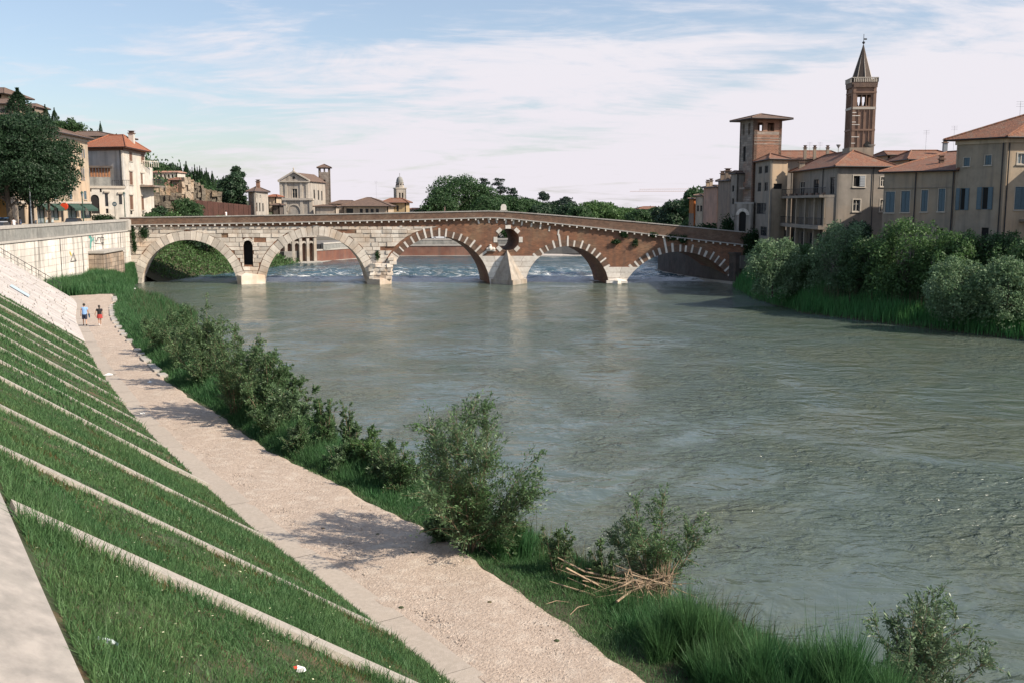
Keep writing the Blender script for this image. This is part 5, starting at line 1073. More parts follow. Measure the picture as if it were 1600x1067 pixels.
# quay facade on the left
A1a=col(-40,116.); A1b=col(141.5,164.); A1a=(-64.,116.); zA=zy(219,164)
ao={0:[(127,233,131.6,247,'sog'),(127,263,131,283,'sog'),(108,299,112.5,312,'su'),(131,299,135,312,'su'),(79,319,92,345,'g'),(106,318,120,345,'g'),(126,320,142,342,'g'),(58,317,70,350,'g'),(95.6,326,100,347,'wd'),(29,322,40,350,'d'),(84,299,90,312,'su'),(62,299,68,312,'su')]}
AA=building('quay_house','long cream building with green shop awnings behind the quayside trees',[A1a,A1b,(A1b[0]-9,A1b[1]+2.5),(A1a[0]-12,A1a[1]+3)],9.05,zA,'pl_cream',ao,cornice='trim',roofp=dict(ridge=[(A1a[0]-5,A1a[1]+5),(A1b[0]-4.5,A1b[1]-2)],rz=zA+1.9,over=.9,m='tile_dark'))
angA=math.atan2(A1b[1]-A1a[1],A1b[0]-A1a[0]); b=MB(); zc_=zy(317,150)-9.05; b.box((24,-.1,zc_),(48,.22,.3)); b.build('string_course','trim',AA,None,(A1a[0]-AA.location.x,A1a[1]-AA.location.y,0),angA)
for (x0,x1,y0_) in ((78,93,318),(105,121,318.5),(125.5,142,319.5),(57,71,317)):
    u0_,z_=cast(x0,y0_,A1a,A1b); u1_,_=cast(x1,y0_,A1a,A1b); aw=thing('shop_awning','dark green shop awning on the cream quayside building, '+{78:'left of the red round sign',105:'right of the red round sign',125.5:'nearest the arched door',57:'behind the thin tree'}[x0],'awning',(A1a[0]+math.cos(angA)*u0_,A1a[1]+math.sin(angA)*u0_,z_),angA,'green shop awnings')
    w_=u1_-u0_; b=MB(); b.pf([(0,-.05,0),(w_,-.05,0),(w_,-1.1,-.75),(0,-1.1,-.75),(0,-.05,-.05),(w_,-.05,-.05),(w_,-1.1,-.8),(0,-1.1,-.8)],[(3,2,1,0),(4,5,6,7),(0,4,7,3),(1,2,6,5),(3,7,6,2),(0,1,5,4)]); b.build('canopy','sh_green',aw); b=MB(); b.box((w_/2,-1.1,-.95),(w_,.03,.3)); b.build('valance','sh_green',aw)
sg=at(100.5,323,148.5); rs=thing('round_red_sign','bright red round shop sign on the cream quayside building','sign',tuple(sg)); M['red']=mat('red_sign_paint',(.65,.06,.02),bump=0,rough=.4); b=MB(); b.tube([(0,-.1,0),(0,.1,0)],.55,18); b.build('disc','red',rs); b=MB(); b.tube([(0,0,.5),(-.9,0,.5)],.03,4); b.build('bracket','metal',rs)
b=MB(); rb=building('rear_house','pale gabled house roof rising behind the villa',quad(col(118,205),col(187,205),10),9,zy(214.5,205),'pl_cream',{},roofp=dict(ridge=[col(128,210),col(160,210)],rz=zy(206.5,210),over=.5,m='tile_dark'))
oc=building('ochre_kiosk','small ochre building at the far left behind the tree trunks',quad((-65.2,121),(-64.4,128.8),5),9.05,13.4,'pl_ochre',{},roofp=dict(ridge=[(-67,125)],rz=14.2,over=.4,m='tile_dark')) 
# hill houses and ruins
lowhouse('hilltop_house','hilltop house with wide dark roof at the upper left edge',-40,12,240,148,138,'pl_tan','tile_dark',12,z0=28,over=1.6); lowhouse('hill_villa','pale hillside villa below the dark-roofed one at the left edge',-30,24,225,164,155,'pl_cream','tile_dark',9,z0=25,over=1.1)
lowhouse('hill_terrace_house','small white-fronted house on the hill behind the big tree crown',-12,24,212,181,172,'pl_white','tile_dark',7,z0=24,over=1.)
lowhouse('hill_low_house','low house with flat dark roof beside the hill cypresses',36,62,235,168,163,'pl_brown','tile_dark',7,z0=24)
lowhouse('hillside_arcade','long white hillside building with a row of small arched windows',233,278,262,271,268.5,'pl_white','pl_pink',7,[(238+6.*k,273,241+6*k,278.5,'ad') for k in range(6)],z0=12,over=.2,inset=.05)
lowhouse('hillside_lower_wing','pale pink hillside wing below the arcaded building',236,270,255,281,279.5,'pl_pink','pl_cream',5,z0=12,over=.1)
lowhouse('small_pink_house','small pink and white house at the top of the theatre ruins',268,281,246,283,278.5,'pl_pink','tile',5,[(272,285,274,288,'w'),(277,285,279,288,'w')],z0=12)
def ruin(name,label,px0,px1,Y,prof_,ybot,m,seed,holes=[]):
    A,B=col(px0,Y),col(px1,Y+2); L=math.hypot(B[0]-A[0],B[1]-A[1]); rr=random.Random(seed); o=thing(name,label,'ruin',(A[0],A[1],8.9)); n_=max(4,int(L/1.1)); an=math.atan2(B[1]-A[1],B[0]-A[0])
    for k in range(n_):
        t=(k+.5)/n_; yt=np.interp(t,np.linspace(0,1,len(prof_)),prof_)+rr.uniform(-1.2,1.2); zt_=zy(yt,Y)-8.9; z=0
        while z<zt_-.2:
            hh=min(rr.uniform(.8,1.5),zt_-z); dy=rr.uniform(-.4,.4)
            if not any(h_[0]<t<h_[1] and h_[2]<(8.9+z+hh/2)<h_[3] for h_ in holes):
                w_=L/n_*rr.uniform(.85,1.05); b=MB(); j=lambda:rr.uniform(-.12,.12)
                pts=[(x+j(),y+j(),zz_) for zz_ in (z,z+hh) for x,y in ((L*t-w_/2,dy),(L*t+w_/2,dy),(L*t+w_/2,dy+1.6),(L*t-w_/2,dy+1.6))]
                b.pf(pts,[(3,2,1,0),(4,5,6,7),(0,1,5,4),(1,2,6,5),(2,3,7,6),(3,0,4,7)]); b.build('ruin_stone',m,o,None,(0,0,0),an)
            z+=hh
    return o
M['ruin']=mat('ruined_masonry',(.20,.17,.13),(.11,.095,.075),(.30,.22,.14),sc=.8,bump=1,bsc=2.5,obrand=.35,dist=.3); M['ruin2']=mat('ochre_ruined_masonry',(.34,.23,.14),(.22,.15,.10),(.40,.33,.25),sc=.8,bump=1,bsc=2.5,obrand=.3,dist=.3)
ruin('ruin_lower_wall','dark ruined stone wall of the ancient theatre right of the villa',231,284,212,[302,300,303,305,301,304],336,'ruin',1)
ruin('ruin_arcade','ruined upper arcade wall with lit openings above the dark ruin wall',232,276,226,[292,291,293,290,292],305,'ruin2',2,[(.1,.16,15,18.2),(.3,.38,15,18.2),(.5,.58,14.5,18.),(.7,.78,14.5,18)])
ruin('ruin_tower','tall ragged ochre ruin rising in the middle of the theatre remains',284,304,214,[290,282,277,276,281,279],336,'ruin2',3)
ruin('ruin_east_wall','broken grey and ochre ruin wall left of the brown hoarding',299,320,218,[283,285,284,288,292],336,'ruin',4)
ruin('ruin_terrace_wall','dark terraced ruin wall behind the brown hoarding',315,347,222,[293,296,298,301],320,'ruin',5)
for k,(px_,w_) in enumerate(((246,40),(262,30))): pass
b=MB(); ab=building('ruin_shelter','small brick hut with tiled roof at the foot of the ruins',quad(col(271,206),col(279,206),2.5),8.9,zy(322,206),'tbrick',{},roofp=dict(ridge=[col(275,207.5)],rz=zy(319,207),over=.2,m='tile'))
# loggia of white piers against the far wall, seen through arch 2
LG=thing('river_loggia','row of tall pale stone arches on piers at the water, seen through arch two','loggia',(-44.,207,-.5)); zl=4.6
A,B=(-48.,200.),(-40.2,212.6); an=math.atan2(B[1]-A[1],B[0]-A[0]); A,B=col(428,207),col(494,214); A=(A[0],207.); B=(B[0],212.); an=math.atan2(B[1]-A[1],B[0]-A[0]); L=math.hypot(B[0]-A[0],B[1]-A[1]); LG.location=(A[0],A[1],-.5)
for k in range(6):
    x=.4+k*(L-.8)/5; b=MB(); b.box((x,-.3,2.9),(.62,.9,5.8)); b.build('pier','cut',LG,None,(0,0,0),an)
    if k<5:
        xc=x+(L-.8)/10; r_=(L-.8)/10-.3; b=MB()
        for q in range(10): t0_,t1_=q*math.pi/10,(q+1)*math.pi/10; b.xz([(xc+r*math.cos(t),4.2+r*1.3*math.sin(t)) for r,t in ((r_,t0_),(r_+.3,t0_),(r_+.3,t1_),(r_,t1_))],-.6,.0)
        b.build('arch','cut',LG,None,(0,0,0),an)
b=MB(); b.box((L/2,.5,3.2),(L,.5,6.6)); b.build('back_wall','tbrick',LG,None,(0,0,0),an); b=MB(); b.box((L/2,-.9,.7),(L+1.5,1.8,.6)); b.build('ledge','quay_cap',LG,None,(0,0,0),an); b=MB(); b.box((L/2,-.1,6.3),(L,1.4,.5)); b.build('cornice','cut',LG,None,(0,0,0),an)
# ================================================================ VEGETATION
def slope_pts(n,s0,s1,o0,o1,rng): s=rng.uniform(s0,s1,n); o=rng.uniform(o0,o1,n); return s,o
def dryness(P): # patches where the turf is worn
    x,y=P[:,0],P[:,1]; return .5+.25*np.sin(x*1.9+np.sin(y*1.3)*1.5)+.25*np.sin(y*2.3+1.7*np.sin(x*1.1+2))+.12*np.sin(x*5.1+y*4.3)
def turf(name,s0,s1,dens,h,w_,m,seed,o0=.02,o1=8.05,dry=False):
    rng=np.random.default_rng(seed); n=int((s1-s0)*(o1-o0)*dens); s,o=slope_pts(n,s0,s1,o0,o1,rng); P=FP(s,o); d=dryness(P)
    ribd=np.min(np.abs(s[:,None]-np.array(RIBS)[None]-.02),axis=1); edge=np.clip(1-ribd/.9,0,1)
    rw=np.where(s<17,.27,.20); keep=(ribd>rw+.04*rng.random(n)-(s>17)*.10*(np.sin(P[:,0]*1.1+s*.7)*np.sin(P[:,1]*.8)>.0)-(s>17)*.3*(np.sin(P[:,0]*1.7+s*.9+2)*np.sin(P[:,1]*1.3)>.45))
    if dry: keep&=(rng.random(n)<np.clip((d-.40)*2.2,.10,1))
    else: keep&=rng.random(n)<np.clip(1.95-d*1.85,.04,1)
    s,o,P,d,ribd=s[keep],o[keep],P[keep],d[keep],ribd[keep]; n=len(s)
    big=.5+.5*np.sin(P[:,0]*.8+1)*np.sin(P[:,1]*.6)
    # taller on the low side of each rib
    low=np.zeros(n); 
    for r_ in RIBS: low=np.maximum(low,np.clip(1-np.abs(s-(r_-.45))/.5,0,1))
    H=h*rng.uniform(.35,1.0,n)**1.3*1.5*(.6+.8*big)*(1+.75*low); W=w_*rng.uniform(.7,1.3,n); P[:,2]-=.02
    o_=link(name,blades(name,P,H,W,m,lean=.75,rng=rng,wind=(.1,-.25))); props(o_,kind='stuff'); return o_
g=turf('grass',4,17,1500,.17,.013,'grass',11); props(g,'short green turf growing between the ribs nearest the camera','grass')
g=turf('grass',17,34,850,.155,.018,'grass',12); props(g,'green turf on the embankment between the middle ribs','grass')
g=turf('grass',34,GS,230,.15,.036,'grass',13); props(g,'fine green turf on the far part of the grassy embankment','grass')
g=turf('dry_grass',4,34,700,.09,.014,'grass2',14,dry=True); props(g,'straw coloured dry grass in worn patches of the slope','grass')
rng=np.random.default_rng(15); n=26000; s=rng.uniform(5,32,n); o=rng.uniform(.1,8,n); P=FP(s,o); d=dryness(P); ribd=np.min(np.abs(s[:,None]-np.array(RIBS)[None]),axis=1); k_=(ribd>.25)&(np.sin(P[:,0]*2.7+P[:,1])*np.sin(P[:,1]*3.1-P[:,0])>.15); P=P[k_]; n=len(P); P[:,2]+=rng.uniform(.03,.10,n); D=rng.normal(size=(n,3))*[1,1,.3]; L=rng.uniform(.03,.085,n); V,q=leaves(P,D,np.array([0,0,1.])+rng.normal(size=(n,3))*.4,L,L*.6)
props(link('clover_weeds',npmesh('clover_weeds',V,q,None,'broadl')),'low broad-leaved weeds and clover mixed into the near turf','weeds',kind='stuff')
n=260; s=rng.uniform(5,34,n); o=rng.uniform(.2,8,n); P=FP(s,o); P[:,2]+=.12; V,q=leaves(P,rng.normal(size=(n,3))*[1,1,.2],np.tile([0,0,1.],(n,1)),np.full(n,.035),np.full(n,.03)); props(link('meadow_flowers',npmesh('meadow_flowers',V,q,None,'paperw_')),'tiny pale flowers dotted in the turf','flowers',kind='stuff')
# tall grass along the river bank: clumpy field
def bankveg(name,s0,s1,n,h,w_,m,seed,t0=.02,t1=1.,clump=1.,hfun=None,lean=.45,hm=.25):
    rng=np.random.default_rng(seed); s=rng.uniform(s0,s1,n); t=rng.uniform(t0,t1,n); p=PRo(s); e=EO(s); o=p+(e-p)*t; P=FP(s,o,0.); P[:,2]=bankz(s,o)-.05
    c=.5+.3*np.sin(P[:,0]*1.7+P[:,1]*.9)+.3*np.sin(P[:,1]*1.5-P[:,0]*.6+2)*np.sin(P[:,0]*.9); keep=rng.random(n)<np.clip(.35+c*clump,0,1); s,t,P,c=s[keep],t[keep],P[keep],c[keep]; n=len(s)
    H=h*rng.uniform(.5,1.2,n)*(.55+.6*np.clip(c,0,1))*np.clip(hm+t*3.2,0,1)
    if hfun is not None: H*=hfun(s)
    return link(name,blades(name,P,H,w_*rng.uniform(.7,1.3,n),m,lean=lean,rng=rng,wind=(.05,.0)))
hs=lambda s:np.interp(s,[5,22,28,34,42,50,60,80,100,118],[.9,.6,.9,1.5,1.6,1.5,1.5,1.5,1.4,1.3])
for (a,b_,n,w_,k) in ((6,24,60000,.016,1),(24,44,62000,.022,2),(44,75,95000,.035,3),(75,SMAX+1,45000,.05,4)):
    o=bankveg('tall_grass',a,b_,n,.85,w_,'reed',20+k,hfun=hs); props(o,['','lush tall grass on the bank at the bottom right foreground','tall green grass on the bank below the big willow','tall grass along the middle stretch of the river path','tall grass and reeds along the far curve of the path'][k],'grass',kind='stuff')
o=bankveg('meadow_grass',24,60,75000,.32,.024,'grass',31,t0=-.04,t1=.5,clump=.9,lean=.8,hm=.6); props(o,'short lush grass fringing the middle of the path','grass',kind='stuff')
o=bankveg('meadow_grass',5,24,120000,.36,.016,'grass',33,t0=-.03,t1=.9,clump=1.1,lean=.8,hm=.7); props(o,'short lush grass fringing the river side of the path','grass',kind='stuff')
o=bankveg('seeding_grass',8,SMAX,9000,1.5,.022,'reed2',32,t0=.25,t1=1,hfun=lambda s:np.interp(s,[5,30,60,118],[.75,.8,1,1.25])); props(o,'taller seeding grass stems rising above the bank reeds','grass',kind='stuff')
# reed field between path end, quay wall and bridge
rng=np.random.default_rng(40); n=52000; yv=rng.uniform(101,160.,n); t=rng.random(n); xl=np.array([wallx(v) for v in yv])+.3; xr=np.interp(yv,[101,112,120,132,150,160],[-34.5,-39.,-43,-50.,-57.5,-59.6]); x=xl+(xr-xl)*t
P=np.stack([x,yv,2.42-2.9*np.clip((t*.9-.35)/.65,0,1)**1.3-.05],1)
# keep the path area free
def signed(P):
    d=np.linalg.norm(P[:,None,:2]-_ps[None,::6],axis=2); k=d.argmin(1); v=P[:,:2]-_ps[::6][k]; return (v*_nn[::6][k]).sum(1),_ss[::6][k]
so1,ss1=signed(P); keep=(ss1>SMAX+1.5)|(so1<PRo(ss1)-.2); P=P[keep]; n=len(P); c=.6+.3*np.sin(P[:,0]*.8)*np.sin(P[:,1]*.5)
o=link('reed_bed',blades('reed_bed',P,1.55*c*rng.uniform(.6,1.3,n)*np.interp(P[:,1],[100,125,160],[.9,1.15,.75])+.25,.07*rng.uniform(.7,1.3,n),'reed',.35,rng)); props(o,'dense dark green reed bed in front of the quay wall','reeds',kind='stuff')
# right bank reeds
i=rng.integers(0,len(re_)-1,95000); d=rng.uniform(.05,9.,95000)**1.0; P=np.stack([re_[i,0]+rn[i,0]*d,re_[i,1]+rn[i,1]*d,np.interp(d,[q[0] for q in prof],[q[1] for q in prof])],1)+rng.normal(size=(95000,3))*[.25,.25,0]
sel=(P[:,1]<152)&(P[:,1]>74); P=P[sel]; d=d[sel]; n=len(P); c=.75+.35*np.sin(P[:,0]*.6+P[:,1]*.4)*np.sin(P[:,1]*.8)
o=link('reed_bed',blades('reed_bed',P,2.6*c*rng.uniform(.6,1.2,n)*np.interp(d,[0,1,6,9],[.55,.9,1,.5]),.055*rng.uniform(.7,1.3,n),'rreed',.3,rng)); props(o,'long green reed bed along the right river bank below the willows','reeds',kind='stuff')
i=rng.integers(0,len(re_)-1,5000); d=rng.uniform(1.5,7.,5000); P=np.stack([re_[i,0]+rn[i,0]*d,re_[i,1]+rn[i,1]*d,np.interp(d,[q[0] for q in prof],[q[1] for q in prof])],1); P=P[(P[:,1]<146)&(P[:,1]>76)]
o=link('reed_heads',blades('reed_heads',P,2.6*rng.uniform(.8,1.15,len(P)),np.full(len(P),.06),'reed2',.2,rng)); props(o,'pale reed heads standing above the right bank reeds','reeds',kind='stuff')
# ---- willow shrubs with stems, twigs and leaves
def shrub_meshes(H,Rc,seed,nst=9,ntw=150,nl=9000,ll=.10,lw=.026,m='willow',bm='twig',low=.22,stemr=.022,fan=1.,top=1.,dome=True):
    rng=np.random.default_rng(seed); rr=random.Random(seed); sb=MB(); stems=[]
    for k in range(nst):
        a=6.283*k/nst+rr.uniform(-.4,.4); tilt=rr.uniform(.05,1.)*fan; h=H*rr.uniform(.62,1.)*(1-.30*tilt); R_=Rc*tilt*.85; b0=Vector((math.cos(a)*.12*Rc*rr.random(),math.sin(a)*.12*Rc*rr.random(),-.1)); pts=[]
        for j in range(7):
            t=j/6; q=t**1.25; pts.append(b0+Vector((math.cos(a+.2*t)*R_*q+rr.uniform(-.04,.04)*Rc,math.sin(a+.2*t)*R_*q+rr.uniform(-.04,.04)*Rc,h*t-.06*H*tilt*t*t)))
        rs=stemr*rr.uniform(.7,1.3); sb.tube(pts,[rs*(1-.8*j/6) for j in range(7)],5,False); stems.append(pts)
    TW=[]
    for k in range(ntw):
        p=rr.choice(stems); t=low+(1-low)*rr.random()**.85; f=t*6; j=min(5,int(f)); b0=p[j].lerp(p[j+1],f-j); d=(p[j+1]-p[j]).normalized()
        dv=(d*.7+Vector((rr.gauss(0,.7),rr.gauss(0,.7),rr.gauss(.25,.45)))).normalized(); L=Rc*rr.uniform(.22,.5)*(1.25-t*.7); mid_=b0+dv*L*.55; tip=mid_+(dv+Vector((0,0,rr.uniform(-.5,.25)))).normalized()*L*.5
        sb.tube([b0,mid_,tip],[stemr*.35,stemr*.25,stemr*.1],3,False); TW.append((b0,mid_,tip))
    A=np.array([[tuple(q) for q in t_] for t_ in TW]); i=rng.integers(0,len(A),nl); t=rng.random(nl)[:,None]; P=np.where(t<.5,A[i,0]+(A[i,1]-A[i,0])*t*2,A[i,1]+(A[i,2]-A[i,1])*(t*2-1)); P=P+rng.normal(size=P.shape)*.035*Rc*.6
    D=unit(A[i,2]-A[i,0])+rng.normal(size=P.shape)*.65; L=ll*rng.uniform(.6,1.35,nl); V,q=leaves(P,D,rng.normal(size=P.shape),L,lw*rng.uniform(.7,1.3,nl)*(L/ll))
    return sb.mesh('stems',bm),npmesh('foliage',V,q,None,m)
def shrub(name,label,loc,H,Rc,seed,group=None,rz=0,cat='shrub',key=None,sc=None,**k):
    kk=('S',key) if key else ('S',H,Rc,seed,str(k))
    if kk not in TC: TC[kk]=(shrub_meshes(H,Rc,seed,**k),H,Rc)
    (a,b_),h0,r0=TC[kk]; o=thing(name,label,cat,loc,rz,group); o.scale=(Rc/r0,Rc/r0,H/h0); link('stems',a,o); link('foliage',b_,o); return o
def onbank(px_,py_,dz=0):
    z=2.2
    for _ in range(6):
        p=gz(px_,py_,z); so2,ss2=signed(np.array([[p.x,p.y,0]])); z=float(bankz(ss2,so2)[0])
    if so2[0]<EO(ss2[0])+1.2: q=FP(ss2[0],float(EO(ss2[0]))+1.2,0.); return (float(q[0]),float(q[1]),float(bankz(ss2,np.array([float(EO(ss2[0]))+1.2]))[0])+dz)
    return (p.x,p.y,z+dz)
shrub('willow_bush','big airy willow bush with reddish stems, largest on the bank beside the path',onbank(738,862),4.9,2.75,3,nst=16,ntw=520,nl=30000,ll=.11,lw=.032,low=.10,fan=1.15)
shrub('willow_bush','young willow rising out of a heap of driftwood at the water',onbank(1022,935),3.5,1.8,5,nst=13,ntw=300,nl=15000,ll=.09,lw=.026,low=.22,fan=.9)
shrub('willow_bush','silvery willow bush at the bottom right corner of the bank',onbank(1430,1105),3.5,1.75,8,nst=20,ntw=380,nl=13000,ll=.115,lw=.034,low=.12,m='silvern')
shrub('thin_sapling','thin broad-leaved sapling between the driftwood and the big willow',onbank(944,925),2.0,.55,9,nst=3,ntw=36,nl=700,ll=.10,lw=.07,m='shrub',cat='sapling')
shrub('low_shrub','low brownish shrub at the right foot of the big willow',onbank(872,905),1.9,.9,10,nst=8,ntw=90,nl=3200,ll=.08,lw=.035,m='shrub')
shrub('low_shrub','yellow-green low shrub growing in front of the big willow',onbank(800,872),1.7,.85,11,nst=8,ntw=90,nl=3000,ll=.07,lw=.04,m='willow')
for k,(px_,py_,H,Rc,lb,m_) in enumerate(((370,655,5.4,2.2,'tall grey-green shrub leaning over the path at its middle bend','shrub'),(420,672,4.2,1.8,'broad shrub just right of the tallest path-side shrub','shrub'),(325,612,5.2,2.0,'leafy shrub left of the tallest path-side shrub','shrub'),(300,585,3.9,1.9,'upright shrub with loose tips over the water, second from the far end','shrub'),(268,560,3.0,1.9,'rounded low shrub furthest along the path','shrub'),(440,690,2.3,1.5,'low dense green shrub at the right foot of the shrub group','willow'),(452,668,3.1,1.3,'spreading shrub with bare tips reaching right over the river','shrub'))):
    shrub('riverside_shrub',lb,onbank(px_,py_),H*1.14,Rc*1.05,30+k,'shrubs along the river path',nst=12,ntw=300,nl=15000,ll=.11,lw=.05,m=m_,low=.10)
for k,(px_,py_,H,Rc,lb) in enumerate(((510,715,2.9,.8,'slender leafy shoots left of the bare-tipped clump in mid bank'),(548,725,3.0,.7,'slender leafy shoots with nodding tip in mid bank'),(575,745,2.0,1.1,'low leafy clump between the slender shoots and the big willow'),(625,775,2.1,1.2,'low leafy clump at the left foot of the big willow'),(470,715,1.6,1.1,'low clump right of the shrub group'))):
    shrub('leafy_clump',lb,onbank(px_,py_),H*1.05,Rc*1.1,50+k,'low clumps on the bank',nst=12,ntw=190,nl=8500,ll=.10,lw=.035,m='willow' if k!=2 else 'broadl',low=.1,fan=.7)
for k,(px_,py_,H,Rc,lb) in enumerate(((490,700,2.0,1.2,'leafy low bush filling the bank left of the slender shoots'),(535,742,1.6,1.2,'low bush between the two slender shoots and the path'),(600,760,2.4,1.2,'leafy bush leaning to the water left of the big willow'),(395,640,3.6,1.8,'bushy growth behind the tallest path-side shrub'),(345,600,4.0,1.9,'bushy growth over the water left of the tallest shrub'),(238,530,2.2,1.9,'low rounded bush at the far bend of the path'),(690,845,1.3,1.0,'low leafy growth at the shaded path-side foot of the big willow'))):
    shrub('leafy_clump',lb,onbank(px_,py_),H*.8,Rc*.85,90+k%3,'low clumps on the bank',rz=k*1.1,nst=12,ntw=200,nl=9000,ll=.11,lw=.038,m='willow',low=.08,fan=.9)
# dense grass tussocks
def tussock(px_,py_,H,Rc,n,seed,label):
    rng=np.random.default_rng(seed); loc=onbank(px_,py_); nt_=int(14+Rc*16); ta_=rng.uniform(0,6.283,nt_); tr_=Rc*np.sqrt(rng.random(nt_))*.9; ti=rng.integers(0,nt_,n); th_=rng.uniform(.5,1.15,nt_)[ti]; a0=rng.uniform(0,6.283,n); r0_=.13*np.sqrt(rng.random(n)); P=np.stack([np.cos(ta_[ti])*tr_[ti]+np.cos(a0)*r0_,np.sin(ta_[ti])*tr_[ti]+np.sin(a0)*r0_,np.full(n,-.15)],1); a=a0+.5*rng.normal(size=n); r=tr_[ti]
    Hh=H*th_*rng.uniform(.5,1.15,n)*(1.15-.4*(r/Rc)); b=unit(np.stack([np.cos(a),np.sin(a),np.zeros(n)],1)+rng.normal(size=(n,3))*1.0); ln=(Hh*rng.uniform(.15,.75,n)*(.55+.3*r/Rc))[:,None]
    s=np.stack([-np.sin(a+rng.normal(size=n)),np.cos(a),np.zeros(n)],1)*.009; up=np.zeros((n,3)); up[:,2]=Hh; mid_=P+up*.6+b*ln*.35; tip=P+up*.97+b*ln
    V=np.stack([P-s,P+s,mid_-s*.8,mid_+s*.8,tip],1).reshape(-1,3); k=np.arange(n)*5; me=npmesh('blades',V,np.stack([k,k+1,k+3,k+2],1),np.stack([k+2,k+3,k+4],1),'reed')
    o=thing('grass_tussock',label,'grass clump',loc,0,'big grass tussocks on the near bank'); link('blades',me,o); return o
for a in ((1085,1035,1.35,1.1,12000,1,'big grass tussock just right of the driftwood willow'),(790,868,1.0,.75,5500,2,'grass tussock at the foot of the big willow'),(1150,1075,1.1,.85,7000,3,'grass tussock at the bottom edge right of the largest one'),(1235,1090,1.5,.9,9000,4,'tall grass tussock at the bottom edge, middle of three'),(1330,1110,1.5,1.0,9000,5,'tall grass tussock left of the silvery willow'),(1010,985,.6,.7,3500,7,'short grass tussock below the driftwood heap')): tussock(*a)
# driftwood
dl=onbank(985,930); dw=thing('driftwood_pile','heap of bleached driftwood branches caught at the foot of the young willow','driftwood',dl)
rr=random.Random(5)
for k in range(70):
    a=rr.gauss(0.35,.75)+ (math.pi if rr.random()<.5 else 0); L=rr.uniform(.5,1.9)*(1 if k>6 else 1.4); c=Vector((rr.gauss(0,.55),rr.gauss(-.05,.32),rr.uniform(.12,.6))); d=Vector((math.cos(a),-math.sin(a)*.6,rr.gauss(0,.28)))
    m1=c+Vector((rr.uniform(-.08,.08),rr.uniform(-.08,.08),rr.uniform(-.05,.1))); b=MB(); r_=rr.uniform(.009,.022) if k>6 else .034; b.tube([c-d*L/2,m1,c+d*L/2],[r_,r_*.9,r_*.3],5); b.build('branch','drift',dw)
b=MB(); b.tube([(-1.9,.25,.95),(-1.2,.1,.62),(-.5,0,.5),(.3,-.1,.42)],[.015,.028,.035,.03],6); b.build('long_branch','drift',dw)
for k in range(40):
    a=rr.uniform(0,6.28); b=MB(); c=Vector((.85+rr.gauss(0,.13),.05+rr.gauss(0,.13),.0)); b.tube([c,c+Vector((rr.gauss(.05,.1),rr.gauss(0,.1),rr.uniform(.5,1.15)))],[.010,.004],4); b.build('twig','drift',dw)
for k,(px_,py_,L,a,lb) in enumerate(((905,955,.8,.9,'bare grey twig lying at the path edge'),(955,985,.5,2.1,'short bare twig on the grass below the driftwood'),(870,945,.6,.2,'small twig lying on the gravel verge'))):
    p=onbank(px_,py_,.05); o=thing('fallen_twig',lb,'twig',p,a); b=MB(); b.tube([(-L/2,0,.0),(0,.05,.05),(L/2,-.03,.02)],[.012,.012,.005],5); b.build('stem','drift',o)
# ---- right bank trees
def onr(px_,Y): x,_=col(px_,Y); return (x,Y,1.6)
for k,(px_,Y,H,Rc,m_,lb,fl) in enumerate(((1212,120,7.0,3.7,'silver','silvery willow nearest the bridge on the right bank',0),(1258,122,6.4,2.6,'broadl','yellow-green bush right of the silvery willow',0),(1318,117,9.2,4.2,'silver','big grey-green willow in front of the terraced house',0),(1362,112,7.6,3.6,'broad','dark bush between the two biggest right-bank willows',0),(1425,108,9.4,4.6,'broadl','biggest light green tree in front of the blue-shuttered house',0),(1492,104,8.6,3.9,'broadl','light green tree in front of the tall beige house corner',0),(1500,97,5.9,2.9,'silver','pale silvery willow low by the reeds at the right',0),(1572,103,8.2,4.2,'broad','dark green tree before the balcony of the tall beige house',0),(1585,94,6.0,3.2,'silver','silvery bush at the right edge of the frame above the reeds',0),(1345,120,9.8,2.6,'darkleaf','dark round tree top just under the sunlit wall of the terraced house',0),(1640,96,8.5,4.,'broad','leafy tree cut by the right frame edge',0))):
    tree('riverside_tree',lb,onr(px_,Y),H*.93,Rc*1.1,60+k,'trees on the right bank',m=m_,n=17000 if H>6.2 else 11000,size=.23 if m_!='silver' else .2,cb=-.14,nc=120,tr=.10,shape=.6,cs=.52,flat=2.1)
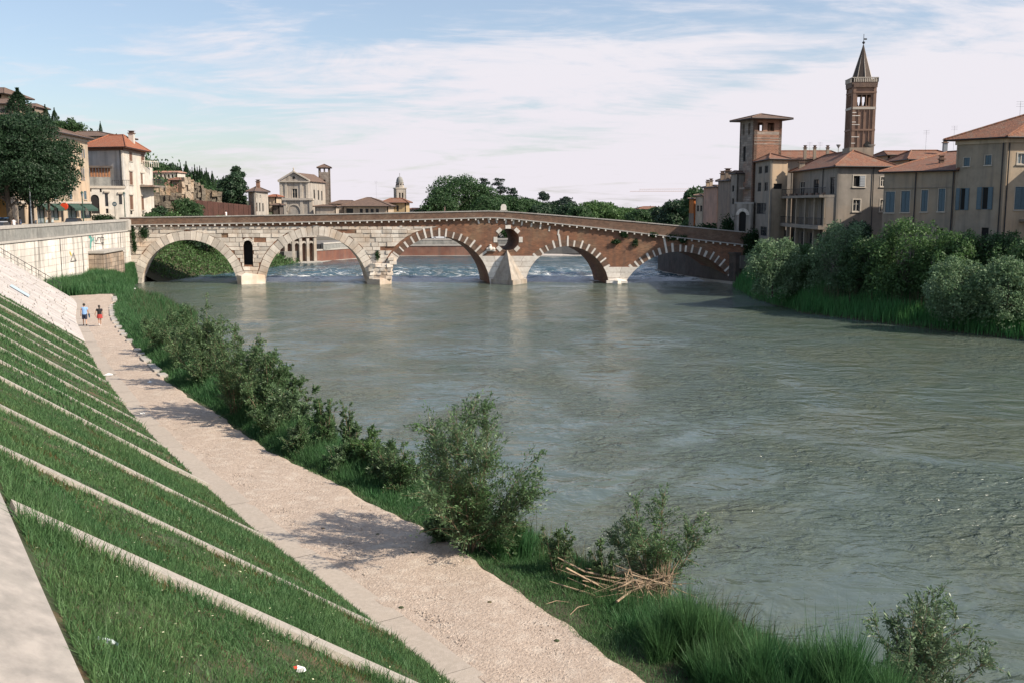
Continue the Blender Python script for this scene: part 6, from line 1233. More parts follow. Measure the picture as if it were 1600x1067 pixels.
# ivy at the bridge's right end and left end
def ivy(name,label,loc,dims,n,seed,rz=0,cat='ivy',size=.2,m='ivy'):
    rng=np.random.default_rng(seed); P=rng.normal(size=(n,3))*np.array(dims)*.4; P=np.clip(P,-np.array(dims),np.array(dims)); D=rng.normal(size=(n,3))+[0,0,-.5]; L=size*rng.uniform(.6,1.4,n); V,q=leaves(P,D,rng.normal(size=(n,3))+[0,-1.2,0],L,L*.8)
    o=link(name,npmesh(name,V,q,None,m),None,loc,rz); return props(o,label,cat)
def bpt(px_,py_,off=-.25): u,z=cast(px_,py_,BA,BB); v=Vector((BA[0],BA[1],0))+Matrix.Rotation(bang,3,'Z')@Vector((u,off,0)); return (v.x,v.y,z)
for k,(px_,py_,a,c,lb) in enumerate(((226,364,.75,1.1,'ivy tuft hanging under the bridge cornice, left end'),(209,366,.35,1.6,'ivy strip in the corner where quay wall and bridge meet'),(211,385,.35,1.1,'ivy patch low in the corner beside the first arch'),(975,367,.7,.5,'ivy tuft on the brick above arch four right haunch'),(993,379,.45,.6,'small dark ivy tuft below the others on the brick'),(962,378,.8,.35,'thin ivy growth over the fourth pier'),(1020,367,.7,.4,'ivy tuft at the cornice right of the fourth pier'),(1050,371,.9,.5,'ivy tuft on the cornice above the last arch, left one'),(1067,374,.8,.8,'ivy tuft on the cornice above the last arch, right one'),(1176,375,1.9,1.7,'big dark ivy mass over the right end of the bridge parapet'),(1170,400,1.0,1.8,'dark ivy hanging down the right bridge abutment'),(590,400,.35,.8,'small plants sprouting from joints of the second pier'))):
    ivy('ivy',lb,bpt(px_,py_),(a,.22 if k<9 or k==11 else .8,c),int(500*a*c+160) if k<9 or k==11 else 3500,80+k,bang,size=.2)
ivy('creeper','dark creeper hanging on the houses left of the gate tower',(*col(1139,164),8.2),(1.3,.6,2.6),2200,99,cat='creeper',size=.25); ivy('garden_bush','dark green garden bushes below the pink house',(*col(1108,186),7.6),(3.2,1.2,1.3),3000,98,cat='bush',size=.3)
ivy('street_plants','green planters by the villa street door',(*col(152,166),10.1),(1.6,.5,.7),900,97,cat='plants',size=.2); ivy('street_plants','leafy shrubs in planters near the second street lamp',(*col(166,167),10.1),(1.3,.5,.6),700,96,cat='plants',size=.2)
ivy('wall_weeds','weeds growing on the ledge beside the old abutment',(QA[0]+qdir[0]*(u0-.6)+.6,QA[1]+qdir[1]*(u0-.6),5.0),(.7,.7,1.2),900,95,cat='weeds',size=.18)
# ---- upstream left bank greenery seen through arch one
def ulb(x,Y):
    xr=float(np.interp(Y,[161,175,195,214],[-56.5,-50,-46,-43])); tt=max(0,min(1,(xr-x)/16)); return -.5+9.2*tt**1.1
rng=np.random.default_rng(46); n=26000; yv=rng.uniform(163,213,n); tt=rng.random(n)**.8; xr=np.interp(yv,[161,175,195,214],[-56.5,-50,-46,-43]); P=np.stack([xr-tt*16,yv,-.4+9.2*tt**1.1+rng.uniform(0,.9,n)],1); D=rng.normal(size=(n,3))+[0,0,.6]; L=.35*rng.uniform(.6,1.5,n); V,q=leaves(P,D,rng.normal(size=(n,3)),L,L*.6)
props(link('bank_scrub',npmesh('bank_scrub',V,q,None,'broadl')),'green scrub covering the steep bank beyond the first arch','scrub',kind='stuff')
hv=np.zeros(len(hill.data.vertices)*3,np.float32); hill.data.vertices.foreach_get('co',hv); hv=hv.reshape(-1,3); hv=hv[(hv[:,1]>215)&(hv[:,1]<345)&(hv[:,2]>14.5)]; i=rng.integers(0,len(hv),60000); P=hv[i]+rng.normal(size=(60000,3))*[3,8,.9]; D=rng.normal(size=P.shape)+[0,0,.5]; L=.9*rng.uniform(.5,1.5,len(P)); V,q=leaves(P,D,rng.normal(size=P.shape),L,L*.6)
props(link('hillside_bushes',npmesh('hillside_bushes',V,q,None,'broad')),'dark scrub covering the hillside behind the houses','scrub',kind='stuff')
for k,(px_,Y,H,Rc,m_,lb,z) in enumerate(((262,180,4.2,3.2,'broadl','bright green bush seen through the left of the first arch',3.5),(290,196,4.5,3.2,'broad','green tree behind the first arch',4),(318,182,5.,3.2,'darkleaf','dark tree seen through the middle of the first arch',2.5),(345,190,6.4,3.4,'shrub','olive-brown bush seen through the right side of the first arch',1.2),(362,196,5.6,3.,'broad','low green tree at the right edge of the first arch',.8),(235,176,3.5,2.4,'broad','shaded bush at the left edge of the first arch',3.2),(250,186,3.0,2.2,'darkleaf','low dark bush at the water under the first arch',.6),(300,200,3.,3,'broad','tall tree furthest back behind the first arch',5))):
    tree('bank_tree',lb,(*col(px_,Y),ulb(col(px_,Y)[0],Y)),H,Rc,110+k,'trees beyond the first arch',m=m_,n=4200,size=.3,cb=.05,nc=24)
rng=np.random.default_rng(44); b=MB(); rr=random.Random(3)
rk=thing('riverside_rocks','low heap of pale rocks at the waterline beyond the first arch','rocks',(*col(303,188),0))
for k in range(60):
    s_=rr.uniform(.3,.8); b=MB(); pts=[Vector((rr.gauss(0,1),rr.gauss(0,1),rr.gauss(0,1))).normalized()*s_*rr.uniform(.7,1.1) for _ in range(9)]
    import bmesh as bm_
    bb=bm_.new(); [bb.verts.new(p) for p in pts]; bm_.ops.convex_hull(bb,input=bb.verts); me=bpy.data.meshes.new('rock'); bb.to_mesh(me); bb.free(); me.materials.append(M['quay']); t=rr.uniform(-1,1); link('rock',me,rk,(t*5.5,rr.uniform(-1.5,2.5)-t*.5,rr.uniform(.1,1.0)*(1-abs(t)*.6)))
# ---- far trees beyond the bridge
ft=[(712,300,19.5,8.,'broad','big dark green round-headed tree, tallest behind the bridge crown'),(690,290,13,6.,'broad','lower tree at the left side of the tallest one'),(745,305,15.5,6.,'broad','dense tree right of the tallest one'),(775,300,12.5,6.,'broad','broad dark tree under the cedars'),(805,300,11,5.5,'broad','dark tree right of the cedars'),(830,310,9.6,5.,'broad','rounded tree with gap before the small umbrella pine'),(862,330,9.,5.,'darkleaf','dark flat tree under the umbrella pine'),(890,320,9.4,5.,'darkleaf','dark tree right of the umbrella pine'),(925,320,10.3,5.5,'broadl','light green round tree, left of the pair'),(950,322,10.,5.5,'broadl','light green round tree, right of the pair'),(975,330,7.8,4.5,'broadl','low light green tree before the reddish house'),(1020,318,7.6,4.5,'broad','green tree in front of the reddish house'),(1057,240,10.3,4.6,'darkleaf','big dark tree at the right end of the parapet trees'),(1040,260,8.0,3.6,'darkleaf','dark tree left of the big dark one near the houses'),(1091,228,14.,4.2,'broad','green tree rising behind the pale and orange houses'),(905,300,7.5,4,'broad','low green tree just above the parapet'),(845,300,7.6,4,'darkleaf','low dark tree just above the parapet'),(655,300,4,2.,'broad','tiny tree left of the big tree group'),(1000,300,6.2,4.5,'broad','low tree above the parapet left of the reddish house'),(760,290,9.,6,'broad','low dark foliage before the cedars')]
FTY=[273,293,286,303,307,313,317,319,317,319,327,329,314,322,291,325,323,329,331,309]
for k,(px_,Y,H,Rc,m_,lb) in enumerate(ft):
    zb=6.5 if Y>250 else 5.; tree('park_tree',lb,(*col(px_,Y),zb),(zy(FTY[k],Y)-zb)*.96,Rc*(1.15 if k<4 else 1.05),140+k,'trees beyond the bridge',m=m_,n=9500,size=.5,cb=.0,nc=46,tr=.35,shape=.75)
for k,(px_,lb) in enumerate(((778,'embankment tree seen at the left side through the oculus'),(794,'embankment tree seen in the middle of the oculus'),(811,'embankment tree seen at the right side through the oculus'))): tree('embankment_tree',lb,(*col(px_,250+k*2),2.7),7.6,3.6,240+k,'trees on the far embankment',m='broad',n=3500,size=.4,cb=.05)
LOWT=['low tree in the parapet row, right behind the oculus','second low tree of the parapet row from the crown','third low tree of the parapet row from the crown','low tree above the left haunch of the fourth arch','low tree above the crown of the fourth arch','low tree behind the parapet right of the fourth arch crown','low tree behind the parapet above the fourth pier','low tree between the fourth pier and the reddish far house','low tree directly below the reddish far house','low tree just right of the reddish far house','rightmost low tree of the parapet row beside the big dark tree']
for k,px_ in enumerate(range(800,1075,25)): tree('park_tree',LOWT[k],(*col(px_,340),5.),zy(327-k*.0+(k%3),340)-5.2,6.5,170+k%3,'low trees behind the parapet',key=('low',k%3),m='broad',n=3800,size=.55,cb=.02,nc=24,rz=k)
def cedar(name,label,px_,Y,ztop,zb,Rc,seed,flat=False):
    rr=random.Random(seed); rng=np.random.default_rng(seed); x,_=col(px_,Y); H=ztop-zb; o=thing(name,label,'tree',(x,Y,zb),0,'conifers beyond the bridge'); tb=MB(); tb.tube([(0,0,0),(rr.uniform(-.4,.4),0,H*.98)],[.35,.06],6); cl=[]
    n_=7
    for k in range(n_):
        t=k/(n_-1); z=H*(.35+.63*t) if not flat else H*(.75+.22*t); 
        for j in range(3): a=rr.uniform(0,6.28); r=Rc*(1-.75*t)*rr.uniform(.35,.9) if not flat else Rc*rr.uniform(.1,.7)*(1-.6*t); c=(math.cos(a)*r,math.sin(a)*r,z+rr.uniform(-.3,.3)); cl.append((c,(Rc*.38*(1.1-.6*t),Rc*.38*(1.1-.6*t),.38))); tb.tube([(0,0,z-.6),c],[.1,.03],4,False)
    link('trunk',tb.mesh('trunk','bark'),o); link('crown',crown('crown',cl,2600,.42,'cedar',rng),o)
cedar('cedar','cedar with layered branches, left of the two behind the bridge crown',757,320,zy(280,320),8,4.5,1); cedar('cedar','cedar with layered branches, right of the two behind the bridge crown',781,320,zy(281,320),8,4.8,2); cedar('cedar','lower spreading cedar right of the two tall cedars',799,320,zy(297,320),8,4.2,3)
cedar('umbrella_pine','small umbrella pine standing above the tree row',849,330,zy(301,330),8,2.8,4,True); cedar('umbrella_pine','wide flat-topped pine in the tree row',883,330,zy(310,330),8,4.6,5,True); cedar('umbrella_pine','low flat pine above the parapet left of the small umbrella pine',820,330,zy(311,330),8,3.6,6,True)
# ---- left quay trees
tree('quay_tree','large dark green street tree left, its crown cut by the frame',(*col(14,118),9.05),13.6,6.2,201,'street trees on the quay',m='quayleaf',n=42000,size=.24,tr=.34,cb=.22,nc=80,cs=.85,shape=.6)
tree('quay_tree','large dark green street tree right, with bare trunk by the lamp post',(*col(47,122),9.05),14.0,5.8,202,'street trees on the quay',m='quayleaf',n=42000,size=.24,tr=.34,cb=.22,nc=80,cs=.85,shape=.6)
tree('quay_tree','smaller low-hanging street tree in front of the green awnings',(*col(76,128),9.05),11.2,4.2,203,'street trees on the quay',m='darkleaf',n=12000,size=.25,tr=.2,cb=.25,nc=40,shape=.6)
# cypresses on the hill
CY=[cypress_mesh(10,1.5,s) for s in (1,2,3)]
def cyp(px_,ytop,ybot,Y,wpx,k,label,group='cypresses on the hill'):
    zt,zb=zy(ytop,Y),zy(ybot,Y)-1; H=zt-zb; Rc=wpx*Y/F/2; o=thing('cypress',label,'cypress',(*col(px_,Y),zb),k*1.3,group); o.scale=(Rc/1.5,Rc/1.5,H/10); link('trunk',CY[k%3][0],o); link('crown',CY[k%3][1],o)
cyp(38,138,186,214,36,0,'wide dark cypress at the upper left above the big street tree'); cyp(79,164,192,240,13,1,'left one of two small cypresses above the street tree'); cyp(93,169,200,240,12,2,'right one of two small cypresses above the street tree'); cyp(163,190,214,260,6,0,'thin lone cypress above the villa roof'); cyp(232,243,262,290,6,1,'thin cypress right of the villa roof corner')
CYL=['cypress of the hill row standing fourth from its left end','cypress of the hill row, low one left of the widest','widest and tallest cypress of the left group on the hill','short cypress just right of the widest one of the row','first slim cypress after the gap in the hill row','slim cypress right after the first one past the gap','cypress in the middle of the right group of the hill row','cypress right of the middle one in the right hill group','stout cypress near the right end of the main hill group','short cypress after the stout one on the hill','last tall cypress before the dark tree mass','leftmost small cypress beside the umbrella-shaped tree','small cypress filling the gap in the middle of the row','cypress set between the last two stout ones of the row']
for k,(px_,yt,w_) in enumerate(((284,255,9),(289,264,8),(293,253,14),(302,262,7),(306,258,8),(310,262,8),(314,260,9),(317,264,9),(324,263,9),(327,270,10),(333,268,9),(279,262,10),(299,266,8),(321,268,8))): cyp(px_,yt,300,285 if k<11 else 280,w_,k,CYL[k],'row of cypresses above the ruins')
tree('hill_tree','dark round umbrella-shaped tree at the left end of the cypress row',(*col(271,285),zy(300,285)),zy(257,285)-zy(300,285),1.5*285/F*9,210,'hill trees',m='darkleaf',n=3000,size=.4,cb=.3)
for k,(px_,yt,yb,Rc,lb) in enumerate(((241,258,278,2.6,'round tree right of the villa on the skyline'),(252,257,276,2.8,'round tree above the arcaded hillside building'),(116,189,212,3.2,'scrubby tree above the villa side on the slope'),(105,196,215,3.,'hillside bush near the two small cypresses'),(260,262,276,2.4,'small tree left of the umbrella-shaped tree'),(60,183,200,4,'hillside bush behind the big street tree crown'))): tree('hill_tree',lb,(*col(px_,280 if k<2 or k==4 else 235),zy(yb,280 if k<2 or k==4 else 235)),(yb-yt)*.17,Rc,220+k,'hill trees',m='broad',n=2600,size=.4,cb=.05)
tree('dark_tree','massive dark evergreen behind the brown hoarding',(*col(364,232),8.9),zy(268,232)-8.9,3.6,230,m='darkleaf',n=9000,size=.4,cb=.03,nc=40)
tree('dark_tree','pointed dark evergreen forming the top of the mass behind the hoarding',(*col(372,236),8.9),zy(257,236)-8.9,2.3,231,m='darkleaf',n=6000,size=.4,cb=.1,nc=30,shape=.9)
tree('dark_tree','dark evergreen at the left of the mass behind the hoarding',(*col(350,236),8.9),zy(279,236)-8.9,2.2,232,m='darkleaf',n=4500,size=.4,cb=.1)
ivy('green_strip','strip of green bushes along the street before the ruins',(*col(262,205),9.5),(5,1,.6),1800,94,cat='bush',size=.3)
# ================================================================ PEBBLES
rng=np.random.default_rng(70); n=15000; s=rng.uniform(6,50,n)**1.0; s=6+(s-6)*rng.random(n)**.4; t=rng.random(n); p=PRo(s); o=-.9+(p+.9)*(.05+.8*t); P=FP(s,o,2.515); d=.5+.5*np.sin(P[:,0]*1.1+P[:,1]*.7)*np.sin(P[:,1]*.9); keep=rng.random(n)<.25+.75*d*(1-t*.6); P=P[keep]; n=len(P)
r=rng.uniform(.012,.042,n)[:,None]; a=rng.uniform(0,6.28,n); c,s_=np.cos(a)[:,None],np.sin(a)[:,None]; X_=np.concatenate([c,s_,np.zeros_like(c)],1)*r; Y_=np.concatenate([-s_,c,np.zeros_like(c)],1)*r*.7; Z_=np.concatenate([np.zeros_like(c),np.zeros_like(c),np.ones_like(c)],1)*r*.6
V=np.stack([P+X_,P+Y_,P-X_,P-Y_,P+Z_+X_*.2],1).reshape(-1,3); k=np.arange(n)*5; T_=np.concatenate([np.stack([k+i,k+(i+1)%4,k+4],1) for i in range(4)])
props(link('pebbles',npmesh('pebbles',V,None,T_,'pebble')),'small stones scattered in the gravel of the path','pebbles',kind='stuff')
# ================================================================ LITTER
M['plastic']=mat('clear_plastic',(.55,.62,.62),rough=.15,bump=0,spec=.8); M['paperw']=mat('white_paper',(.8,.8,.78),bump=0); M['redp']=mat('red_print',(.6,.08,.04),bump=0)
def onslope(px_,py_):
    r=ray(px_,py_); t=5
    while t<200:
        q=np.array([[r[0]*t,r[1]*t,CZ+r[2]*t]]); so2,ss2=signed(q)
        if q[0,2]<2.5+max(0,so2[0])*.7: return Vector(q[0])
        t+=.05
p=onslope(168,1012); bo=thing('plastic_bottle','clear plastic bottle lying in the grass at the lower left','bottle',p+Vector((0,0,.07)),0); b=MB(); ax=Vector((.93,-.25,-.1)).normalized()
b.tube([ax*x for x in (-.13,-.125,-.03,.05,.09,.10)],[.02,.033,.034,.033,.016,.013],12); b.build('body','plastic',bo,sm=True); b=MB(); b.tube([ax*.10,ax*.12],.016,10); b.build('cap','sh_blue',bo)
p=onslope(470,1055); pk=thing('crumpled_packet','crumpled red and white packet in the grass near the bottom centre-left','litter',p+Vector((0,0,.06))); b=MB(); b.pf([(-.06,-.04,0),(.06,-.05,.02),(.07,.04,.0),(-.05,.05,.03),(-.04,-.03,.05),(.05,-.03,.07),(.05,.03,.05),(-.05,.03,.08)],[(3,2,1,0),(4,5,6,7),(0,1,5,4),(1,2,6,5),(2,3,7,6),(3,0,4,7)]); b.build('wrapper','paperw',pk); b=MB(); b.box((-.07,0,.06),(.05,.05,.02),.5); b.build('red_flap','redp',pk)
for k,(px_,py_,lb) in enumerate(((169,586,'white scrap of paper on the gravel where the path narrows'),(234,597,'tiny white scrap further right on the path'),(223,646,'tiny white scrap near the middle of the path'))):
    q=gz(px_,py_,2.53); o=thing('paper_scrap',lb,'litter',q,k); s_=.28 if k==0 else .12; b=MB(); b.pf([(-s_,-.08,0),(s_,-.1,.03),(s_*.9,.1,.06),(-s_*.8,.12,.02)],[(0,1,2,3)]); b.pf([(-s_,-.08,.0),(s_*.9,.1,.06),(0,.05,.14)],[(0,1,2)]); b.build('paper','paperw',o)
for k,(px_,py_) in enumerate(((590,834),(645,863),(627,948),(765,940),(505,825),(870,1000))):
    q=gz(px_,py_,2.53); o=thing('dark_leaf_litter',['dark clod on the gravel near the first bush shadow','dark clod on the gravel right of the first one','dark clod nearest the concrete strip','dark clod near the small shadow right','dark clod inside the willow shadow','dark clod close to the bottom of the path'][k],'clod',q,k); b=MB(); b.lathe((0,0,-.01),[(.07,0),(.06,.02),(.02,.035)],6); b.build('clod','soil',o)
pnt=onslope(28,455); bl=thing('paint_patch','pale blue painted patch on the paved slope','paint mark',pnt); 
sp_,ss_=signed(np.array([[pnt.x,pnt.y,0]])); M['bluepaint']=mat('faded_blue_paint',(.48,.56,.60),(.40,.50,.55),sc=3,bump=.1)
b=MB(bl.location)
S_=[(ss_[0]-1.5,sp_[0]-.7),(ss_[0]+1.3,sp_[0]-.8),(ss_[0]+1.6,sp_[0]+.5),(ss_[0]-1.2,sp_[0]+.6)]; q=[Vector(FP(a,c))+Vector((.06,0,.10)) for a,c in S_]; b.poly(q); b.poly([v-Vector((.01,0,.03)) for v in q]); b.build('paint','bluepaint',bl)
# ================================================================ PEOPLE
M['skin']=mat('skin',(.42,.25,.17),bump=0,rough=.5); M['hair']=mat('dark_hair',(.02,.015,.012),bump=0,rough=.5); M['tblue']=mat('light_blue_tshirt',(.22,.38,.66),bump=0); M['navy']=mat('navy_shorts',(.02,.03,.06),bump=0); M['blk']=mat('black_top',(.012,.012,.014),bump=0); M['rskirt']=mat('red_shorts',(.34,.035,.03),bump=0); M['whitec']=mat('white_cloth',(.7,.7,.7),bump=0); M['sole']=mat('dark_shoes',(.03,.03,.03),bump=0); M['cap']=mat('white_cap',(.8,.8,.8),bump=0); M['bag']=mat('blue_bag',(.03,.07,.12),bump=0)
def skinbody(root,V,E,Rd,m,name='body',sub=1):
    me=bpy.data.meshes.new(name); me.from_pydata([tuple(v) for v in V],E,[]); o=link(name,me,root); me.materials.append(M[m]); md=o.modifiers.new('skin','SKIN'); md.use_smooth_shade=True
    for i,r in enumerate(Rd):
        sv=me.skin_vertices[0].data[i]; sv.radius=(r,r) if not isinstance(r,tuple) else r; sv.use_root=(i==0)
    s=o.modifiers.new('sub','SUBSURF'); s.levels=sub; s.render_levels=sub; return o
def person(label,loc,rz,h,pose,top,bottom,hairm='hair',skirt=False,long_hair=False,shoes='sole'):
    """faces local +y; pose: dict of joint offsets"""
    r=thing('person',label,'person',loc,rz); k=h/1.75
    P={'pelvis':(0,0,.95),'spine':(0,.0,1.15),'chest':(0,0,1.36),'neck':(0,.0,1.50),'head0':(0,.01,1.57),'head1':(0,.02,1.66),'head2':(0,.0,1.73)}
    for s,n in ((-1,'L'),(1,'R')):
        P['sh'+n]=(s*.18,0,1.43); P['el'+n]=(s*.25,-.03,1.16); P['wr'+n]=(s*.27,.05,.93); P['hp'+n]=(s*.27,.07,.86); P['hip'+n]=(s*.09,0,.92); P['kn'+n]=(s*.10,.03,.50); P['an'+n]=(s*.10,-.02,.09); P['he'+n]=(s*.10,-.06,.04); P['to'+n]=(s*.11,.14,.03)
        for j in range(5): a=-.5+.25*j; P['f%d'%j+n]=(s*.27+ (a*.05),.09+.01*j,.80-(.02 if j in(1,2) else 0)+(.04 if j==0 else 0))
    P.update(pose); names=list(P); V=[Vector(P[n])*k for n in names]; ix={n:i for i,n in enumerate(names)}
    rad={'pelvis':(.15,.11),'spine':(.13,.095),'chest':(.15,.10),'neck':.05,'head0':.065,'head1':.092,'head2':.06}
    E=[('pelvis','spine'),('spine','chest'),('chest','neck'),('neck','head0'),('head0','head1'),('head1','head2')]
    for n in 'LR':
        rad.update({'sh'+n:.058,'el'+n:.042,'wr'+n:.028,'hp'+n:.034,'hip'+n:.09,'kn'+n:.058,'an'+n:.038,'he'+n:.04,'to'+n:.03})
        E+=[('chest','sh'+n),('sh'+n,'el'+n),('el'+n,'wr'+n),('wr'+n,'hp'+n),('pelvis','hip'+n),('hip'+n,'kn'+n),('kn'+n,'an'+n),('an'+n,'he'+n),('he'+n,'to'+n)]
        for j in range(5): rad['f%d'%j+n]=.009; E.append(('hp'+n,'f%d'%j+n))
    body=skinbody(r,V,[(ix[a],ix[b]) for a,b in E],[tuple(q*k for q in rad[n]) if isinstance(rad[n],tuple) else rad[n]*k for n in names],'skin')
    g=lambda n:Vector(P[n])*k
    hb=MB(); c=g('head1')+Vector((0,-.012,.02))*k; hb.lathe(tuple(c),[(.03*k,-.10*k),(.085*k,-.07*k),(.102*k,0),(.095*k,.06*k),(.06*k,.105*k),(.01*k,.12*k)],12); hb.build('hair',hairm,r,sm=True)
    if long_hair: hb=MB(); c2=g('head1')+Vector((0,-.09,.02))*k; hb.lathe(tuple(c2),[(.01,-.18*k),(.05*k,-.14*k),(.06*k,-.05*k),(.04*k,.03*k),(.01,.06*k)],8); hb.build('ponytail',hairm,r,sm=True)
    fb=MB(); fc=g('head1')+Vector((0,.09,-.03))*k; fb.lathe(tuple(fc),[(.018*k,-.02*k),(.014*k,.0),(.005*k,.03*k)],6); fb.build('nose','skin',r)
    def ell(rings,name,m,n=14):
        V=[];Fc=[]
        for q,(cc,rx,ry) in enumerate(rings):
            for j in range(n): t=6.2832*j/n; V.append((cc[0]+rx*math.cos(t),cc[1]+ry*math.sin(t),cc[2]))
            if q:
                for j in range(n): Fc.append(((q-1)*n+j,(q-1)*n+(j+1)%n,q*n+(j+1)%n,q*n+j))
        b=MB(); b.pf(V,Fc); return b.build(name,m,r,sm=True)
    pe,sp2,chh,nk=g('pelvis'),g('spine'),g('chest'),g('neck')
    ell([(pe+Vector((0,0,-.06*k)),.185*k,.145*k),(sp2,.175*k,.135*k),(chh,.20*k,.135*k),(chh+Vector((0,0,.06*k)),.205*k,.125*k),(chh.lerp(nk,.75),.12*k,.09*k),(nk,.065*k,.065*k)],'top',top)
    for n in 'LR':
        a,b_=g('sh'+n),g('el'+n); mb=MB(); mb.tube([a.lerp(chh,.25),a,a.lerp(b_,.55)],[.08*k,.078*k,.066*k],10,False); mb.build('sleeve',top,r,sm=True)
        a,b_=g('an'+n),g('to'+n); mb=MB(); mb.tube([g('he'+n)+Vector((0,-.02,0)),a.lerp(b_,.5)-Vector((0,0,.02)),b_+Vector((0,.02,0))],[.045*k,.048*k,.034*k],8); mb.build('shoe',shoes,r,sm=True)
    if skirt: ell([(pe+Vector((0,0,.10*k)),.155*k,.12*k),(pe,.20*k,.17*k),(pe+Vector((0,0,-.28*k)),.25*k,.22*k)],'skirt',bottom)
    else:
        ell([(pe+Vector((0,0,.08*k)),.165*k,.125*k),(pe+Vector((0,0,-.06*k)),.19*k,.15*k),(pe+Vector((0,0,-.12*k)),.18*k,.14*k)],'waist',bottom)
        for n in 'LR': mb=MB(); a,b_=g('hip'+n),g('kn'+n); mb.tube([a+Vector((0,0,.04)),a.lerp(b_,.5),a.lerp(b_,.92)],[.115*k,.11*k,.10*k],10,False); mb.build('trouser_leg',bottom,r,sm=True)
    return r
m1=gz(133,509.5,2.53); fwd=math.atan2(12,-5.5)-math.pi/2
pm=person('man in light blue t-shirt and dark shorts walking away along the path',m1,fwd,1.80,{'knL':(-.10,.16,.53),'anL':(-.10,.20,.12),'heL':(-.10,.15,.07),'toL':(-.10,.34,.04),'knR':(.10,-.02,.50),'anR':(.10,-.22,.14),'heR':(.10,-.29,.13),'toR':(.11,-.12,.03),'elR':(.27,-.02,1.16),'wrR':(.31,.08,.94)},'tblue','navy')
b=MB(); b.box((.36,.06,.80),(.10,.34,.28)); b.tube([(.36,-.05,.93),(.36,.0,1.0),(.36,.06,1.02),(.36,.12,1.0),(.36,.17,.93)],.012,4); bg_=props(b.build('shoulder_bag','bag',None),'small dark blue bag carried at the right side of the walking man','bag'); bg_.location=m1; bg_.rotation_euler=(0,0,fwd)
m2=gz(156.5,509.5,2.53)
person('woman in black top and dark red skirt walking away beside the man',m2,fwd,1.66,{'knL':(-.09,-.03,.50),'anL':(-.08,-.25,.18),'heL':(-.08,-.31,.19),'toL':(-.08,-.18,.05),'knR':(.07,.10,.50),'anR':(.06,.10,.09),'heR':(.06,.05,.04),'toR':(.06,.25,.03),'elL':(-.30,-.03,1.20),'wrL':(-.36,.06,.98),'hpL':(-.38,.09,.91)},'blk','rskirt',skirt=True,long_hair=True,shoes='whitec')
m3=gz(211.5,472,1.6); m3.z=1.35
an=person('person in light blue shirt and white cap sitting among the reeds by the water',m3,-1.1,1.75,{'knL':(-.14,.40,.98),'anL':(-.14,.50,.55),'heL':(-.14,.46,.5),'toL':(-.14,.65,.5),'knR':(.14,.40,.98),'anR':(.14,.50,.55),'heR':(.14,.46,.5),'toR':(.14,.65,.5),'wrL':(-.15,.25,1.1),'hpL':(-.10,.32,1.1),'wrR':(.15,.25,1.1),'hpR':(.10,.32,1.1)},'tblue','navy',hairm='cap')
b=MB(); b.box((0,-.05,.5),(.4,.4,.8)); sb=props(b.build('sitting_stone','quay',None),'low stone block on which the person in the white cap sits','stone'); sb.location=m3
# small walkers on the bridge and quay
def bridgep(px_,h): u,z=cast(px_,335,BA,BB); v=Vector((BA[0],BA[1],0))+Matrix.Rotation(bang,3,'Z')@Vector((u,5.5,0)); return Vector((v.x,v.y,lerp(COR,u)+.3))
person('pedestrian in white whose head shows over the parapet right of the first arch',bridgep(338,1.7),bang+1.4,1.78,{},'whitec','navy'); person('pedestrian in dark clothes just visible over the parapet left of the bridge crown',bridgep(692,1.7),bang+1.5,1.76,{},'blk','navy')
person('person in white shirt standing by the street tree at the left edge',(*col(19,117),9.05),1.,1.75,{},'whitec','navy'); person('person in blue standing on the quay street between the tree trunks',(*col(29,121),9.05),2.,1.72,{},'tblue','navy')
# ================================================================ VEHICLES
def car(label,loc,rz,body,group='cars parked on the quay street',L=4.2,W=1.75,H=1.45,detail=True):
    r=thing('parked_car',label,'car',loc,rz,group); sx=L/4.2; sz=H/1.45
    prof_=[(-2.1,.3),(-2.1,.72),(-1.95,.92),(-1.55,1.0),(-.95,1.40),(.35,1.45),(1.05,1.0),(1.9,.86),(2.1,.65),(2.1,.3)]
    low=[(-2.1,.3),(-2.1,.72),(-1.95,.92),(-1.6,.98),(1.1,.98),(1.9,.86),(2.1,.65),(2.1,.3)]
    b=MB(); 
    def loft(pl,ws):
        n=len(pl); V=[]
        for yy_,f in ws: V+=[(x*sx*f,yy_,z*sz) for x,z in pl]
        Fc=[]
        for k in range(len(ws)-1):
            for j in range(n): a=k*n+j; c=k*n+(j+1)%n; Fc.append((a,c,c+n,a+n))
        Fc+=[tuple(range(n))[::-1],tuple((len(ws)-1)*n+j for j in range(n))]; b.pf(V,Fc)
    loft(low,[(-W/2,.97),(-W/2+.1,1.),(W/2-.1,1.),(W/2,.97)]); b.build('body',body,r)
    b=MB(); cab=[(-1.5,.98),(-.95,1.38),(.30,1.38),(1.02,.98)]; loft(cab,[(-W/2+.10,1.),(W/2-.10,1.)]); b.build('windows','glass',r)
    b=MB(); b.xz([(-1.0,1.38),(.36,1.38),(.25,1.455),(-.85,1.455)],-W/2+.14,W/2-.14); b.v=[(x*sx,y,z*sz) for x,y,z in b.v]; b.build('roof',body,r)
    for x in (-1.3,1.3):
        for s in (-1,1):
            b=MB(); b.tube([(x*sx,s*(W/2-.18),.31),(x*sx,s*(W/2+.01),.31)],.31,14); w_=b.build('wheel','sole',r); b=MB(); b.tube([(x*sx,s*(W/2-.0),.31),(x*sx,s*(W/2+.03),.31)],.19,10); b.build('rim','paint_silver',w_)
    for s in (-1,1): b=MB(); b.box((2.07*sx,s*.6,.68*sz),(.08,.35,.14)); b.build('headlight','plastic',r); b=MB(); b.box((-2.08*sx,s*.62,.75*sz),(.06,.28,.16)); b.build('tail_light','redp',r)
    return r
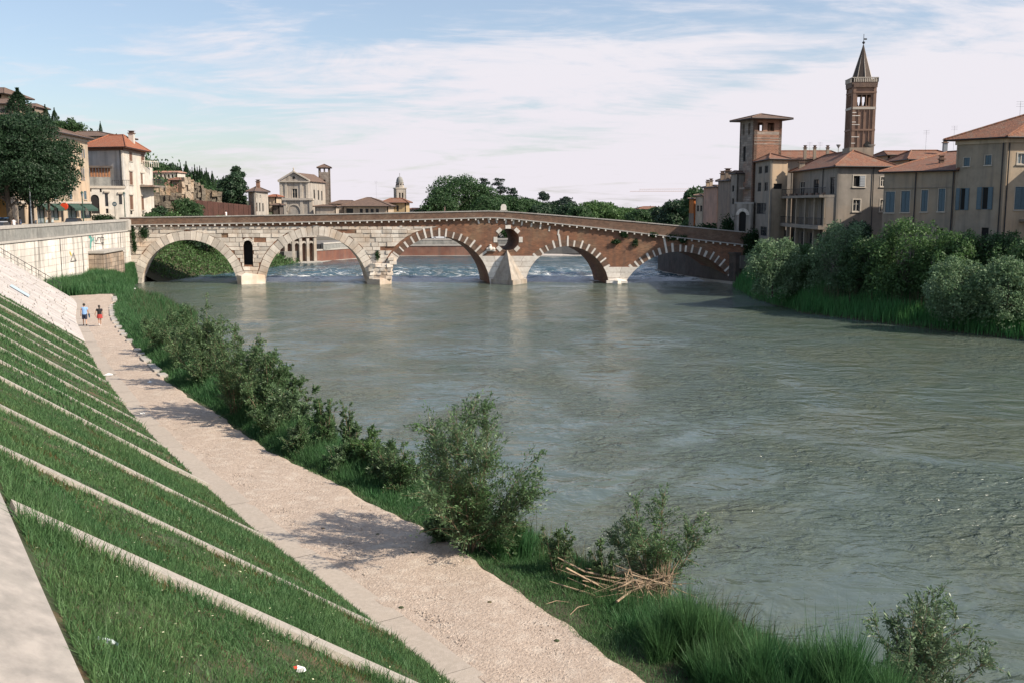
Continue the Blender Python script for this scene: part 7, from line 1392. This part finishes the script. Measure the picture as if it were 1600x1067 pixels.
for n_,c in (('black',(.015,.015,.018)),('silver',(.45,.47,.50)),('white',(.7,.72,.74)),('blue',(.08,.16,.28)),('red',(.35,.03,.03)),('grey',(.15,.16,.17))): M['paint_'+n_]=mat('car_paint_'+n_,c,rough=.25,bump=0,spec=.7)
aw=math.atan2(52,-7)
car('black hatchback parked in front of the green awnings behind the quay parapet',(*col(114,135),9.07),aw,'paint_black'); car('silver car half cut by the left frame edge behind the parapet',(*col(-3,108.5),9.07),aw,'paint_silver'); car('pale blue van-like car behind the left tree trunk',(*col(3,118),9.07),aw,'paint_blue',H=1.75)
for k,(px_,c,lb) in enumerate(((650,'paint_silver','silver car on the far embankment road, leftmost under the third arch'),(668,'paint_black','black car on the far embankment road left of the white one'),(687,'paint_white','white car parked on the far embankment road mid arch'),(704,'paint_grey','grey car parked right of the white one on the far road'),(721,'paint_red','dark red car rightmost on the far embankment road'))): car(lb,(*col(px_,244),3.97),rnd.uniform(-.1,.1)+(0 if k%2 else 3.14),c,'cars on the far embankment road')
def scooter(label,loc,rz,c):
    r=thing('scooter',label,'scooter',loc,rz,'scooters parked on the quay')
    b=MB(); b.xz([(-.75,.35),(-.2,.28),(.25,.28),(.45,.9),(.35,.95),(.15,.42),(-.1,.42),(-.2,.72),(-.8,.75)],-.16,.16); b.build('body',c,r); b=MB(); b.box((-.45,0,.80),(.65,.26,.12)); b.build('seat','sole',r)
    for x in (-.6,.6): b=MB(); b.tube([(x,-.06,.24),(x,.06,.24)],.24,12); b.build('wheel','sole',r)
    b=MB(); b.tube([(.6,0,.25),(.40,0,1.0)],.03,5); b.tube([(.38,-.3,1.02),(.40,0,1.0),(.38,.3,1.02)],.02,5); b.build('handlebar','metal',r); b=MB(); b.pf([(.48,-.2,.85),(.48,.2,.85),(.36,.16,1.35),(.36,-.16,1.35)],[(0,1,2,3)]); b.build('windscreen','plastic',r)
for k,(px_,Y,c,lb) in enumerate(((58,124,'paint_black','black scooter parked right of the bare tree trunk'),(66,125,'paint_black','dark scooter in front of the leftmost shop'),(84,128,'paint_white','white scooter in front of the shop with the dark door'),(75,126,'paint_grey','grey scooter between the dark and the white scooters'),(50,123,'paint_blue','blue scooter closest to the tree trunk'))): scooter(lb,(*col(px_,Y),9.06),aw+1.2,c)
# street furniture
def lamp(label,px_,Y,ytop):
    r=thing('street_lamp',label,'street lamp',(*col(px_,Y),9.05),0,'old-style street lamps'); H=zy(ytop,Y)-9.05; b=MB(); b.lathe((0,0,0),[(.22,0),(.2,.5),(.09,.7),(.07,H-.9),(.05,H-.75)],10); b.build('post','sh_green',r)
    b=MB(); b.lathe((0,0,H-.75),[(.10,0),(.22,.5),(.16,.56)],6); b.build('lantern','glassl',r); b=MB(); b.lathe((0,0,H-.2),[(.27,0),(.12,.18),(.03,.3)],6); b.build('lantern_cap','sh_green',r)
lamp('dark street lamp standing in front of the green awning by the arched door',128.5,140,300); lamp('dark street lamp standing in front of the villa corner',194,166,301)
sgn=thing('road_sign','round road sign seen from behind on a pole before the villa wing',"road sign",(*col(178.5,164),9.05)); b=MB(); b.tube([(0,0,0),(0,0,2.9)],.035,6); b.build('pole','metal',sgn); zs2=zy(319.5,164)-9.05; b=MB(); b.tube([(0,-.04,zs2),(0,-.01,zs2)],.38,18); b.build('disc','sh_blue',sgn); b=MB(); b.box((0,-.05,zs2),(.4,.02,.08)); b.build('bar','paperw',sgn)
b=MB(sgn.location); b.tube([(*col(178.5,164),11.9),(*col(178.5,164),zs2+9.0)],.03,6); b.build('pole_extension','metal',sgn)
pole=thing('utility_pole','tall thin metal pole beside the bare tree trunk','pole',(*col(47,117),9.05)); b=MB(); b.tube([(0,0,0),(0,0,7.5)],[.09,.06],8); b.build('shaft','sh_grey',pole); b=MB(); b.tube([(0,0,7.4),(0,0,7.6)],.09,8); b.build('cap','metal',pole)
ub_=thing('utility_box','pale electrical cabinet on the quay street behind the scooters','cabinet',(*col(77,131),9.05),aw); b=MB(); b.box((0,0,.75),(1.0,.5,1.5)); b.build('body','quay_cap',ub_); b=MB(); b.box((0,0,1.53),(1.1,.6,.08)); b.build('lid','quay_top',ub_)
